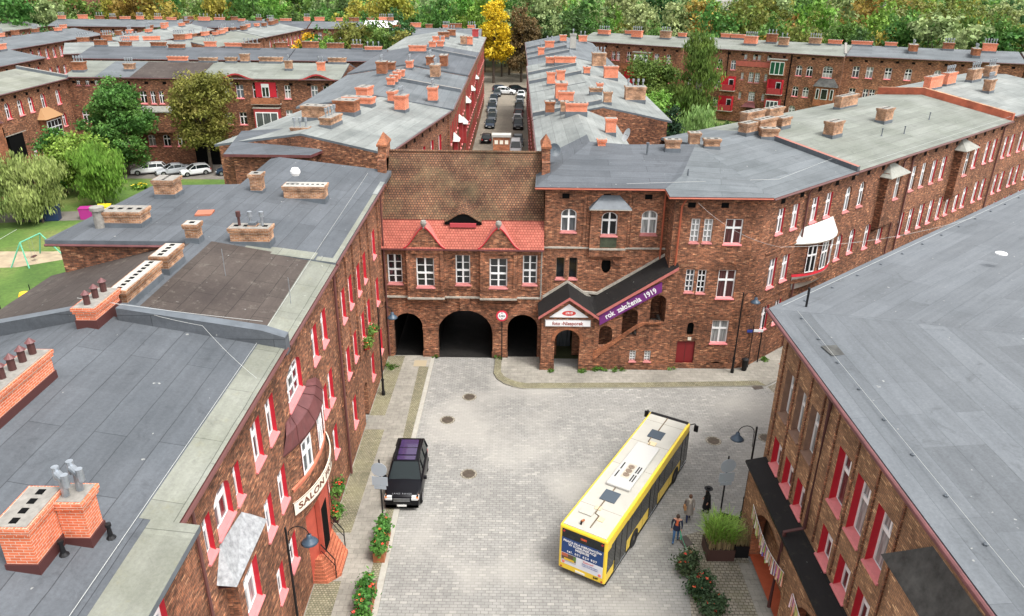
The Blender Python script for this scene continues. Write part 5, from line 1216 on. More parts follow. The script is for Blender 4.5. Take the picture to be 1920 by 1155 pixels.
mb = MB(); mb.box(27.3, 30.3, .02-.06, -.02, 9.9, 12.0, RED); mb.box(28.2, 29.3, -.08, -.06, 9.9, 11.8, WHITE); mb.box(28.3, 28.7, -.1, -.08, 10.0, 11.3, GL_D); mb.box(28.8, 29.2, -.1, -.08, 10.0, 11.3, GL_D); mb.build('balcony_door', F)
mb = MB(); mb.box(8.5, 15.2, -1.0, 0, 7.7, 7.85, ZINC); mb.face([(8.5, -1.0, 7.85), (15.2, -1.0, 7.85), (14.6, 0, 8.5), (9.1, 0, 8.5)], ZINC); mb.box(9, 14.7, -.8, 0, 4.8, 7.7, BRICK_D, skip='b'); mb.build('bay', F)
mb = MB(); A_ = arc(17.2, 20.8, 3.6, 1.5, 12); mb.face([(17.2, -.03, 0)]+[(x, -.03, z) for x, z in A_]+[(20.8, -.03, 0)], DARK); arch_ring(mb, 17.2, 20.8, 3.6, 1.5, .4, -.1, 0, BRICK_O); mb.build('archway', F)
mb = MB(); mb.box(20.9, 22.2, -.12, -.06, 3.2, 3.7, WB); mb.build('sign_board', F)
WW = []
for y in (92.4, 98.2, 100.9, 103.3, 106.2, 109.9): WW.append((y-86, 9.15, 1.05, 2.0, .45))
for y in (90.2, 93.3, 96.0, 102, 106.0, 110.2): WW.append((y-86, 6.0, 1.05, 1.9, .45))
for y in (90, 93.4, 101.9, 103.9, 108): WW.append((y-86, 3.0, 1.05, 1.8, .45))
Wg = row((-64.4, 86), (-64.4, 112.8), 12, 12.4, 'brick wing on the left of the grassy courtyard with round arched white windows', [w for w in WW if not (w[1] == 6.0 and 15 < w[0] < 23)], roofm=FELT_L, rise=1.2, ridge=6.5, wall=BRICK,
         chims=[(3, 6.5, 1.4, 1, 1.2)], parap=[26.5])
mb = MB(); mb.box(18.1, 21.9, -.9, 0, 4.6, 8.0, BRICK_O, skip='b'); mb.box(18.3, 21.7, -.93, -.9, 5.2, 7.7, WHITE)
for i in range(4): mb.box(18.42+i*.83, 19.12+i*.83, -.95, -.93, 5.3, 6.7, GL_D); mb.box(18.42+i*.83, 19.12+i*.83, -.95, -.93, 6.85, 7.6, GL_D)
mb.face([(17.8, -1.2, 8.0), (22.2, -1.2, 8.0), (20.9, 0, 9.3), (19.1, 0, 9.3)], plain('ochre_hood', (.36, .2, .09), .7)); mb.face([(17.8, 0, 8.0), (17.8, -1.2, 8.0), (19.1, 0, 9.3)], MATS['ochre_hood']); mb.face([(22.2, -1.2, 8.0), (22.2, 0, 8.0), (20.9, 0, 9.3)], MATS['ochre_hood'])
mb.build('bay', Wg)
mb = MB(); mb.box(8.6, 13.2, -1.1, -1.0, 7.6, 8.7, BRICK); mb.box(8.6, 13.2, -1.1, 0, 7.5, 7.62, STONE); mb.box(9.5, 12.5, -1.0, -.02, 4.4, 7.5, DARK); mb.build('balcony', Wg)
mb = MB(); mb.face([(3.4, -1.3, 9.3), (9.0, -1.3, 9.3), (8.4, 0, 10.4), (4.0, 0, 10.4)], MAROON_D); mb.box(3.6, 8.8, -1.1, 0, 3.5, 9.3, BRICK_O, skip='b'); mb.build('bay', Wg)
# ------------------------------------------------------------------ right courtyard, far side
P1 = row((13.6, 171.2), (33.4, 158.9), 12, 13.45, 'far brick house behind the right courtyard with a green framed bay and red balcony', [(w[0], w[1], w[2], w[3], 0, w[5]) for w in grid([8.3, 9.4], (10.0,), .8, 1.8)+grid([11.8, 13.6, 17.9, 20.5], (10.0, 6.3, 2.8), 1.0, 1.9)], roofm=FELT_G, ridge=7,
         chims=[(3.5, 5, 2.6, 1, 1.3, BRICK_N, 'tubes', 5), (9, 6.5, 2.4, .7, 1.0, BRICK_N, 'holes', 5), (11.5, 4.2, 2.2, 1, 1.8, BRICK_N, 'tubes', 5), (17.5, 5.0, 2.2, 1, 1.8, BRICK_C, 'tubes', 4), (20.5, 6.6, 1.6, .7, 1.1, BRICK_N)], wall=BRICK)
mb = MB(); mb.box(13.2, 16.6, -1.0, 0, 9.3, 11.9, BRICK_O, skip='b'); mb.box(13.3, 16.5, -1.04, -1.0, 9.9, 11.7, plain('green_frame', (.05, .14, .08), .5))
for i in range(5): mb.box(13.42+i*.62, 13.92+i*.62, -1.07, -1.04, 10.0, 11.5, GL_C if i % 2 else WHITE)
mb.box(10.6, 16.7, -1.0, -.9, 8.6, 9.7, BRICK_O); mb.box(13.0, 16.8, -1.1, 0, 11.9, 12.1, ZINC); mb.box(11, 16.6, -.06, -.02, 5.0, 8.5, RED); mb.build('bay', P1)
wp2 = []
def W_(s, z, w, h, r=0, st='cross', g=None, rev=None, sl=None): wp2.append((s, z, w, h, r, st, g, rev or REDD, sl or PINK))
for s in (22.5, 24.4): W_(s, 9.5, 1.1, 1.9, .45); W_(s-.1, 5.7, 1.1, 1.9, .45)
W_(22.3, 2.0, 1.2, 2.0, .45); W_(27.6, 9.5, 1.7, 2.1, .5, 'grid')
for s in (12.3, 14.0, 14.9, 16.7): W_(s, 11.75, .55, 1.0, 0, 'lat', GL_C, BRICK_D, PINKD)
for s in (12.1, 16.6): W_(s, 8.0, .5, 1.4, 0, 'lat', GL_C, BRICK_D, PINKD); W_(s, 4.3, .5, 1.4, 0, 'lat', GL_C, BRICK_D, PINKD)
for s in (13.8, 15.0): W_(s, 7.6, .9, 1.9, 0, 'lat', GL_C, BRICK_D, PINKD)
W_(14.4, 4.0, 1.2, 1.9, 0, 'grid', GL_C, BRICK_D, PINKD)
for z in (9.7, 6.0, 2.4): W_(7.4, z, 1.0, 1.9, .4); W_(4.0, z, 1.0, 1.9, .4); W_(1.8, z, 1.0, 1.9, .4)
W_(10.1, 9.7, 1.0, 1.9, .4); 
P2 = row((33.95, 160.0), (59.9, 144.8), 12, 13.5, 'far brick house behind the right courtyard with red loggias and a green glazed bay', wp2, roofm=FELT_G, ridge=7.2, rise=1.4, wall=BRICK,
         chims=[(12, 3.6, 2.4, 1.4, 1.9, BRICK_N, 'tubes', 6), (6, 7, 1.8, .7, 1.1), (8.5, 7, 2.6, .7, 1.1, BRICK_N, 'holes', 6), (15.5, 5.5, 2.0, 1, 2.0, BRICK_O, 'tubes', 3), (18.2, 3.8, 1.8, 1, 1.9, BRICK_C, 'tubes', 2), (23.5, 6, 2.2, .8, 1.5, BRICK_C, 'tubes', 5), (27, 6.6, 2.4, .7, 1.1, BRICK_N, 'holes', 6)])
def loggia(root, s0, s1, levels, y=-1.1):
    for z0, z1, kind in levels:
        mb = MB()
        if kind == 'green':
            mb.box(s0, s1, y, 0, z0, z1, BRICK_O, skip='b'); mb.box(s0+.12, s1-.12, y-.04, y, z0+.1, z1-.3, WHITE)
            for i in range(3): mb.box(s0+.22+i*.85, s0+.92+i*.85, y-.06, y-.04, z0+.25, z1-.45, plain('green_glass', (.02, .09, .05), .15))
            mb.box(s0-.2, s1+.2, y-.3, 0, z1, z1+.15, ZINC)
        elif kind == 'open':
            mb.box(s0, s1, y, y+.12, z0, z0+1.1, BRICK_O if z0 > 6 else REDD); mb.box(s0-.1, s1+.1, y-.05, 0, z0-.14, z0, STONE)
            mb.box(s0, s0+.15, y, 0, z0, z1, RED); mb.box(s1-.15, s1, y, 0, z0, z1, RED); mb.box(s0, s1, -.1, -.04, z0, z1, RED); mb.box((s0+s1)/2, (s0+s1)/2+1.0, -.16, -.1, z0, z1-.5, WHITE); mb.box((s0+s1)/2+.12, (s0+s1)/2+.88, -.18, -.16, z0+.8, z1-.65, GL_D)
        elif kind == 'glazed':
            mb.box(s0, s1, y, 0, z0, z1, REDD, skip='b'); mb.box(s0+.3, s1-.3, y-.05, y, z0+.3, z1-.2, WHITE)
            for i in range(3): mb.box(s0+.42+i*.72, s0+.98+i*.72, y-.07, y-.05, z0+.4, z1-.35, GL_M)
        mb.build('loggia', root)
loggia(P2, 17.3, 20.1, [(9.4, 12.2, 'green'), (5.9, 8.6, 'open'), (1.9, 4.9, 'glazed')]); loggia(P2, 8.3, 11.0, [(5.9, 8.5, 'open'), (2.0, 4.7, 'open')])
mb = MB(); mb.box(10.6, 17.2, -.12, 0, 10.55, 11.5, plain('salmon_band', (.42, .1, .07), .75, var=.2)); mb.build('painted_band', P2)
mb = MB(); mb.face([(25.6, -1.2, 8.0), (30.0, -1.2, 8.0), (29.0, 0, 9.4), (26.5, 0, 9.4)], hipm); mb.face([(25.6, 0, 8.0), (25.6, -1.2, 8.0), (26.5, 0, 9.4)], hipm); mb.face([(30, -1.2, 8.0), (30, 0, 8.0), (29, 0, 9.4)], hipm)
mb.box(26, 29.6, -.9, 0, 4.5, 8.0, BRICK_O, skip='b')
for a, b in ((26.3, 26.9), (27.2, 28.4), (28.8, 29.4)): mb.box(a, b, -.95, -.9, 5.7, 7.6, WHITE); mb.box(a+.1, b-.1, -.97, -.95, 5.8, 7.5, GL_D)
mb.build('bay', P2)
mb = MB(); mb.box(13.7, 14.9, -.06, 0, 0, 3.0, MAROON_D); mb.face([(12.9, -1.3, 3.1), (15.7, -1.3, 3.1), (15.2, 0, 3.8), (13.4, 0, 3.8)], MAROON); mb.build('doorway', P2)
downpipe(P2, 20.9, .2, 13.2, DARK, y=-.15, r=.12); downpipe(P2, 9.0, 8, 13.2, DARK, y=-.15, r=.09)
wp3 = []
for s, st in ((2.1, 0), (4.4, 0), (7.5, 0), (10.8, .4), (15.5, .4), (17.8, .4), (21, 0), (24, 0)): wp3.append((s+.4, 9.7, 1.15, 2.0, st, 'cross'))
for s in (2.1, 4.4, 5.5, 8.0, 9.2, 13, 16, 19, 22): wp3.append((s+.4, 5.8, .95 if s > 4 else 1.1, 2.0, 0, 'cross'))
P3 = row((60.3, 146.1), (87.5, 136.2), 12, 13.5, 'far brick house at the upper right, blue grey roof, partly hidden behind nearer roofs', wp3, roofm=FELT_B2, ridge=7, wall=BRICK,
         chims=[(3, 6.8, 3.6, .7, 1.0, BRICK_N, 'holes', 8), (8, 6.8, 2.0, .7, 1.0, BRICK_N, 'holes', 4), (11.5, 3.8, 1.4, 2.6, 1.6, BRICK_O, 'tubes', 4), (17.5, 6.2, 1.8, .8, 1.5, BRICK_O, 'tubes', 4), (21.5, 2.8, 1.2, 2.6, 1.6, BRICK_O, 'tubes', 4), (24, 5.8, 2.2, .8, 1.8, BRICK_N, 'tubes', 5)], parap=[.2])
P4 = row((87.7, 136.1), (118, 124), 12, 13.5, 'brick house at the right edge of the view with a pale roof and capped chimneys', auto(31), roofm=FELT_G, ridge=7, wall=BRICK, chims=[(2, 6, 1.8, .8, 1.3, BRICK_C), (5, 6, 2, .8, 1.2, BRICK_C), (10, 6, 3, .8, 1.2, BRICK_N)])
# ------------------------------------------------------------------ far rows on the left
FAR = 'far rows of brick houses'
def far(p0, p1, depth, ze, label, m, nch, wins=True, **k):
    L = hypot(p1[0]-p0[0], p1[1]-p0[1]); r = k.pop('ridge', depth*.5)
    return row(p0, p1, depth, ze, label, auto(L, 2.6) if wins else [], roofm=m, ridge=r, chims=rchims(L, r, nch), group=FAR, wall=BRICK, dark=3.0, **k)
far((-73, 132), (-38, 132.5), 12, 13, 'far brick row with a blue grey roof behind the courtyard house', FELT_B, 8, False)
far((-37.8, 132.5), (-22, 132.8), 12, 13, 'short far row with a dark blue roof and salmon chimneys left of the street houses', FELT_B, 4, False)
far((-79.5, 116), (-79.5, 134), 12, 12.8, 'far brick wing with a grey roof at the left edge of the view', FELT_B2, 3)
far((-79.5, 140), (-60, 148.5), 12, 12.8, 'far brick house with a very pale roof and orange chimneys, left of centre', FELT_W, 5)
far((-94.5, 148), (-94.5, 184), 12, 12.5, 'far left brick row running away with orange chimneys', FELT_B2, 6)
far((-75, 158), (-75, 200), 11, 12.6, 'pale roofed far row with many salmon chimneys', FELT_W, 9)
far((-58.8, 156), (-56.6, 180), 13, 12.6, 'far brick row with a long eave facing right above the tree tops', FELT_G, 7)
far((-56.4, 180.3), (-53.8, 205), 13, 12.6, 'farther brick row with a pale roof next to the autumn trees', FELT_W, 6)
far((-120, 180), (-120, 206), 12, 12.5, 'farthest left brick row with red window reveals', FELT_G, 4)
far((-120, 207), (-85, 208), 12, 12.5, 'farthest brick row along the upper left with small round trees in front', FELT_B2, 9)
far((-84.5, 208), (-54, 209), 12, 12.5, 'farthest brick row with a dark roof below the orange trees', FELT_B, 8)
far((-53.6, 209), (-40, 209.4), 12, 12.5, 'farthest short brick row left of a white roof', FELT_B2, 3)
far((-39.6, 209.4), (-31, 209.6), 12, 12.9, 'far house with a bright white sheet roof between the trees', plain('white_roof_sheet', (.82, .8, .82), .5), 3)
far((-30, 190), (-8, 190.4), 12, 12.5, 'far brick row above the tree mass, closing the block left of the yellow tree', FELT_B2, 6)
far((-95, 128), (-95, 147), 12, 12.8, 'pale far roof behind the left wing', FELT_W, 3)
# big hall and mast at the top left
ch = thing('brick_hall', 'large dark red brick hall with tall windows at the upper left horizon', 'hall', (-172, 262, 0), radians(-6))
mb = MB(); facade(mb, 0, 36, 0, 31, [(x, x+2.2, z, z+4.5, .9) for x in (3, 7.5, 12, 16.5, 21, 25.5, 30) for z in (10, 17, 24)], BRICK); mb.face([(36, 0, 0), (36, 22, 0), (36, 22, 31), (36, 0, 31)], BRICK_D); mb.face([(0, 0, 31), (36, 0, 31), (36, 22, 31), (0, 22, 31)], FELT_B)
mb.box(0, 36, .6, .7, 8, 30, DARK, skip='b'); mb.build('wall', ch)
mb = MB()
for x in range(0, 37, 3): mb.box(x-.3, x+.3, -.4, 0, 0, 31, BRICK_O, skip='b')
for z in (9, 16, 23, 30): mb.box(0, 36, -.3, 0, z, z+.5, BRICK_O, skip='b')
mb.build('pilaster_strips', ch)
def mast(x, y, h, label, col):
    t = thing('lattice_mast', label, 'mast', (x, y, 0)); mb = MB(); w = 2.0
    for sx, sy in ((-1, -1), (1, -1), (1, 1), (-1, 1)): mb.tube([(sx*w, sy*w, 0), (sx*.5, sy*.5, h)], .16, col, 4)
    n = 10
    for i in range(n):
        z0, z1 = h*i/n, h*(i+1)/n; a, b = w+(.5-w)*i/n, w+(.5-w)*(i+1)/n
        for s in (-1, 1): mb.tube([(-a*s, -a, z0), (b*s, -b, z1)], .1, col, 3); mb.tube([(-a, -a, z0), (a, -a, z0)], .1, col, 3); mb.tube([(-a, a*s, z0), (-b, -b*s, z1)], .1, col, 3)
    mb.build('lattice', t)
mast(-150, 215, 34, 'pale lattice mast at the upper left edge', CONCW); mast(32, 320, 32, 'orange lattice mast rising from the trees near the top centre', COPPER)
for i, (x, y, w, d, h, r) in enumerate(((66, 330, 26, 12, 16, .1), (118, 300, 22, 14, 17, -.2))):
    t = thing('concrete_block', ['grey block of flats behind the trees near the top centre right', 'pale building showing through the trees at the upper right'][i], 'building', (x, y, 0), r)
    mb = MB(); facade(mb, 0, w, 0, h, [(a*3+1, a*3+2.4, z, z+1.6) for a in range(int(w/3)-1) for z in (2, 5, 8, 11)], CONCW); mb.box(0, w, .01, d, 0, h, CONC, skip='f'); mb.build('wall', t)
    mb = MB(); mb.box(.5, w-.5, .2, .25, 1, h-1.5, GL_D, skip='b'); mb.build('window_band', t)

# ------------------------------------------------------------------ ground
SETTS = masonry('concrete_setts', (.30, .293, .272), (.243, .238, .223), (.155, .15, .135), .37, .185, .014, stain=(.84, 1.06), big=.12, hi=(.4, .385, .345), hi_amt=.45, bump=.25, patch=(.37, .355, .32), spk=.16)
SLABS = masonry('pavement_slabs', (.31, .29, .25), (.26, .245, .21), (.18, .17, .14), .5, .35, .01, stain=(.75, 1.08), big=.3, bump=.15)
MOSSY = masonry('mossy_cobbles', (.3, .27, .19), (.2, .18, .125), (.1, .1, .055), .15, .13, .016, stain=(.75, 1.1), big=.5, moss=(.22, .215, .11), moss_amt=.35, bump=.6)
COBB = masonry('old_cobbles', (.36, .32, .26), (.26, .235, .19), (.11, .1, .07), .24, .19, .02, stain=(.7, 1.1), big=.4, moss=(.18, .17, .09), moss_amt=.4, bump=.6)
KERB = plain('kerb_stone', (.36, .345, .3), .9, var=.15, vscale=3)
STREET = masonry('street_setts', (.27, .235, .185), (.21, .185, .15), (.15, .13, .1), .2, .12, .01, stain=(.75, 1.08), big=.15, bump=.2)
REDPATH = plain('red_brick_path', (.35, .15, .10), .9, var=.15)
def grass_mat(name, a, b, c):
    m, n, bs, N, K = newmat(name)
    tc = N.new('ShaderNodeTexCoord').outputs['Object']
    c1 = ramp(N, K, noise(N, K, tc, .12, 6, .6, .3), [(.35, a), (.5, b), (.68, c)])
    c2 = ramp(N, K, noise(N, K, tc, 2.5, 6, .8), [(.3, G3(.65)), (.7, G3(1.35))])
    K.new(mixc(N, K, 1., c1, c2, 'MULTIPLY'), bs.inputs['Base Color']); bs.inputs['Roughness'].default_value = .9
    MATS[name] = m; return m
GRASS = grass_mat('grass', (.05, .105, .014), (.08, .145, .022), (.15, .17, .045))
FLOORG = grass_mat('forest_floor', (.03, .05, .015), (.06, .07, .025), (.1, .09, .04))
SAND = plain('sandy_soil', (.34, .27, .18), .95, var=.25, vscale=.8)
TARM = plain('courtyard_tarmac', (.16, .145, .125), .95, var=.2, vscale=.7)
def sheet(name, poly, z, m, side=None, zb=None, kind='structure', rot=0):
    mb = MB(); mb.face([(x, y, z) for x, y in poly], m, rot=rot)
    if side:
        for i in range(len(poly)):
            a, b = poly[i], poly[(i+1) % len(poly)]; mb.face([(a[0], a[1], zb), (b[0], b[1], zb), (b[0], b[1], z), (a[0], a[1], z)], side)
    o = mb.build(name); o['kind'] = kind; return o
sheet('ground', [(-900, -60), (900, -60), (900, 1500), (-900, 1500)], -.2, FLOORG)
sheet('courtyard_grass', [(-120, 20), (-23, 20), (-23, 108), (-120, 108)], -.12, GRASS)
sheet('courtyard_path', [(-120, 104.2), (-23, 104.8), (-23, 113.4), (-120, 113.4)], -.114, TARM)
sheet('bin_path', [(-60, 84), (-46, 86.2), (-43, 90), (-62, 88)], -.106, TARM)
sheet('playground_sand', [(-62, 71), (-56, 69.3), (-49, 70.2), (-45, 73.0), (-41.5, 77.5), (-43.5, 77.2), (-48, 74.8), (-54, 74.6), (-61, 74.8)], -.11, SAND)
sheet('right_courtyard_grass', [(16, 78), (110, 100), (110, 150), (14, 175)], -.12, GRASS)
sheet('square', [(-12, -20), (60, -20), (60, 52.25), (-12, 52.25)], -.1, SETTS)
sheet('side_street', [(15, 40), (80, 95), (60, 20)], -.095, SETTS)
sheet('passage_floor', [(-9.5, 52.25), (2.3, 52.25), (2.3, 62), (-9.5, 62)], -.096, masonry('shade_dark_setts', (.022, .02, .018), (.015, .014, .013), (.01, .01, .009), .24, .19, .02))  # setts coloured nearly black to paint in the passage shade
sheet('back_street', [(-11, 62), (2.5, 62), (4.5, 226), (-8.5, 226)], -.1, STREET)
sheet('back_street_end', [(-30, 190), (30, 190), (30, 240), (-30, 240)], -.104, plain('leafy_earth', (.16, .115, .06), .95, var=.3, vscale=.3))
# left pavement
sheet('left_pavement', [(-9.5, -10), (-6.4, -10), (-6.4, 36), (-6.15, 52.3), (-9.5, 52.3)], 0, SLABS)
o = sheet('left_kerb', [(-6.4, -10), (-6.1, -10), (-6.1, 36), (-5.88, 52.3), (-6.15, 52.3), (-6.4, 36)], .003, KERB, KERB, -.1)
sheet('gutter_cobbles', [(-6.82, -10), (-6.42, -10), (-6.42, 36), (-6.2, 50.5), (-6.95, 50.5), (-6.85, 36)], .004, MOSSY)
for a, b in ((10, 28.5), (32, 41.9), (43.6, 52.2)): sheet('cobble_strip', [(-9.45, a), (-8.42, a), (-8.2, b), (-9.45, b)], .004, MOSSY)
# right pavement
arcp = [(-1.2, 52.25), (-1.28, 49.7), (-1.05, 48.9), (-.5, 48.15), (.2, 47.7), (.9, 47.45)]
front = [(10, 47.8), (18.6, 48.3), (20.8, 50.0), (44, 70.8)]
inner = [(40, 70.9), (18.15, 51.4), (16.9, 50.8), (2.2, 50.8), (2.2, 52.3)]
sheet('right_pavement', arcp+front+inner, 0, SLABS, KERB, -.1)
off = [(-.7, 52.25), (-.75, 49.9), (-.5, 49.2), (0., 48.7), (.5, 48.4), (1.1, 48.2), (10, 48.5), (18.2, 48.95)]
sheet('mossy_kerb_band', arcp+front[:2]+off[::-1], .004, MOSSY)
sheet('red_path', [(20.5, 51.6), (22.5, 51.2), (27, 55.2), (25.6, 56.2)], .005, REDPATH)
sheet('drive_stones', [(18.7, 48.2), (20.9, 49.9), (26, 54), (33, 52), (25, 44), (19.5, 44.8)], -.09, COBB)
sheet('arcade_pavement', [(9.4, 32.2), (10.6, 32.7), (12.35, 32.6), (12.35, 10), (7.6, 10), (8.6, 26.6)], -.092, COBB)
sheet('arcade_threshold', [(11.75, 30.2), (12.5, 30.2), (12.5, 10), (11.75, 10)], -.086, SLABS)
# ------------------------------------------------------------------ trees and plants
import numpy as np
BARK = plain('bark', (.085, .065, .05), .9, var=.3, vscale=3)
BARKB = plain('birch_bark', (.35, .33, .3), .85, var=.4, vscale=2)
def leaf_mesh(name, blobs, n, size, mat, seed=0, clump=1.0, per=26, droop=0., shell_=.72, flat=.5):
    r = np.random.default_rng(seed)
    vol = np.array([b[3]*b[4]*b[5] for b in blobs])**.7; vol /= vol.sum()
    K = max(4, n//per); idx = r.choice(len(blobs), K, p=vol)
    B = np.array([b[:6] for b in blobs], float)[idx]
    d = r.normal(size=(K, 3)); d /= np.linalg.norm(d, axis=1)[:, None]
    rad = (shell_+(1-shell_)*r.random(K))*(1 - .55*(r.random(K) < .22)*r.random(K)); rad = rad[:, None]*(1+.12*r.normal(size=(K, 1)))
    cen = B[:, :3]+d*B[:, 3:6]*rad
    cs = clump*(.6+.8*r.random(K))
    c = np.repeat(np.arange(K), per); m = len(c)
    off = r.normal(size=(m, 3))*.42*cs[c][:, None]; off[:, 2] *= .7
    if droop: off[:, 2] -= droop*r.random(m)**1.0*cs[c]*1.6
    P = cen[c]+off
    nrm = d[c]*.8+r.normal(size=(m, 3))*.75; nrm[:, 2] += flat*.6
    nrm /= np.linalg.norm(nrm, axis=1)[:, None]
    a = np.cross(nrm, r.normal(size=(m, 3))); a /= np.linalg.norm(a, axis=1)[:, None]; b = np.cross(nrm, a)
    s = size*(.6+.8*r.random(m))[:, None]
    if droop: a = a*.35; a[:, 2] -= 1; a /= np.linalg.norm(a, axis=1)[:, None]; b = np.cross(nrm, a); b /= np.linalg.norm(b, axis=1)[:, None]+1e-6; L_, W_2 = 1.5, .4
    else: L_, W_2 = 1.0, .62
    V = np.stack([P-a*s*L_*.5, P+b*s*W_2*.5, P+a*s*L_*.5, P-b*s*W_2*.5], 1).reshape(-1, 3)
    me = bpy.data.meshes.new(name); me.vertices.add(len(V)); me.vertices.foreach_set('co', V.ravel())
    me.loops.add(len(V)); me.loops.foreach_set('vertex_index', np.arange(len(V), dtype=np.int32))
    me.polygons.add(m); me.polygons.foreach_set('loop_start', np.arange(0, 4*m, 4, dtype=np.int32)); me.polygons.foreach_set('loop_total', np.full(m, 4, np.int32))
    me.materials.append(mat); me.update(); me.validate(); return me
def trunk_mesh(h, r0_, blobs, mat, seed=0, lean=0.):
    rn = random.Random(seed); mb = MB()
    top = Vector((lean*h, 0, h)); mb.tube([(0, 0, -.3), (lean*h*.2, .05, h*.35), (lean*h*.6, -.05, h*.7), top], r0_, mat, 8, r2=r0_*.35)
    for b in blobs[:9]:
        z0 = h*rn.uniform(.3, .8); a = Vector((lean*z0, 0, z0)); e = Vector(b[:3]); md = a.lerp(e, .5)+Vector((rn.uniform(-.3, .3), rn.uniform(-.3, .3), .3))
        mb.tube([a, md, e], r0_*.42, mat, 6, r2=r0_*.08)
    return mb.mesh('trunk')
def blobset(rx, rz, zc, n, seed, sp=.62, rs=(.38, .6), top=1.0):
    rn = random.Random(seed); B = [(0, 0, zc, rx*.62, rx*.62, rz*.7)]
    for i in range(n):
        a = rn.uniform(0, 2*pi); u = rn.uniform(-1, 1); q = sqrt(max(0, 1-u*u*.8))*sp*rn.uniform(.75, 1.15)
        k = rn.uniform(*rs)
        if top < 1 and u > 0: q *= (1-u*(1-top))
        B.append((rx*q*cos(a), rx*q*sin(a), zc+rz*u*.72, rx*k, rx*k, rx*k*rn.uniform(.7, .95)))
    return B
GREEN1 = foliage('leaf_green', [(.05, .12, .025), (.1, .2, .04), (.17, .28, .06)])
GREEN2 = foliage('leaf_dark_green', [(.028, .07, .022), (.055, .12, .03), (.09, .17, .045)])
OLIVE = foliage('leaf_olive', [(.1, .13, .025), (.17, .2, .04), (.26, .26, .06)])
WILLOW = foliage('leaf_willow', [(.2, .28, .08), (.3, .4, .13), (.44, .53, .2)])
LIME = foliage('leaf_lime', [(.1, .22, .03), (.18, .33, .05), (.26, .4, .08)])
YELLOW = foliage('leaf_yellow', [(.42, .3, .012), (.68, .48, .02), (.8, .64, .07)])
ORANGE = foliage('leaf_orange', [(.2, .13, .03), (.32, .21, .045), (.4, .32, .08)])
PALE = foliage('leaf_pale_green', [(.18, .24, .09), (.28, .35, .14), (.4, .45, .2)])
RUSSET = foliage('leaf_russet', [(.09, .08, .035), (.17, .13, .05), (.26, .19, .07)])
CONIF = foliage('leaf_conifer', [(.012, .03, .014), (.02, .05, .02), (.04, .075, .03)])
def tree(name, label, loc, rx, h, mat, n=7000, size=.34, seed=0, base=.22, droop=0., top=1., bark=None, group=None, clump=1.0, cat='tree', blobs=None, rs=(.38, .6), nb=14, lean=0.):
    t = thing(name, label, cat, loc, random.Random(seed).uniform(0, 6), group)
    rz = h*(1-base)/2; zc = h*base+rz
    B = blobs or blobset(rx, rz, zc, nb, seed, rs=rs, top=top)
    link('crown', leaf_mesh('crown', B, n, size, mat, seed, clump, droop=droop), t)
    link('trunk', trunk_mesh(h*.7, max(.1, h*.018), B[1:], bark or BARK, seed, lean), t)
    return t
tree('maple_tree', 'big dense green tree standing left of the parked cars in the courtyard', (-54.8, 106.5, 0), 5.3, 14.0, GREEN1, 24000, .36, 1, .06, top=.55, nb=30, rs=(.25, .42), clump=.8)
tree('ash_tree', 'olive green tree in front of the dark archway in the courtyard', (-43.8, 108.6, 0), 5.2, 14.6, OLIVE, 18000, .34, 2, .2, nb=24, rs=(.25, .42), clump=.85)
WG = 'willows at the left edge of the courtyard'
tree('willow_tree', 'large pale willow at the left picture edge above the dark blue container', (-60.2, 82.5, 0), 4.4, 9.2, WILLOW, 16000, .36, 3, .1, nb=22, rs=(.28, .45), droop=.35, clump=.8, group=WG)
tree('willow_tree', 'willow crown right of the largest one, above the purple container', (-54.6, 84.5, 0), 3.7, 8.0, WILLOW, 12000, .34, 4, .1, nb=20, rs=(.28, .45), droop=.35, clump=.8, group=WG)
tree('willow_tree', 'round light green willow nearest the grass lawn and the roof corner', (-50.6, 91.2, 0), 3.3, 8.0, LIME, 10000, .34, 5, .12, nb=20, rs=(.28, .45), droop=.3, clump=.8, group=WG)
tree('lime_tree', 'light green tree rising behind the willows below the ochre bay', (-55.0, 95.5, 0), 3.6, 8.8, LIME, 8000, .4, 6, .1)
tree('lime_tree', 'slender darker green tree behind the willows next to the left wing', (-58.5, 97, 0), 2.4, 9.4, GREEN1, 5000, .4, 7, .1, top=.5)
tree('willow_tree', 'pale willow behind the largest one, cut by the left picture edge', (-63.5, 88, 0), 3.8, 9.0, WILLOW, 9000, .36, 8, .1, nb=18, rs=(.28, .45), droop=.35, clump=.8, group=WG)
tree('ash_tree', 'low olive tree rising behind the roof of the courtyard wing', (-25.6, 96.5, 0), 3.6, 9.8, OLIVE, 7000, .38, 9, .1)
# right courtyard
tree('birch_tree', 'tall slender birch in the right courtyard, topping the far eaves', (31.0, 133.5, 0), 3.9, 18.6, GREEN1, 14000, .42, 11, .12, droop=.5, top=.35, bark=BARKB)
tree('ash_tree', 'green round topped tree left of the tall birch in the right courtyard', (25.0, 139, 0), 4.4, 15.6, GREEN1, 12000, .42, 12, .15)
tree('lime_tree', 'bright light green tree between the pale roof and the right courtyard', (21.5, 122, 0), 4.0, 11.0, LIME, 7000, .42, 13, .1)
tree('spruce_tree', 'dark pointed conifer beside the pale hipped roof', (21.8, 105.5, 0), 2.6, 10.8, CONIF, 7000, .4, 14, .05, blobs=[(0, 0, 1.2+i*.95, 2.5-i*.23, 2.5-i*.23, .8) for i in range(10)])
tree('willow_tree', 'drooping pale willow in the right courtyard behind the grey roof', (26.0, 113, 0), 3.0, 10.5, WILLOW, 7000, .5, 15, .08, droop=1.2)
tree('maple_tree', 'dark green tree filling the corner behind the pale hipped roof', (19.0, 116, 0), 3.6, 9.2, GREEN2, 6000, .4, 16, .05)
tree('lime_tree', 'low green tree at the right row roofs beside two small chimneys', (21.0, 98, 0), 3.0, 6.2, LIME, 5000, .4, 17, .05)
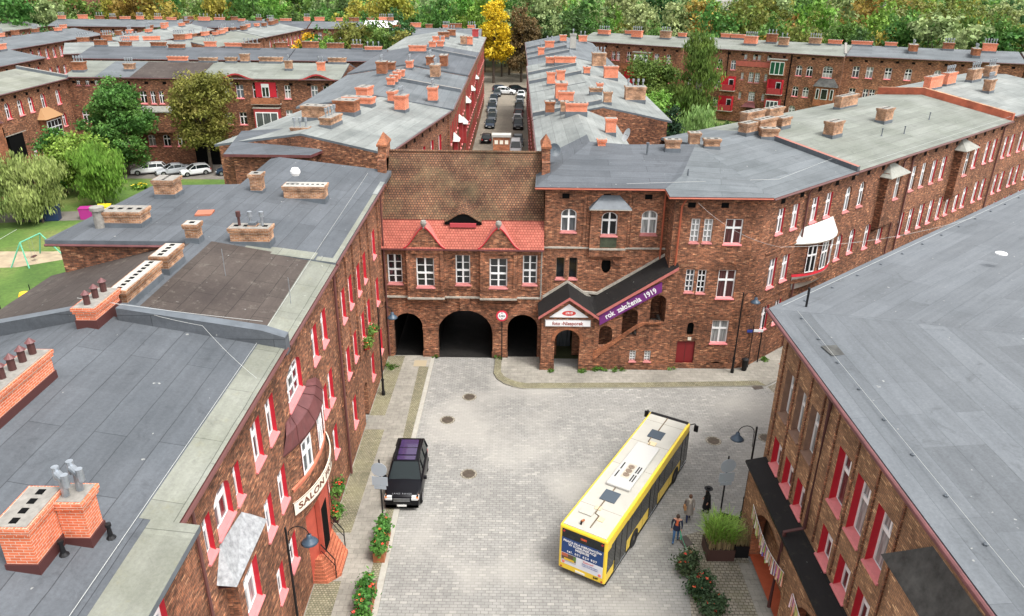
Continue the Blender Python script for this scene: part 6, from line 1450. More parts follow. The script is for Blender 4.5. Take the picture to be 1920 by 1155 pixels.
tree('birch_tree', 'lone thin birch showing over the chimneys of the right hand row', (62.5, 118, 0), 2.2, 15.2, PALE, 4500, .4, 18, .2, droop=.5, top=.3, bark=BARKB)
for i, (x, y, r) in enumerate(((36.0, 141, 1.3), (38.5, 138, 1.6), (41, 140, 1.2), (33.5, 143.5, 1.2))):
    t = thing('bush', ['dark round bush beside the red loggia', 'green clipped bush in front of the far doorway', 'low bush right of the far doorway', 'small bush under the tall birch'][i], 'bush', (x, y, 0))
    link('foliage', leaf_mesh('foliage', [(0, 0, r*.8, r, r, r*.9)], 1500, .3, GREEN2 if i != 2 else GREEN1, 40+i, .5), t)
# street end
tree('maple_tree', 'bright yellow autumn tree at the far end of the back street', (-5.4, 205, 0), 4.8, 21.5, YELLOW, 13000, .5, 21, .12, nb=24, rs=(.28, .45), top=.6)
tree('oak_tree', 'brown and dark tree right of the bright yellow one', (1.8, 208, 0), 4.4, 20.0, RUSSET, 10000, .5, 22, .08, nb=20)
tree('oak_tree', 'dark tree trunk and crown closing the back street', (-1.5, 222, 0), 5.5, 17, GREEN2, 7000, .6, 23, .3)
tree('oak_tree', 'dark green tree behind the right end of the back street', (6.5, 216, 0), 5.0, 17, GREEN2, 7000, .6, 24, .2)
for i, (x, y, r, h, m) in enumerate(((-43, 180, 6, 14.5, GREEN1), (-36, 178, 6.0, 16.5, OLIVE), (-29.0, 176, 5.5, 17, GREEN1), (-24.5, 172, 4.5, 15.5, OLIVE), (-47.5, 180, 3.2, 14.5, YELLOW), (-50, 168, 4.0, 12.5, RUSSET), (-33, 186, 5.5, 16.8, GREEN2), (-38.5, 170, 5, 14, LIME), (-31, 168, 5, 15, GREEN1), (-26, 182, 4.5, 16.2, GREEN2))):
    tree('courtyard_tree', ['green tree at the left of the tree mass behind the far roofs', 'olive tree in the middle of the tree mass behind the far roofs', 'green tree in the tree mass nearest the salmon chimneys', 'olive tree at the right of the tree mass behind the far roofs', 'small yellow tree before the far pale roofs', 'brown shrubby tree in front of the far eave', 'dark tree at the back of the tree mass', 'lime green tree low in the tree mass', 'green tree low in front of the tree mass', 'dark tree touching the far brick row'][i], (x, y, 0), r, h, m, 4500, .6, 50+i, .05, group='trees in the far courtyard')
for i, (x, y, r, h, m) in enumerate(((-107, 186, 6.0, 14.5, GREEN2), (-96, 194, 4.0, 13.2, OLIVE), (-86.5, 194, 4.6, 14.2, GREEN2))):
    tree('round_tree', ['dark round tree in front of the far upper left row', 'small olive tree between two dark round ones', 'round dark tree right of the small olive one'][i], (x, y, 0), r, h, m, 4500, .6, 70+i, .2)
# wood behind everything: individually placed trees, then one mass beyond
KINDS = [('green', GREEN1), ('dark green', GREEN2), ('olive', OLIVE), ('yellow', foliage('leaf_mustard', [(.2, .17, .03), (.34, .29, .045), (.46, .41, .09)])), ('orange', ORANGE), ('pale green', PALE), ('lime green', LIME), ('russet', RUSSET)]
protos = []
for k, (nm, m) in enumerate(KINDS):
    for q in range(2):
        R_ = 5.2; B = blobset(R_, 7.0, 10.0, 15, 100+k*3+q)
        protos.append((nm, leaf_mesh('crown', B, 2600, .75, m, 100+k+q*20, 1.3), trunk_mesh(9, .3, B[1:], BARK, k)))
rw = random.Random(11); fx = []
def covered(x, y):
    if -124 < x < -4 and y < 222: return True
    if -8 < x < 10 and y < 212: return True
    if x > 8 and y < 185-.43*max(0, x-10)+4: return True
    return False
y = 150.0; row_i = 0
while y < 330:
    sp = 8.5+(y-150)*.018; x = -y*.72-6
    while x < y*.72+8:
        xx = x+rw.uniform(-2.5, 2.5); yy = y+rw.uniform(-2.5, 2.5)
        if not covered(xx, yy) and abs(xx) < yy*.71+8: fx.append((xx, yy))
        x += sp*1.25
    y += sp*.95
rw.shuffle(fx); fx.sort(key=lambda p: p[1])
words_side = ['far left', 'left', 'centre left', 'centre', 'centre right', 'right', 'far right']
def pick(x, y):
    w = rw.random(); u = x/y
    if y > 240 and w < .35: return rw.choice([5, 0, 6])
    if u < -.36: return rw.choice([0, 3, 1, 0, 4, 5, 0])
    if u < -.05: return rw.choice([1, 0, 0, 3, 0, 5, 6])
    if u < .2: return rw.choice([0, 5, 6, 2, 5, 1, 5])
    return rw.choice([2, 2, 0, 4, 5, 3, 6, 2, 0, 6, 1, 0, 5])
near_n = 0
for i, (x, y) in enumerate(fx[:285]):
    k = pick(x, y); nm, cm, tm = protos[k*2+rw.randint(0, 1)]
    side = words_side[int(min(6, max(0, (x/y+.7)/1.4*7)))]
    rowd = ['front', 'second', 'third', 'middle', 'rear', 'hindmost'][int(min(5, (y-150)/27))]; s = rw.uniform(.85, 1.25); shp = rw.choice(['tall', 'broad', 'slim', 'low'])
    t = thing('forest_tree', f'{shp} {nm} tree in the {rowd} rank of the wood beyond the houses, {side}', 'tree', (x, y, 0), rw.uniform(0, 6.28), 'trees of the wood beyond the houses')
    sx_, sz_ = {'tall': (1.0, 1.2), 'broad': (1.18, 1.0), 'slim': (.82, 1.08), 'low': (1.0, .82)}[shp]; t.scale = (s*sx_, s*sx_*rw.uniform(.92, 1.08), s*sz_)
    link('crown', cm, t); link('trunk', tm, t)
# beyond: one mass
vs = []; rnp = np.random.default_rng(5)
rest = fx[285:]
yy_ = 322.0
while yy_ < 620:
    xx_ = -yy_*.74
    while xx_ < yy_*.74: rest.append((xx_+rw.uniform(-4, 4), yy_+rw.uniform(-4, 4))); xx_ += 12+(yy_-322)*.03
    yy_ += 13+(yy_-322)*.05
blobs = {}
for (x, y) in rest:
    k = pick(x, y); rr_ = rw.uniform(5, 8); hh = rw.uniform(11, 18)+max(0, y-330)*.02
    blobs.setdefault(k, []).append((x, y, hh*.55, rr_, rr_, hh*.5))
fm = bpy.data.meshes.new('distant_wood')
parts_ = [leaf_mesh('w', bl, len(bl)*420, 1.35, KINDS[k][1], 300+k, 2.2, per=14) for k, bl in blobs.items()]
import bmesh
bmx = bmesh.new()
for j, p in enumerate(parts_):
    n0 = len(bmx.faces); bmx.from_mesh(p); bmx.faces.ensure_lookup_table()
    for f_ in bmx.faces[n0:]: f_.material_index = j
    fm.materials.append(p.materials[0])
bmx.to_mesh(fm); bmx.free()
dw = link('distant_wood', fm); dw['kind'] = 'stuff'

# ------------------------------------------------------------------ flower tubs, grass tub, climbing boxes
CORTEN = plain('corten_steel', (.33, .115, .045), .75, var=.3, vscale=3)
TUBD = plain('dark_brown_tub', (.075, .035, .028), .6)
LEAFG = foliage('bedding_leaf', [(.05, .13, .03), (.1, .22, .04), (.2, .33, .07)])
SAGE = foliage('sage_leaf', [(.03, .06, .03), (.07, .12, .055), (.13, .18, .09)])
FLR = plain('flower_red', (.75, .05, .03), .6, var=.2); FLO = plain('flower_orange', (.85, .22, .08), .6)
def flowers(parent, blobs, n, seed, mat=None, r=.07):
    rn = random.Random(seed)
    for i in range(n):
        b = rn.choice(blobs); a = rn.uniform(0, 6.28); u = rn.uniform(.1, 1)
        c = (b[0]+b[3]*sqrt(1-u*u)*cos(a), b[1]+b[4]*sqrt(1-u*u)*sin(a), b[2]+b[5]*u)
        mb = MB()
        for k in range(5):
            t = 2*pi*k/5; p = Vector(c); e1 = Vector((cos(t), sin(t), .35))*r; e2 = Vector((cos(t+.9), sin(t+.9), .35))*r
            mb.face([p, p+e1, p+e1*.9+e2*.5, p+e2], mat or rn.choice([FLR, FLR, FLO]))
        mb.build('flower', parent)
def tub(x0, x1, y0, y1, h, label, seed):
    t = thing('flower_tub', label, 'flower tub', ((x0+x1)/2, (y0+y1)/2, .0))
    w, d = (x1-x0)/2, (y1-y0)/2; mb = MB(); mb.box(-w, w, -d, d, -.05, h, CORTEN, skip='t'); mb.box(-w, w, -d, d, h-.03, h, MATS['bark'] , skip='fblrd'); mb.build('box', t, bevel=.01)
    B = [(0, -d+d*2*(i+.5)/5, h+.18, w*1.05, d/4.2, .38) for i in range(5)]
    link('plants', leaf_mesh('plants', B, 1500, .19, LEAFG, seed, .3), t); flowers(t, B, 16, seed); return t
tub(-6.85, -6.28, 29.8, 32.0, .6, 'rusty steel flower tub with red flowers beside the left road sign', 81)
tub(-7.0, -6.35, 25.4, 28.0, .6, 'rusty steel flower tub at the bottom edge, nearer than its twin', 82)
gt = thing('grass_tub', 'dark brown tub of tall ornamental grass on the cobbles near the arcade', 'planter', (10.85, 30.9, -.09))
mb = MB(); mb.box(-.7, .7, -.62, .62, 0, .72, TUBD, skip='t'); mb.box(-.66, .66, -.58, .58, .6, .66, BARK, skip='fblrd'); mb.build('box', gt, bevel=.01)
GR1 = foliage('reed_green', [(.17, .32, .04), (.27, .46, .08), (.42, .6, .16)]); GR2 = foliage('reed_straw', [(.33, .26, .12), (.45, .37, .19), (.58, .5, .3)])
def blades(name, n, w, d, h, mat, seed, arch_=.5, wd=.02, z0=0., top_only=0.):
    rn = random.Random(seed); mb = MB()
    for i in range(n):
        x, y = rn.uniform(-w, w), rn.uniform(-d, d); a = rn.uniform(0, 6.28); hh = h*rn.uniform(.6, 1.05); out = arch_*hh*rn.uniform(.25, 1)
        dx, dy = cos(a), sin(a); px, py = -dy*wd, dx*wd; pts = []
        for t in (0, .4, .75, 1.0):
            if t < top_only: continue
            zz = z0+hh*(t-.32*t**3*arch_*1.6); r_ = out*t*t; pts.append(Vector((x+dx*r_, y+dy*r_, zz)))
        for j in range(len(pts)-1):
            k0, k1 = 1-.3*j, max(.1, 1-.3*(j+1)); o0 = Vector((px, py, 0))
            mb.face([pts[j]-o0*k0, pts[j]+o0*k0, pts[j+1]+o0*k1, pts[j+1]-o0*k1], mat)
    return mb.mesh(name)
link('dry_stems', blades('dry_stems', 700, .62, .55, 1.45, GR2, 5, .22, .022, .6), gt)
link('green_blades', blades('green_blades', 1300, .62, .55, 1.95, GR1, 6, .5, .018, .6, .4), gt)
for i, (x, y, r, h, lab) in enumerate(((8.95, 29.6, .62, 1.15, 'grey green shrub with red flowers, nearest the walking man'), (9.3, 28.1, .68, 1.2, 'middle flowering shrub on the cobbles with orange blooms'), (9.6, 26.8, .6, 1.0, 'flowering shrub at the bottom edge with dry brown stems'))):
    t = thing('flowering_shrub', lab, 'shrub', (x, y, -.09))
    B = [(0, 0, h*.5, r*.6, r*.6, h*.45), (r*.35, .2, h*.55, r*.5, r*.5, h*.35), (-r*.35, -.15, h*.5, r*.5, r*.55, h*.35)]
    link('leaves', leaf_mesh('leaves', B, 2600, .15, SAGE, 90+i, .35), t); link('stems', blades('stems', 70, r*.3, r*.3, h*.7, GR2, i, .4, .015), t)
    flowers(t, B, 9, 90+i, r=.075)
for i, (x, y, z, r, lab) in enumerate(((-8.85, 31.3, 1.9, .42, 'hanging flower box nearest the red steps'), (-9.1, 32.9, 2.2, .42, 'hanging flower box farther from the red steps'), (-9.28, 45.6, 5.35, .33, 'red window box with green plants, farther of two'), (-9.28, 43.9, 5.3, .33, 'red window box with green plants, nearer of two'))):
    t = thing('window_box', lab, 'flower box', (x, y, z)); mb = MB(); mb.box(-.14, .14, -.42, .42, -.3, 0, RED if i > 1 else TUBD); mb.build('box', t)
    B = [(0, -.25, .12, .25, .3, r*.7), (0, .25, .1, .25, .3, r*.8)]; link('plants', leaf_mesh('plants', B, 700, .13, LEAFG, 95+i, .25), t); flowers(t, B, 7, 5+i, FLR, .05)
# weeds at wall feet
WEED = foliage('weed', [(.05, .12, .02), (.09, .2, .03), (.14, .28, .05)])
wl_ = [(-9.3, 50.3, .8), (-1.1, 52.2, .3), (-5.9, 52.1, .25), (3.0, 50.0, .25), (6.6, 50.3, .5), (7.4, 50.2, .5), (8.1, 50.25, .4), (12.0, 50.55, .35), (5.3, 50.0, .3), (19.6, 52.2, .4), (-.75, 52.0, .25), (9.2, 27.6, .3)]
B = [(x, y, .05, r, r*.5, .18) for x, y, r in wl_]
w_ = link('weeds', leaf_mesh('weeds', B, 2600, .12, WEED, 77, .2)); w_['kind'] = 'stuff'

# ------------------------------------------------------------------ street furniture
LAMPB = plain('lamp_blue_grey', (.045, .075, .11), .4)
def lamp(x, y, h, dirx, label, diry=0.):
    t = thing('street_lamp', label, 'street lamp', (x, y, 0 if abs(x) > 8 else 0), atan2(diry, dirx), 'tall arc street lamps of the square')
    mb = MB(); mb.lathe([(.13, 0), (.13, .25), (.09, .35), (.085, 1.2), (.06, 1.3), (.05, h-.1), (.05, h), (0, h+.05)], (0, 0, 0), BLACK, 10); mb.lathe([(.11, 1.15), (.11, 1.25)], (0, 0, 0), BLACK, 10); mb.build('pole', t)
    P = [(.0, 0, h-1.25), (.09, 0, h-1.2), (.1, 0, h-.5)]+[(.1+.42*(1-cos(a)), 0, h-.35+.42*sin(a)) for a in [pi*i/8 for i in range(0, 9)]]
    mb = MB(); mb.tube(P, .022, BLACK, 6); mb.build('arm', t)
    mb = MB(); mb.lathe([(.05, 0), (.1, -.03), (.12, -.16), (.14, -.2), (.3, -.34), (.36, -.42), (.34, -.43), (.1, -.3)], (.94, 0, h-.33), LAMPB, 18, cap=False); mb.build('shade', t, smooth=True)
    mb = MB(); mb.lathe([(.0, -.3), (.07, -.33), (.09, -.4), (0, -.46)], (.94, 0, h-.33), WHITE, 10); mb.build('bulb', t)
lamp(-9.25, 24.9, 6.35, 1, 'black street lamp at the lower left in front of the salon house')
lamp(-8.95, 46.3, 6.75, 1, 'black street lamp by the left wall close to the gatehouse')
lamp(16.6, 50.15, 6.5, 1, 'black street lamp in front of the corner house window')
lamp(12.9, 33.75, 5.8, -1, 'black street lamp at the corner of the arcade house')
GREYP = plain('sign_back_grey', (.34, .39, .43), .5)
def backsign(x, y, h, label, a=0.):
    t = thing('road_sign', label, 'road sign', (x, y, 0 if x < 0 else -.09), a, 'road signs seen from behind')
    mb = MB(); mb.lathe([(.045, 0), (.045, h)], (0, 0, 0), BLACK, 8); mb.build('post', t)
    mb = MB(); mb.lathe([(.42, -.1), (.42, -.085)], (0, 0, h-.55), GREYP, 24, axis='y'); mb.build('round_plate', t)
    mb = MB(); mb.box(-.42, .42, -.1, -.085, h-1.55, h-1.0, GREYP); mb.build('square_plate', t)
    mb = MB(); mb.box(-.32, .32, -.1, -.085, h-1.78, h-1.57, GREYP); mb.build('small_plate', t)
    for zz in (h-.6, h-1.2): mb = MB(); mb.box(-.3, .3, -.085, .08, zz, zz+.03, BLACK); mb.build('bracket', t)
backsign(-6.75, 32.5, 4.35, 'grey backs of road signs on a post in front of the black car', radians(-6)); backsign(11.45, 33.1, 4.5, 'grey backs of road signs on a post beside the arcade corner', radians(8))
hs_ = thing('road_sign', 'round red rimmed height limit sign reading 3,4m before the middle pier', 'road sign', (-.72, 51.7, 0))
mb = MB(); mb.lathe([(.04, 0), (.04, 4.25)], (0, 0, 0), BLACK, 8); mb.build('post', hs_)
mb = MB(); mb.lathe([(.44, -.09), (.44, -.06)], (0, 0, 3.78), plain('sign_rim_red', (.62, .02, .05), .5), 28, axis='y'); mb.build('rim', hs_)
mb = MB(); mb.lathe([(.31, -.1), (.31, -.09)], (0, 0, 3.78), WB, 28, axis='y'); mb.build('plate', hs_)
mb = MB(); mb.face([(-.07, -.105, 4.05), (.07, -.105, 4.05), (0, -.105, 3.96)], BLACK); mb.face([(-.07, -.105, 3.51), (.07, -.105, 3.51), (0, -.105, 3.6)], BLACK); mb.build('arrow', hs_)
letter('3,4m', .24, BLACK, hs_, Matrix.Translation((0, -.112, 3.78)), bold=.004)
ns = thing('street_name_sign', 'post with a blue and a white street name arm at the side street corner', 'street sign', (18.0, 51.0, 0))
mb = MB(); mb.lathe([(.035, 0), (.035, 3.5)], (0, 0, 0), BLACK, 8); mb.build('post', ns)
BLUE = plain('sign_blue', (.03, .06, .3), .5)
mb = MB(); mb.box(-1.0, -.05, -.02, .02, 2.95, 3.15, BLUE); mb.build('blue_arm', ns); mb = MB(); mb.box(.05, .75, -.02, .02, 3.0, 3.2, WB); mb.build('white_arm', ns)
po = thing('post', 'plain black post at the side street kerb next to the street name sign', 'post', (19.0, 51.9, 0)); mb = MB(); mb.lathe([(.05, 0), (.05, 4.6), (0, 4.7)], (0, 0, 0), BLACK, 8); mb.build('pole', po)
tr = thing('litter_bin', 'small black litter bin at the corner by the street name sign', 'bin', (17.6, 50.55, 0)); mb = MB(); mb.lathe([(.16, 0), (.2, .1), (.24, .85), (.27, .88), (.27, .94), (.1, 1.02)], (0, 0, 0), BLACK, 12); mb.build('body', tr)
def cover(x, y, r, label, z=-.092):
    t = thing('manhole_cover', label, 'manhole cover', (x, y, z)); mb = MB()
    mb.lathe([(r*1.35, .0), (r*1.35, .004)], (0, 0, 0), COBB, 22); mb.build('collar', t)
    mb = MB(); mb.lathe([(r, .002), (r, .009), (r*.85, .009), (r*.84, .006), (r*.5, .006), (r*.49, .009), (0, .009)], (0, 0, 0), plain('cast_iron', (.1, .08, .06), .6, metal=.4, var=.3), 22, cap=False); mb.build('lid', t)
for x, y, l in ((-2.9, 46.3, 'round manhole cover nearest the gatehouse'), (-4.2, 43.3, 'manhole cover between the gate and the black car'), (-2.45, 37.4, 'manhole cover right of the black car'), (13.1, 41.2, 'manhole cover right of the bus front'), (16.6, 41.6, 'manhole cover beside the arcade house corner')): cover(x, y, .38, l)
def flatthing(name, x, y, w, d, m, label, cat, z=-.088, rot=0):
    mb = MB(); mb.box(-w/2, w/2, -d/2, d/2, 0, .012, m); o = mb.build(name, None, (x, y, z), rot); tag(o, label, cat)
IRON = plain('iron_grate', (.07, .055, .045), .6, var=.3)
flatthing('drain_grate', 17.95, 48.1, .75, .45, IRON, 'dark rectangular drain at the rounded right kerb', 'drain', rot=.3)
flatthing('drain_grate', 9.35, 31.75, .6, .75, IRON, 'rusty square drain by the walking man', 'drain', rot=.35)
flatthing('access_cover', -6.9, 51.0, .95, .95, plain('sand_cover', (.36, .3, .2), .85), 'square sand coloured cover in the left pavement by the gate', 'cover', z=.006)
bb = thing('notice_board', 'dark slanted board standing between the arcade corner and the tub', 'board', (12.1, 32.6, -.09), radians(-25))
mb = MB(); mb.box(-.75, .75, -.03, .03, .5, 1.0, BLACK); mb.box(-.7, -.64, -.03, .03, 0, .5, BLACK); mb.box(.64, .7, -.03, .03, 0, .5, BLACK); mb.build('panel', bb)
pb = thing('planter_box', 'black planter with dry grass at the first arcade pier', 'planter', (12.0, 31.15, -.09)); mb = MB(); mb.box(-.4, .35, -.6, .6, 0, .75, BLACK, skip='t'); mb.build('box', pb); link('dry_grass', blades('dry_grass', 260, .36, .5, 1.5, GR2, 9, .35, .018, .6), pb)
# fringe garland in the arcade arches
FR = [plain('ribbon_%d' % i, c, .8) for i, c in enumerate([(.7, .45, .3), (.55, .15, .3), (.75, .7, .6), (.35, .5, .15), (.2, .12, .4), (.7, .3, .2), (.6, .55, .2), (.8, .6, .65)])]
for gi, (ya, yb, z, lab) in enumerate(((30.75, 26.0, 3.2, 'garland of coloured ribbons hanging across the first arcade arch'), (24.8, 20.0, 3.2, 'garland of coloured ribbons hanging across the second arcade arch'))):
    t = thing('ribbon_garland', lab, 'garland', (12.22, ya, z)); rn = random.Random(gi); n = 100
    mb = MB(); P = [(0, -(ya-yb)*i/20, -.55*sin(pi*i/20)*.9) for i in range(21)]; mb.tube(P, .012, WHITE, 4); mb.build('cord', t)
    for i in range(n):
        f_ = (i+.5)/n; x = rn.uniform(-.05, .03); yy = -(ya-yb)*f_; zz = -.5*sin(pi*f_); ln = rn.uniform(.45, .85); a = rn.uniform(-.06, .06)
        mb = MB(); mb.face([(x, yy-.03, zz), (x, yy+.03, zz), (x+rn.uniform(-.05, .05), yy+.03+a, zz-ln), (x+.02, yy-.03+a, zz-ln)], FR[rn.randrange(8)]); mb.build('ribbon', t)
# courtyard play things and bins
SWG = plain('swing_green', (.12, .42, .27), .5)
sw = thing('swing_set', 'green tubular swing frame on the sandy patch of the lawn', 'swing', (-48.6, 71.6, -.12))
def sw_t(a, b, r=.07): mb = MB(); mb.tube([a, b], r, SWG, 7); mb.build('leg', sw)
sw_t((-1.0, -1.5, 0), (.1, -.9, 2.4)); sw_t((.9, -1.7, 0), (.1, -.9, 2.4)); sw_t((-.5, 2.6, 0), (.4, 2.0, 2.4)); sw_t((2.1, 2.2, 0), (.4, 2.0, 2.4))
mb = MB(); mb.tube([(.1, -.9, 2.4), (.4, 2.0, 2.4)], .07, SWG, 7); mb.build('beam', sw)
mb = MB(); mb.tube([(.2, .2, 2.4), (.2, .2, .5)], .012, METAL, 4); mb.tube([(.25, .7, 2.4), (.25, .7, .5)], .012, METAL, 4); mb.build('chains', sw)
mb = MB(); mb.box(.05, .4, .15, .75, .45, .52, BROWN); mb.build('seat', sw)
def binc(x, y, c, lab, w=1.4, h=1.25):
    t = thing('waste_container', lab, 'container', (x, y, -.1), .2); m = plain('bin_'+lab.split()[0], c, .5)
    mb = MB(); mb.prism([(-w/2+.08, 0), (w/2-.08, 0), (w/2, h), (-w/2, h)], 'y', -.55, .55, m); mb.build('body', t, bevel=.03); mb = MB(); mb.box(-w/2-.04, w/2+.04, -.6, .6, h, h+.1, m); mb.build('lid', t, bevel=.03)
binc(-50.3, 86.2, (.35, .02, .2), 'purple waste container beside the grey roof corner'); binc(-48.7, 87.2, (.8, .6, .02), 'yellow waste container behind the purple one')
binc(-57.3, 86.0, (.01, .03, .07), 'navy waste container under the largest willow', 2.0, 1.6); binc(-54.2, 85.4, (.012, .03, .09), 'blackish blue container beside the bench under the willows', 2.2, 1.6)
for i, (x, y, c, lab) in enumerate(((-44.3, 72.6, (.02, .25, .55), 'blue and red spring toy at the roof corner'), (-42.9, 61.3, (.8, .5, .02), 'yellow toy at the edge of the brown roof'))):
    t = thing('spring_toy', lab, 'toy', (x, y, -.12)); m = plain('toy_%d' % i, c, .5); mb = MB(); mb.lathe([(.05, 0), (.05, .4)], (0, 0, 0), BLACK, 8); mb.build('spring', t)
    mb = MB(); mb.lathe([(.1, .35), (.42, .45), (.5, .8), (.35, 1.15), (0, 1.25)], (0, 0, 0), m, 12); mb.build('body', t)
for i, (x, y) in enumerate(((-40.9, 67.2), (-42.6, 63.8), (-43.6, 63.2), (-43.5, 58.8), (-45.5, 57.0))):
    o = MB(); o.tube([(0, 0, 0), (0, 0, 1.1)], .04, BLACK, 6); tag(o.build('fence_post', None, (x, y, -.12)), 'short dark fence post at the lawn edge by the brown roof', 'post', 'fence posts of the playground')
t = thing('flower_bed', 'small yellow flower bed on the lawn before the parked cars', 'flower bed', (-50, 99.3, -.12)); link('plants', leaf_mesh('plants', [(0, 0, .3, 1.0, .8, .4)], 700, .25, LIME, 61, .4), t); flowers(t, [(0, 0, .3, 1, .8, .4)], 18, 4, plain('flower_yellow', (.8, .6, .03), .6), .16)
# ------------------------------------------------------------------ cars
TYRE = plain('tyre', (.015, .015, .016), .85); RIM = plain('alloy', (.4, .41, .42), .3, metal=.8)
CGL = plain('car_glass', (.008, .014, .015), .1, spec=.3); LAMPW = plain('headlight_glass', (.6, .62, .62), .15); LAMPR = plain('taillight', (.45, .02, .02), .3); AMBER = plain('indicator', (.8, .25, .06), .3)
PLATE = plain('number_plate', (.75, .75, .72), .5)
def paint(c, n): return plain(n, c, .3, spec=.22, coat=.05)
PB, PN, PG, PS, PW, PR = paint((.004, .004, .006), 'paint_black'), paint((.02, .035, .06), 'paint_navy'), paint((.08, .09, .1), 'paint_graphite'), paint((.42, .44, .46), 'paint_silver'), paint((.75, .76, .76), 'paint_white'), paint((.12, .012, .015), 'paint_wine')
# shape: (length, half width, [(x, top)], greenhouse [(x, z, half width)], wheel x, wheel r)
SH = {
 'hatch': (4.1, .88, [(-2.05, .78), (-1.95, .95), (-1.5, .98), (.75, .95), (1.5, .84), (1.95, .68), (2.05, .5)], [(-1.95, .96), (-1.6, 1.42), (-.9, 1.5), (.1, 1.48), (1.05, .93)], (-1.25, 1.28), .31),
 'sedan': (4.6, .9, [(-2.3, .75), (-2.2, .98), (-1.55, 1.0), (.9, .95), (1.7, .82), (2.2, .66), (2.3, .5)], [(-1.75, .98), (-1.1, 1.38), (-.6, 1.44), (.15, 1.42), (1.1, .94)], (-1.4, 1.42), .32),
 'wagon': (4.7, .9, [(-2.35, .8), (-2.25, .98), (-1.6, 1.0), (.9, .97), (1.75, .86), (2.25, .7), (2.35, .5)], [(-2.2, .98), (-1.85, 1.44), (-1.0, 1.5), (.1, 1.48), (1.15, .95)], (-1.4, 1.45), .33),
 'suv': (4.6, .95, [(-2.3, .85), (-2.22, 1.08), (-1.6, 1.1), (.8, 1.08), (1.6, 1.0), (2.15, .86), (2.3, .55)], [(-2.15, 1.08), (-1.95, 1.6), (-1.1, 1.69), (.1, 1.66), (.95, 1.07)], (-1.38, 1.4), .37),
 'van': (5.0, .97, [(-2.5, 1.0), (-2.45, 1.15), (-1.6, 1.18), (1.3, 1.12), (2.0, .98), (2.4, .8), (2.5, .5)], [(-2.46, 1.15), (-2.4, 1.9), (-1.0, 1.98), (.9, 1.95), (1.65, 1.1)], (-1.6, 1.6), .34),
 'rover': (4.8, 1.05, [(-2.4, .9), (-2.36, 1.12), (-1.6, 1.14), (.85, 1.13), (1.7, 1.09), (2.2, 1.0), (2.32, .9), (2.38, .55)], [(-2.3, 1.12), (-2.2, 1.72), (-.9, 1.86), (.2, 1.8), (.98, 1.13)], (-1.42, 1.5), .39)}
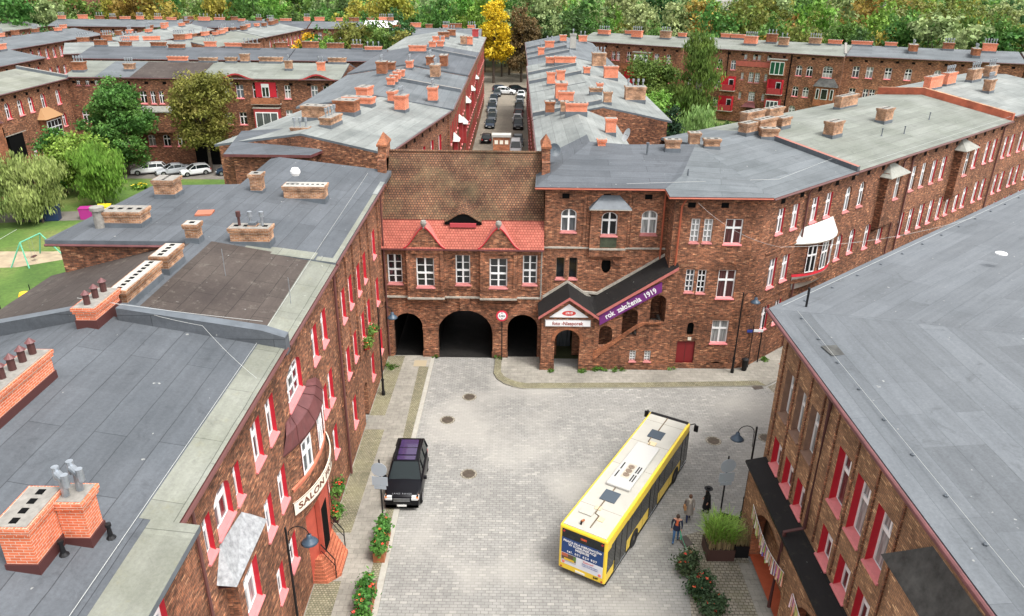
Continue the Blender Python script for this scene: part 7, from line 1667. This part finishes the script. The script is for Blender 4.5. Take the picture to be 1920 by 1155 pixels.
def car(kind, pm, label, x, y, head, group=None, name='parked_car', detail=1):
    L, w, top, gh, wx, wr = SH[kind]
    t = thing(name, label, 'car', (x, y, -.1), head, group)
    mb = MB(); z0 = .24; rings = []
    for i, (cx_, h) in enumerate(top):
        e = abs(cx_)/(L/2); k = w*(1-.13*max(0, e-.72)/.28) if e > .72 else w
        rings.append([(cx_, k*.9, z0), (cx_, k, z0+.16), (cx_, k*1.0, h-.24), (cx_, k*.96, h-.06), (cx_, k*.86, h), (cx_, 0, h+.02), (cx_, -k*.86, h), (cx_, -k*.96, h-.06), (cx_, -k, h-.24), (cx_, -k, z0+.16), (cx_, -k*.9, z0)])
    for a, b in zip(rings, rings[1:]):
        for j in range(10): mb.face([a[j], b[j], b[j+1], a[j+1]], pm)
        mb.face([a[10], b[10], b[0], a[0]], BLACK)
    mb.face(rings[0], pm); mb.face(list(reversed(rings[-1])), pm); body = mb.build('body', t, smooth=False)
    weld(body.data); body.data.polygons.foreach_set('use_smooth', [True]*len(body.data.polygons)); bv = body.modifiers.new('b', 'BEVEL'); bv.width = .035; bv.segments = 2; bv.angle_limit = radians(28); body.modifiers.new('wn', 'WEIGHTED_NORMAL')
    wb, wt_ = w*.9, w*.68; zb_ = gh[0][1]; zt = max(g[1] for g in gh); G_ = []
    for gx, gz in gh:
        f_ = (gz-zb_)/(zt-zb_); f_ = max(0, min(1, f_)); k = wb+(wt_-wb)*f_; G_.append((gx, gz, k))
    mb = MB()
    for (xa, za, ka_), (xb, zb2, kb_) in zip(G_, G_[1:]):
        mb.face([(xa, -ka_, za), (xb, -kb_, zb2), (xb, kb_, zb2), (xa, ka_, za)], CGL)
    for s in (-1, 1): mb.face([(a, s*k, z) for a, z, k in G_]+[(G_[-1][0], s*wb, zb_-.08), (G_[0][0], s*wb, zb_-.08)], CGL)
    mb.build('windows', t)
    mb = MB(); q = G_[1:-1]
    for (xa, za, ka_), (xb, zb2, kb_) in zip(q, q[1:]):
        mb.face([(xa-.02, -ka_-.02, za+.025), (xb+.02, -kb_-.02, zb2+.025), (xb+.02, kb_+.02, zb2+.025), (xa-.02, ka_+.02, za+.025)], pm)
        for s in (-1, 1): mb.face([(xa-.02, s*(ka_+.02), za+.025), (xb+.02, s*(kb_+.02), zb2+.025), (xb+.02, s*(kb_+.045), zb2-.05), (xa-.02, s*(ka_+.045), za-.05)], pm)
    mb.build('roof_panel', t)
    for s in (-1, 1):
        for (a, b, r_p) in ((G_[0], G_[1], .05), (G_[-1], G_[-2], .035)):
            mb = MB(); mb.tube([(a[0], s*a[2], a[1]), (b[0], s*b[2], b[1])], r_p, pm, 5); mb.build('pillar', t)
        for xx in ((-.05,) if kind in ('hatch',) else (-.1, -1.15)):
            mb = MB(); mb.tube([(xx, s*(wb+.0), zb_), (xx-.05, s*(wt_+.02), zt-.03)], .035, BLACK if kind == 'rover' else pm, 5); mb.build('pillar', t)
    for s in (-1, 1):
        for xx in wx:
            mb = MB(); mb.lathe([(wr*.98, -.1), (wr, -.06), (wr, .07), (wr*.94, .11), (wr*.66, .115), (wr*.6, .08), (0, .09)] if s > 0 else [(0, -.09), (wr*.6, -.08), (wr*.66, -.115), (wr*.94, -.11), (wr, -.07), (wr, .06), (wr*.98, .1)], (0, 0, 0), TYRE, 18, axis='y')
            o = mb.build('wheel', t, (xx, s*(w-.1), wr)); r_ = MB(); r_.lathe([(0, s*.118), (wr*.2, s*.122), (wr*.64, s*.112)], (0, 0, 0), RIM, 14, axis='y', cap=False); r_.build('rim', o)
            mb = MB(); n = 12; mb.face([(xx+(wr+.07)*cos(pi*i/n), s*(w+.004), wr+(wr+.07)*sin(pi*i/n)) for i in range(n+1)]+[(xx-(wr+.07), s*(w+.004), z0+.02), (xx+wr+.07, s*(w+.004), z0+.02)], BLACK); mb.build('wheel_arch', t)
        mb = MB(); mb.box(L/2-.3, L/2-.02, min(s*w*.86, s*w*.5), max(s*w*.86, s*w*.5), top[-2][1]-.16, top[-2][1]-.015, LAMPW); mb.build('headlight', t, bevel=.02)
        mb = MB(); mb.box(-L/2-.012, -L/2+.15, min(s*w*.9, s*w*.68), max(s*w*.9, s*w*.68), .62, .86, LAMPR); mb.build('taillight', t, bevel=.02)
        mb = MB(); mb.box(.75, .93, min(s*w*1.0, s*(w+.2)), max(s*w, s*(w+.2)), zb_-.02, zb_+.14, pm); mb.build('mirror', t, bevel=.03)
    mb = MB(); mb.box(L/2-.03, L/2+.02, -.26, .26, .36, .47, PLATE); mb.build('number_plate', t); mb = MB(); mb.box(-L/2-.02, -L/2+.02, -.26, .26, .55, .66, PLATE); mb.build('number_plate', t)
    mb = MB(); mb.box(L/2-.05, L/2+.008, -w*.45, w*.45, .5, .66, BLACK); mb.build('grille', t)
    return t
R_ = radians
rover = car('rover', PB, 'big black off road car standing on the left side of the square', -5.95, 36.3, R_(-90), name='off_road_car')
for s in (-1, 1):
    mb = MB(); mb.box(2.12, 2.37, min(s*.55, s*.95), max(s*.55, s*.95), .78, .98, LAMPW); mb.build('headlight', rover, bevel=.02)
    mb = MB(); mb.box(2.1, 2.372, min(s*.8, s*.93), max(s*.8, s*.93), .78, .98, AMBER); mb.build('indicator', rover, bevel=.01)
    mb = MB(); mb.tube([(-1.9, s*.66, 1.9), (.1, s*.68, 1.87)], .022, BLACK, 5); mb.build('roof_rail', rover)
for (a, b, z) in ((-1.9, -1.1, 1.845), (-1.0, -.35, 1.873), (-.25, .12, 1.855)):
    mb = MB(); mb.box(a, b, -.52, .52, z-.02, z+.018, plain('sunroof_glass', (.05, .03, .085), .05, spec=.8)); mb.build('sunroof', rover)
mb = MB()
for k in range(3): mb.box(2.37, 2.4, -.45, .45, .68+k*.08, .71+k*.08, RIM)
mb.build('grille_bars', rover)
lt = text_mesh('LAND ROVER', .13, RIM, spacing=1.5)
o = link('lettering', lt, rover, (2.16, 0, 1.03)); o.rotation_euler = (R_(20), 0, R_(90))
# parked in the street behind the gate
CP = 'cars parked along the back street'
LC_ = [('hatch', PB, -4.7, 132.0, 90, 'black hatchback alone near the gatehouse roof'), ('sedan', PN, -4.5, 145.3, -90, 'dark sedan, nearest in the left line of parked cars'),
       ('hatch', PG, -4.35, 152.0, -90, 'graphite car second in the left line'), ('sedan', PS, -4.4, 157.5, -90, 'silver car third in the left line'), ('suv', PN, -4.7, 162.8, -90, 'navy car fourth in the left line'),
       ('hatch', PS, -4.6, 168.6, -90, 'pale silver car fifth in the left line'), ('wagon', PN, -4.6, 174.6, -90, 'dark wagon at the far end of the left line'),
       ('van', PW, .35, 124.0, -90, 'white van right behind the gatehouse ridge'), ('wagon', PG, .75, 130.3, -90, 'dark wagon next to the white van'), ('suv', PB, .8, 144.5, -90, 'black off roader, nearest in the right line'),
       ('hatch', PW, .7, 150.3, -90, 'white hatchback second in the right line'), ('sedan', PR, .9, 156.3, -90, 'wine red car third in the right line'), ('suv', PB, 1.05, 162.4, -90, 'black car fourth in the right line'),
       ('hatch', PS, 1.2, 168.8, -90, 'silver car fifth in the right line'), ('hatch', PG, 1.3, 174.3, -90, 'graphite car sixth in the right line'), ('sedan', PW, 1.6, 182.2, -90, 'white sedan at the far end of the right line'),
       ('suv', PW, -1.9, 186.0, -10, 'white car standing crosswise at the street end'), ('hatch', PG, -4.0, 183.5, -90, 'dark hatchback before the crosswise white car'), ('wagon', PN, -3.0, 190.5, 8, 'dark blue wagon parked crosswise behind the white one'), ('suv', PB, .9, 189.5, 20, 'black car crosswise at the far right of the street end')]
for k, pm, x, y, h, lab in LC_: car(k, pm, lab, x, y, R_(h), CP)
CC = 'cars parked before the courtyard house'
car('wagon', PW, 'white wagon beside the big green courtyard tree', -52.4, 107.6, R_(200), CC); car('sedan', PS, 'grey silver car second from left before the dark courtyard house', -48.9, 107.4, R_(215), CC)
car('hatch', PW, 'white hatchback left of the olive courtyard tree trunk', -45.6, 107.2, R_(215), CC); car('hatch', PN, 'dark hatchback alone at the right of the courtyard cars', -40.6, 107.7, R_(195), CC)

# ------------------------------------------------------------------ bus
YEL = plain('bus_yellow', (.88, .62, .035), .35, coat=.4, var=.05); CRM = plain('bus_roof_cream', (.42, .405, .355), .6, var=.07, vscale=1.2); BGL = plain('bus_glass', (.008, .01, .011), .07, spec=.5)
bus = thing('city_bus', 'yellow city bus with a cream roof crossing the square, seen from behind', 'bus', (6.62, 34.05, -.1), atan2(.863, .505))
X0, X1, HW, ZT = -6.03, 6.03, 1.275, 2.98
mb = MB(); mb.box(X0, X1, -HW, HW, .3, ZT, YEL); bo = mb.build('body', bus, bevel=.09)
mb = MB(); mb.box(X0+.1, X1-.12, -HW+.13, HW-.13, ZT+.002, ZT+.05, CRM); mb.build('roof_panel', bus, bevel=.02)
mb = MB(); mb.box(X0+.15, X1-.1, -HW-.004, HW+.004, .2, .34, BLACK, skip='t'); mb.build('skirt', bus)
AX = (-2.35, 3.95)   # axles
for s in (-1, 1):
    y_ = s*(HW+.006); yo = (lambda a: (min(a, s*HW*.98), max(a, s*HW*.98)))(y_)
    mb = MB(); mb.box(X0+.55, X1-.02, yo[0], yo[1], 1.12, 2.42, BGL); mb.build('side_windows', bus)
    mb = MB(); mb.box(X0+.12, X0+.95, yo[0]-.002, yo[1]+.002, .95, 2.3, BGL); mb.build('rear_side_window', bus)
    for a in (-2.9, -1.6, .6, 1.9, 3.2): 
        mb = MB(); mb.box(a-.02, a+.02, y_-.006, y_+.006, 1.15, 2.4, BLACK); mb.build('window_bar', bus)
    for a in AX:
        mb = MB(); n = 14; r = .58; mb.face([(a+r*cos(pi*i/n), y_+s*.003, .48+r*sin(pi*i/n)) for i in range(n+1)]+[(a-r, y_+s*.003, .28), (a+r, y_+s*.003, .28)], BLACK); mb.build('wheel_arch', bus)
        mb = MB(); mb.lathe([(.48, -.13), (.5, -.09), (.5, .09), (.47, .14), (.3, .14), (.28, .06), (0, .05)] if s > 0 else [(0, -.05), (.28, -.06), (.3, -.14), (.47, -.14), (.5, -.09), (.5, .09), (.48, .13)], (0, 0, 0), TYRE, 20, axis='y'); o = mb.build('wheel', bus, (a, s*(HW-.1), .5))
        mb = MB(); mb.lathe([(.0, s*.075), (.1, s*.12), (.14, s*.09), (.28, s*.09)], (0, 0, 0), plain('bus_rim', (.2, .19, .17), .5, metal=.4), 14, axis='y', cap=False); mb.build('rim', o)
for a, b in ((-5.0, -3.45), (-.35, 1.0), (4.75, 5.95)):   # doors on the right side
    mb = MB(); mb.box(a, b, -HW-.014, -HW, .36, 2.45, BGL); d_ = mb.build('door', bus)
    mb = MB()
    for q in (a+.03, (a+b)/2, b-.03): mb.box(q-.025, q+.025, -HW-.022, -HW-.014, .36, 2.45, BLACK)
    mb.box(a, b, -HW-.022, -HW-.014, .36, .42, METAL); mb.build('door_frame', d_)
mb = MB(); mb.box(X1-.01, X1+.012, -HW+.12, HW-.12, .95, 2.75, BGL); mb.build('windscreen', bus)
mb = MB(); mb.box(X1-.35, X1-.02, -HW+.1, HW-.1, 2.9, ZT+.055, BLACK); mb.build('front_brow', bus, bevel=.03)
for s in (-1, 1):
    mb = MB(); mb.tube([(X1-.1, s*(HW-.1), 2.85), (X1+.2, s*(HW+.22), 2.9), (X1+.25, s*(HW+.3), 2.75)], .03, BLACK, 6); mb.build('mirror_arm', bus)
    mb = MB(); mb.box(X1+.18, X1+.3, s*(HW+.3)-.13, s*(HW+.3)+.13, 2.35, 2.78, BLACK); mb.build('mirror', bus, bevel=.03)
# roof furniture
def rb(name, x0, x1, y0, y1, h, m, b=.02, z=ZT+.05): q = MB(); q.box(x0, x1, y0, y1, z, z+h, m); return q.build(name, bus, bevel=b)
rb('roof_hatch', -3.35, -2.45, -.42, .42, .05, plain('smoked_hatch', (.06, .08, .1), .25)); rb('roof_hatch', 3.25, 4.1, -.42, .42, .05, MATS['smoked_hatch'])
ACW = plain('ac_white', (.47, .465, .44), .4)
ac = rb('air_conditioner', -2.1, 2.3, -.72, .62, .16, ACW, .06)
for k in range(3): q = MB(); q.lathe([(.17, 0), (.17, .03), (.07, .03), (.06, .012)], (-.95+k*.38, -.05, ZT+.212), plain('fan_brown', (.2, .15, .11), .6), 16); q.build('fan', ac)
q = MB(); q.box(-1.25, .1, -.28, .18, ZT+.208, ZT+.214, plain('ac_grille', (.45, .4, .32), .6)); q.build('grille_plate', ac)
for a, b in ((-1.4, -.75), (-.6, .05)):
    for yy in (-.42, -.55, .42): q = MB(); q.box(a, b, yy-.035, yy+.035, ZT+.206, ZT+.216, BLACK); q.build('slot', ac)
for pts in ([(-5.6, -.15), (-4.6, -.15), (-4.5, .1), (-3.35, .1)], [(-2.45, .05), (-2.1, .05)], [(2.3, .0), (2.7, .0), (2.8, .15), (3.25, .15)], [(4.1, .05), (5.7, .05)]):
    q = MB(); q.tube([(a, b, ZT+.075) for a, b in pts], .03, plain('roof_cable', (.14, .1, .06), .7), 5); q.build('roof_cable', bus)
rb('vent_cover', -4.85, -4.35, .15, .85, .07, CRM); rb('vent_cover', -4.2, -3.9, -.05, .3, .04, plain('tan_cover', (.6, .48, .3), .6)); rb('vent_cover', -4.95, -4.6, -.5, -.2, .04, MATS['tan_cover']); rb('vent_cover', 2.5, 2.9, -.35, .1, .04, MATS['tan_cover'])
q = MB(); q.tube([(-5.6, .35, ZT+.05), (-5.55, .35, ZT+.2)], .05, BLACK, 6); q.tube([(-5.55, .35, ZT+.2), (-5.35, .3, ZT+.16)], .06, BRICK_O and CORTEN, 6); q.build('exhaust', bus)
for xx in (-3.2, -1.2, 1.3, 2.9):
    q = MB(); q.box(xx-.008, xx+.008, -HW-.004, -HW, .36, 1.1, BLACK); q.build('panel_joint', bus)
for xx in (-4.0, 0.0, 2.6, 5.0):
    q = MB(); q.box(xx-.008, xx+.008, -HW+.13, HW-.13, ZT+.05, ZT+.053, MATS['roof_cable']); q.build('roof_seam', bus)
# rear: dark glass, blue poster, white poster with a street picture, plate, lights
def rr_(name, y0, y1, z0, z1, m, d=.0): q = MB(); q.box(X0-.008-d, X0+.02, y0, y1, z0, z1, m); return q.build(name, bus)
rr_('rear_window', -1.12, 1.12, 2.28, 2.82, BGL); rr_('poster', -1.12, 1.12, 1.36, 2.3, plain('poster_blue', (.008, .05, .19), .45), .003)
rr_('poster', -1.12, 1.12, .68, 1.36, plain('poster_white', (.72, .74, .78), .5), .003)
pic = rr_('picture', .3, 1.1, .85, 1.34, plain('picture_brown', (.13, .08, .045), .6), .006)
for nm, y0, y1, z0, z1, c in (('picture_road', .3, 1.1, .85, .95, (.5, .48, .45)), ('picture_bus', .4, .95, .93, 1.05, (.75, .5, .03)), ('picture_wall', .75, 1.1, 1.15, 1.34, (.5, .13, .07)), ('picture_tree', .3, .45, 1.05, 1.3, (.1, .22, .05))):
    q = MB(); q.box(X0-.02, X0+.0, y0, y1, z0, z1, plain(nm, c, .6)); q.build('picture_detail', pic)
rr_('display', -.2, .12, 2.5, 2.62, plain('led_amber', (.5, .06, .02), .5), .006)
MR = Matrix(((0, 1, 0, 0), (-1, 0, 0, 0), (0, 0, 1, 0), (0, 0, 0, 1)))
def blet(txt, size, y, z, m, **k): letter(txt, size, m, bus, Matrix.Translation((X0-.024, y, z)) @ MR, **k)
blet('PRACA DLA KIEROWCÓW', .17, 0, 2.13, WB, bold=.005); blet('W KOMUNIKACJI', .19, 0, 1.95, WB, bold=.005); blet('MIEJSKIEJ', .19, 0, 1.77, WB, bold=.005); blet('tel. 601 624 907', .19, 0, 1.52, WB, bold=.003, spacing=1.25)
blet('Zadzwoń!', .14, -.35, 1.24, plain('poster_red', (.6, .08, .1), .5), shear=.2); blet('Dołącz do naszego zespołu', .075, -.45, 1.1, BLUE); blet('i zostań kierowcą autobusu', .075, -.45, 1.0, BLUE); blet('549', .17, -.78, .53, BLACK, bold=.006); blet('910', .12, -.04, 2.56, plain('led_text', (.8, .2, .05), .5))
rr_('number_plate', -.2, .32, .4, .52, PLATE, .01)
for s in (-1, 1):
    for z in (2.68,): q = MB(); q.lathe([(.055, -.02), (.055, .0)], (X0-.006, s*1.02, z), LAMPR, 12, axis='x'); q.build('taillight', bus)
    q = MB(); q.lathe([(.05, -.02), (.05, .0)], (X0-.006, s*1.1, .45), LAMPR, 12, axis='x'); q.build('taillight', bus)
    q = MB(); q.lathe([(.08, -.03), (.08, .0)], (X0-.006, s*.98, .8), plain('pink_lamp', (.75, .2, .18), .3), 12, axis='x'); q.build('taillight', bus)

# ------------------------------------------------------------------ people
SKIN = plain('skin', (.5, .27, .18), .6); HAIRB = plain('hair_brown', (.05, .028, .018), .7)
def person(label, loc, rot, J, R, colour, hair, extras=None):
    """J: joint name -> (x, y, z); chains define the skinned body; colour(p) -> material"""
    t = thing('person', label, 'person', loc, rot)
    V, E, rad = [], [], []
    idx = {}
    def add(n, p, r): idx[n] = len(V); V.append(p); rad.append(r)
    for n, p in J.items(): add(n, p, R[n])
    C_ = [('pelvis', 'waist'), ('waist', 'chest'), ('chest', 'neck'), ('neck', 'head'), ('head', 'crown')]
    for s in 'lr':
        C_ += [('chest', 'sh'+s), ('sh'+s, 'el'+s), ('el'+s, 'wr'+s), ('wr'+s, 'pa'+s), ('pelvis', 'hip'+s), ('hip'+s, 'kn'+s), ('kn'+s, 'an'+s), ('an'+s, 'toe'+s)]
    for a, b in C_: E.append((idx[a], idx[b]))
    for s in 'lr':                                  # five fingers, rooted in the palm
        pa, wr = Vector(J['pa'+s]), Vector(J['wr'+s]); d = (pa-wr).normalized(); side = d.cross(Vector((0, 1, 0))).normalized() if abs(d.y) < .9 else Vector((1, 0, 0))
        sg_ = 1 if s == 'l' else -1
        for k in range(5):
            if k < 4:
                o_ = Vector((0, 1, 0))*(.03-.02*k); ln = (.07, .08, .075, .06)[k]
                p1 = pa+o_+d*ln*.5; p2 = pa+o_*1.1+d*ln*.85+Vector((-sg_*.02, 0, 0))
            else: o_ = Vector((0, .035, 0)); p1 = wr.lerp(pa, .6)+o_+d*.02; p2 = p1+Vector((0, .02, 0))+d*.04
            V.append(tuple(p1)); rad.append(.011); i1 = len(V)-1; V.append(tuple(p2)); rad.append(.009); E.append((idx['pa'+s], i1)); E.append((i1, i1+1))
    me = bpy.data.meshes.new('body'); me.from_pydata(V, E, []); o = bpy.data.objects.new('body', me); COL.objects.link(o)
    sk = o.modifiers.new('skin', 'SKIN'); sk.use_smooth_shade = True
    for i, r in enumerate(rad): me.skin_vertices[0].data[i].radius = (r, r) if not hasattr(r, '__len__') else r
    me.skin_vertices[0].data[idx['pelvis']].use_root = True
    o.modifiers.new('sub', 'SUBSURF').levels = 2; o.modifiers['sub'].render_levels = 2
    dg = bpy.context.evaluated_depsgraph_get(); dg.update(); m2 = bpy.data.meshes.new_from_object(o.evaluated_get(dg))
    bpy.data.objects.remove(o)
    mats = []; m2.materials.clear()
    for p in m2.polygons:
        m = colour(p.center)
        if m not in mats: mats.append(m); m2.materials.append(m)
        p.material_index = mats.index(m)
    m2.name = 'body'; link('body', m2, t)
    hd = Vector(J['head']); 
    mb = MB(); mb.lathe([(0, .125), (.06, .11), (.098, .05), (.105, 0), (.098, -.05), (.085, -.075)], (hd.x, hd.y-.012, hd.z+.035), hair, 12); mb.build('hair', t, smooth=True)
    mb = MB(); mb.lathe([(.012, 0), (.016, .02), (0, .035)], (hd.x, hd.y+.085, hd.z-.02), SKIN, 6, axis='y'); mb.build('nose', t)
    for s in (-1, 1): mb = MB(); mb.lathe([(.011, 0), (.006, .008)], (hd.x+s*.034, hd.y+.086, hd.z+.012), DARK, 6, axis='y'); mb.build('eye', t)
    mb = MB(); mb.box(hd.x-.025, hd.x+.025, hd.y+.082, hd.y+.09, hd.z-.062, hd.z-.054, REDD); mb.build('mouth', t)
    return t
RAD = dict(pelvis=(.15, .11), waist=(.135, .1), chest=(.165, .115), neck=.055, head=(.082, .095), crown=(.06, .07))
for s in 'lr': RAD.update({'sh'+s: .07, 'el'+s: .05, 'wr'+s: .034, 'pa'+s: (.042, .024), 'hip'+s: .1, 'kn'+s: .068, 'an'+s: .048, 'toe'+s: .04})
def pose(h=1.75, stride=.22, armsw=.15, lean=0.):
    k = h/1.75; J = dict(pelvis=(0, 0, .95), waist=(0, .01+lean*.2, 1.12), chest=(0, .02+lean*.45, 1.36), neck=(0, .03+lean*.6, 1.5), head=(0, .05+lean*.8, 1.62), crown=(0, .045+lean*.9, 1.71))
    for s, q in (('l', -1), ('r', 1)):
        J['sh'+s] = (q*.2, .01+lean*.5, 1.42); J['el'+s] = (q*.26, -q*armsw*.6+lean*.35, 1.14); J['wr'+s] = (q*.25, q*armsw*.2+.1, .92); J['pa'+s] = (q*.25, q*armsw*.25+.13, .84)
        J['hip'+s] = (q*.09, 0, .9); J['kn'+s] = (q*.1, q*stride*.55+.04, .5); J['an'+s] = (q*.1, q*stride-.02, .09); J['toe'+s] = (q*.12, q*stride+.14, .04)
    return {n: (a*k, b*k, c*k) for n, (a, b, c) in J.items()}
NAVY = plain('navy_jacket', (.012, .018, .045), .85); ORG = plain('orange_shirt', (.7, .14, .05), .8); JEAN = plain('jeans_blue', (.045, .13, .28), .85); JEAND = plain('jeans_dark', (.02, .03, .09), .85); SHOE = plain('shoes', (.03, .03, .035), .6)
COAT = plain('grey_coat', (.27, .24, .21), .9, var=.15); SCARF = plain('cream_scarf', (.55, .48, .4), .9)
def col_man(c):
    if c.z > 1.47: return SKIN
    if c.z < .08: return SHOE
    if c.z < .92 and abs(c.x) < .21: return JEAN
    if abs(c.x) < .075 and c.y > .04 and c.z < 1.47: return ORG
    if c.z < .93 and abs(c.x) >= .2: return SKIN
    return NAVY
def col_w(c):
    if c.z > 1.5: return SKIN
    if c.z < .08: return SHOE
    if c.z < .93 and abs(c.x) < .2: return JEAND
    if c.z < .9: return SKIN
    return COAT
def col_b(c):
    if c.z > 1.5: return SKIN
    if c.z < .9 and abs(c.x) >= .2: return SKIN
    return BLACK
m1 = person('man in a navy jacket, orange shirt and jeans walking beside the drain', (8.82, 31.75, -.09), R_(165), pose(1.78, .2, .12), RAD, col_man, HAIRB)
def skirtm(t, z0, z1, r0_, r1_, m, name='coat', cy=.0):
    mb = MB(); mb.lathe([(r0_, z0), (r1_, z1)], (0, cy, 0), m, 14, cap=False); mb.lathe([(r1_, z1), (r1_*.9, z1+.12)], (0, cy, 0), m, 14, cap=False); mb.build(name, t, smooth=True)
skirtm(m1, .82, 1.02, .2, .175, NAVY, 'jacket_hem')
m2_ = person('woman in a long grey coat with a cream scarf carrying a brown bag', (9.85, 33.5, -.09), R_(175), pose(1.7, .24, .12), RAD, col_w, plain('hair_auburn', (.09, .04, .02), .7))
skirtm(m2_, .48, 1.05, .27, .17, COAT); mb = MB(); mb.lathe([(.1, 1.38), (.12, 1.43), (.08, 1.5)], (0, .03, 0), SCARF, 12); mb.box(-.05, .05, .1, .15, 1.0, 1.42, SCARF); mb.build('scarf', m2_)
bag = thing('handbag', 'brown shoulder bag at the side of the woman in grey', 'bag', (9.56, 33.35, .75)); mb = MB(); mb.prism([(-.16, 0), (.16, 0), (.12, .26), (-.12, .26)], 'x', -.06, .06, plain('tan_leather', (.4, .2, .08), .6)); mb.build('pouch', bag, bevel=.02); mb = MB(); mb.tube([(0, -.11, .25), (.03, -.05, .6), (.03, .05, .6), (0, .11, .25)], .012, BROWN, 5); mb.build('strap', bag)
m3 = person('woman in black with a wide black hat behind the grass tub', (10.98, 34.1, -.09), R_(100), pose(1.66, .1, .08), RAD, col_b, HAIRB)
skirtm(m3, .35, 1.05, .25, .17, BLACK); mb = MB(); mb.lathe([(.24, 1.655), (.24, 1.665), (.105, 1.67), (.1, 1.78), (0, 1.79)], (0, .03, 0), BLACK, 18); mb.build('hat', m3)
ls = thing('dog_leash', 'thin green leash hanging from the hand of the man in navy', 'leash', (9.0, 31.6, -.09)); mb = MB(); mb.tube([(-.0, .05, .78), (.08, -.1, .45), (.2, -.35, .2), (.3, -.75, .05)], .012, plain('leash_green', (.05, .45, .25), .6), 5); mb.tube([(.0, .05, .78), (.05, .0, .5), (.02, -.08, .3)], .03, MATS['leash_green'], 6); mb.build('strap', ls)
# small bird like details on roofs
for i, (x, y, z, lab) in enumerate(((-13.4, 33.0, 14.9, 'thin aerial rod on the brown roof'), (-9.95, 31.3, 14.2, 'short aerial rod at the eave strip of the brown roof'))):
    o = MB(); o.tube([(0, 0, -.6), (0, 0, 1.0)], .015, METAL, 4); tag(o.build('aerial', None, (x, y, z-.3)), lab, 'aerial')
for o in bpy.data.objects:
    if o.type == 'MESH' and not o.data.materials: o.data.materials.append(CONC)
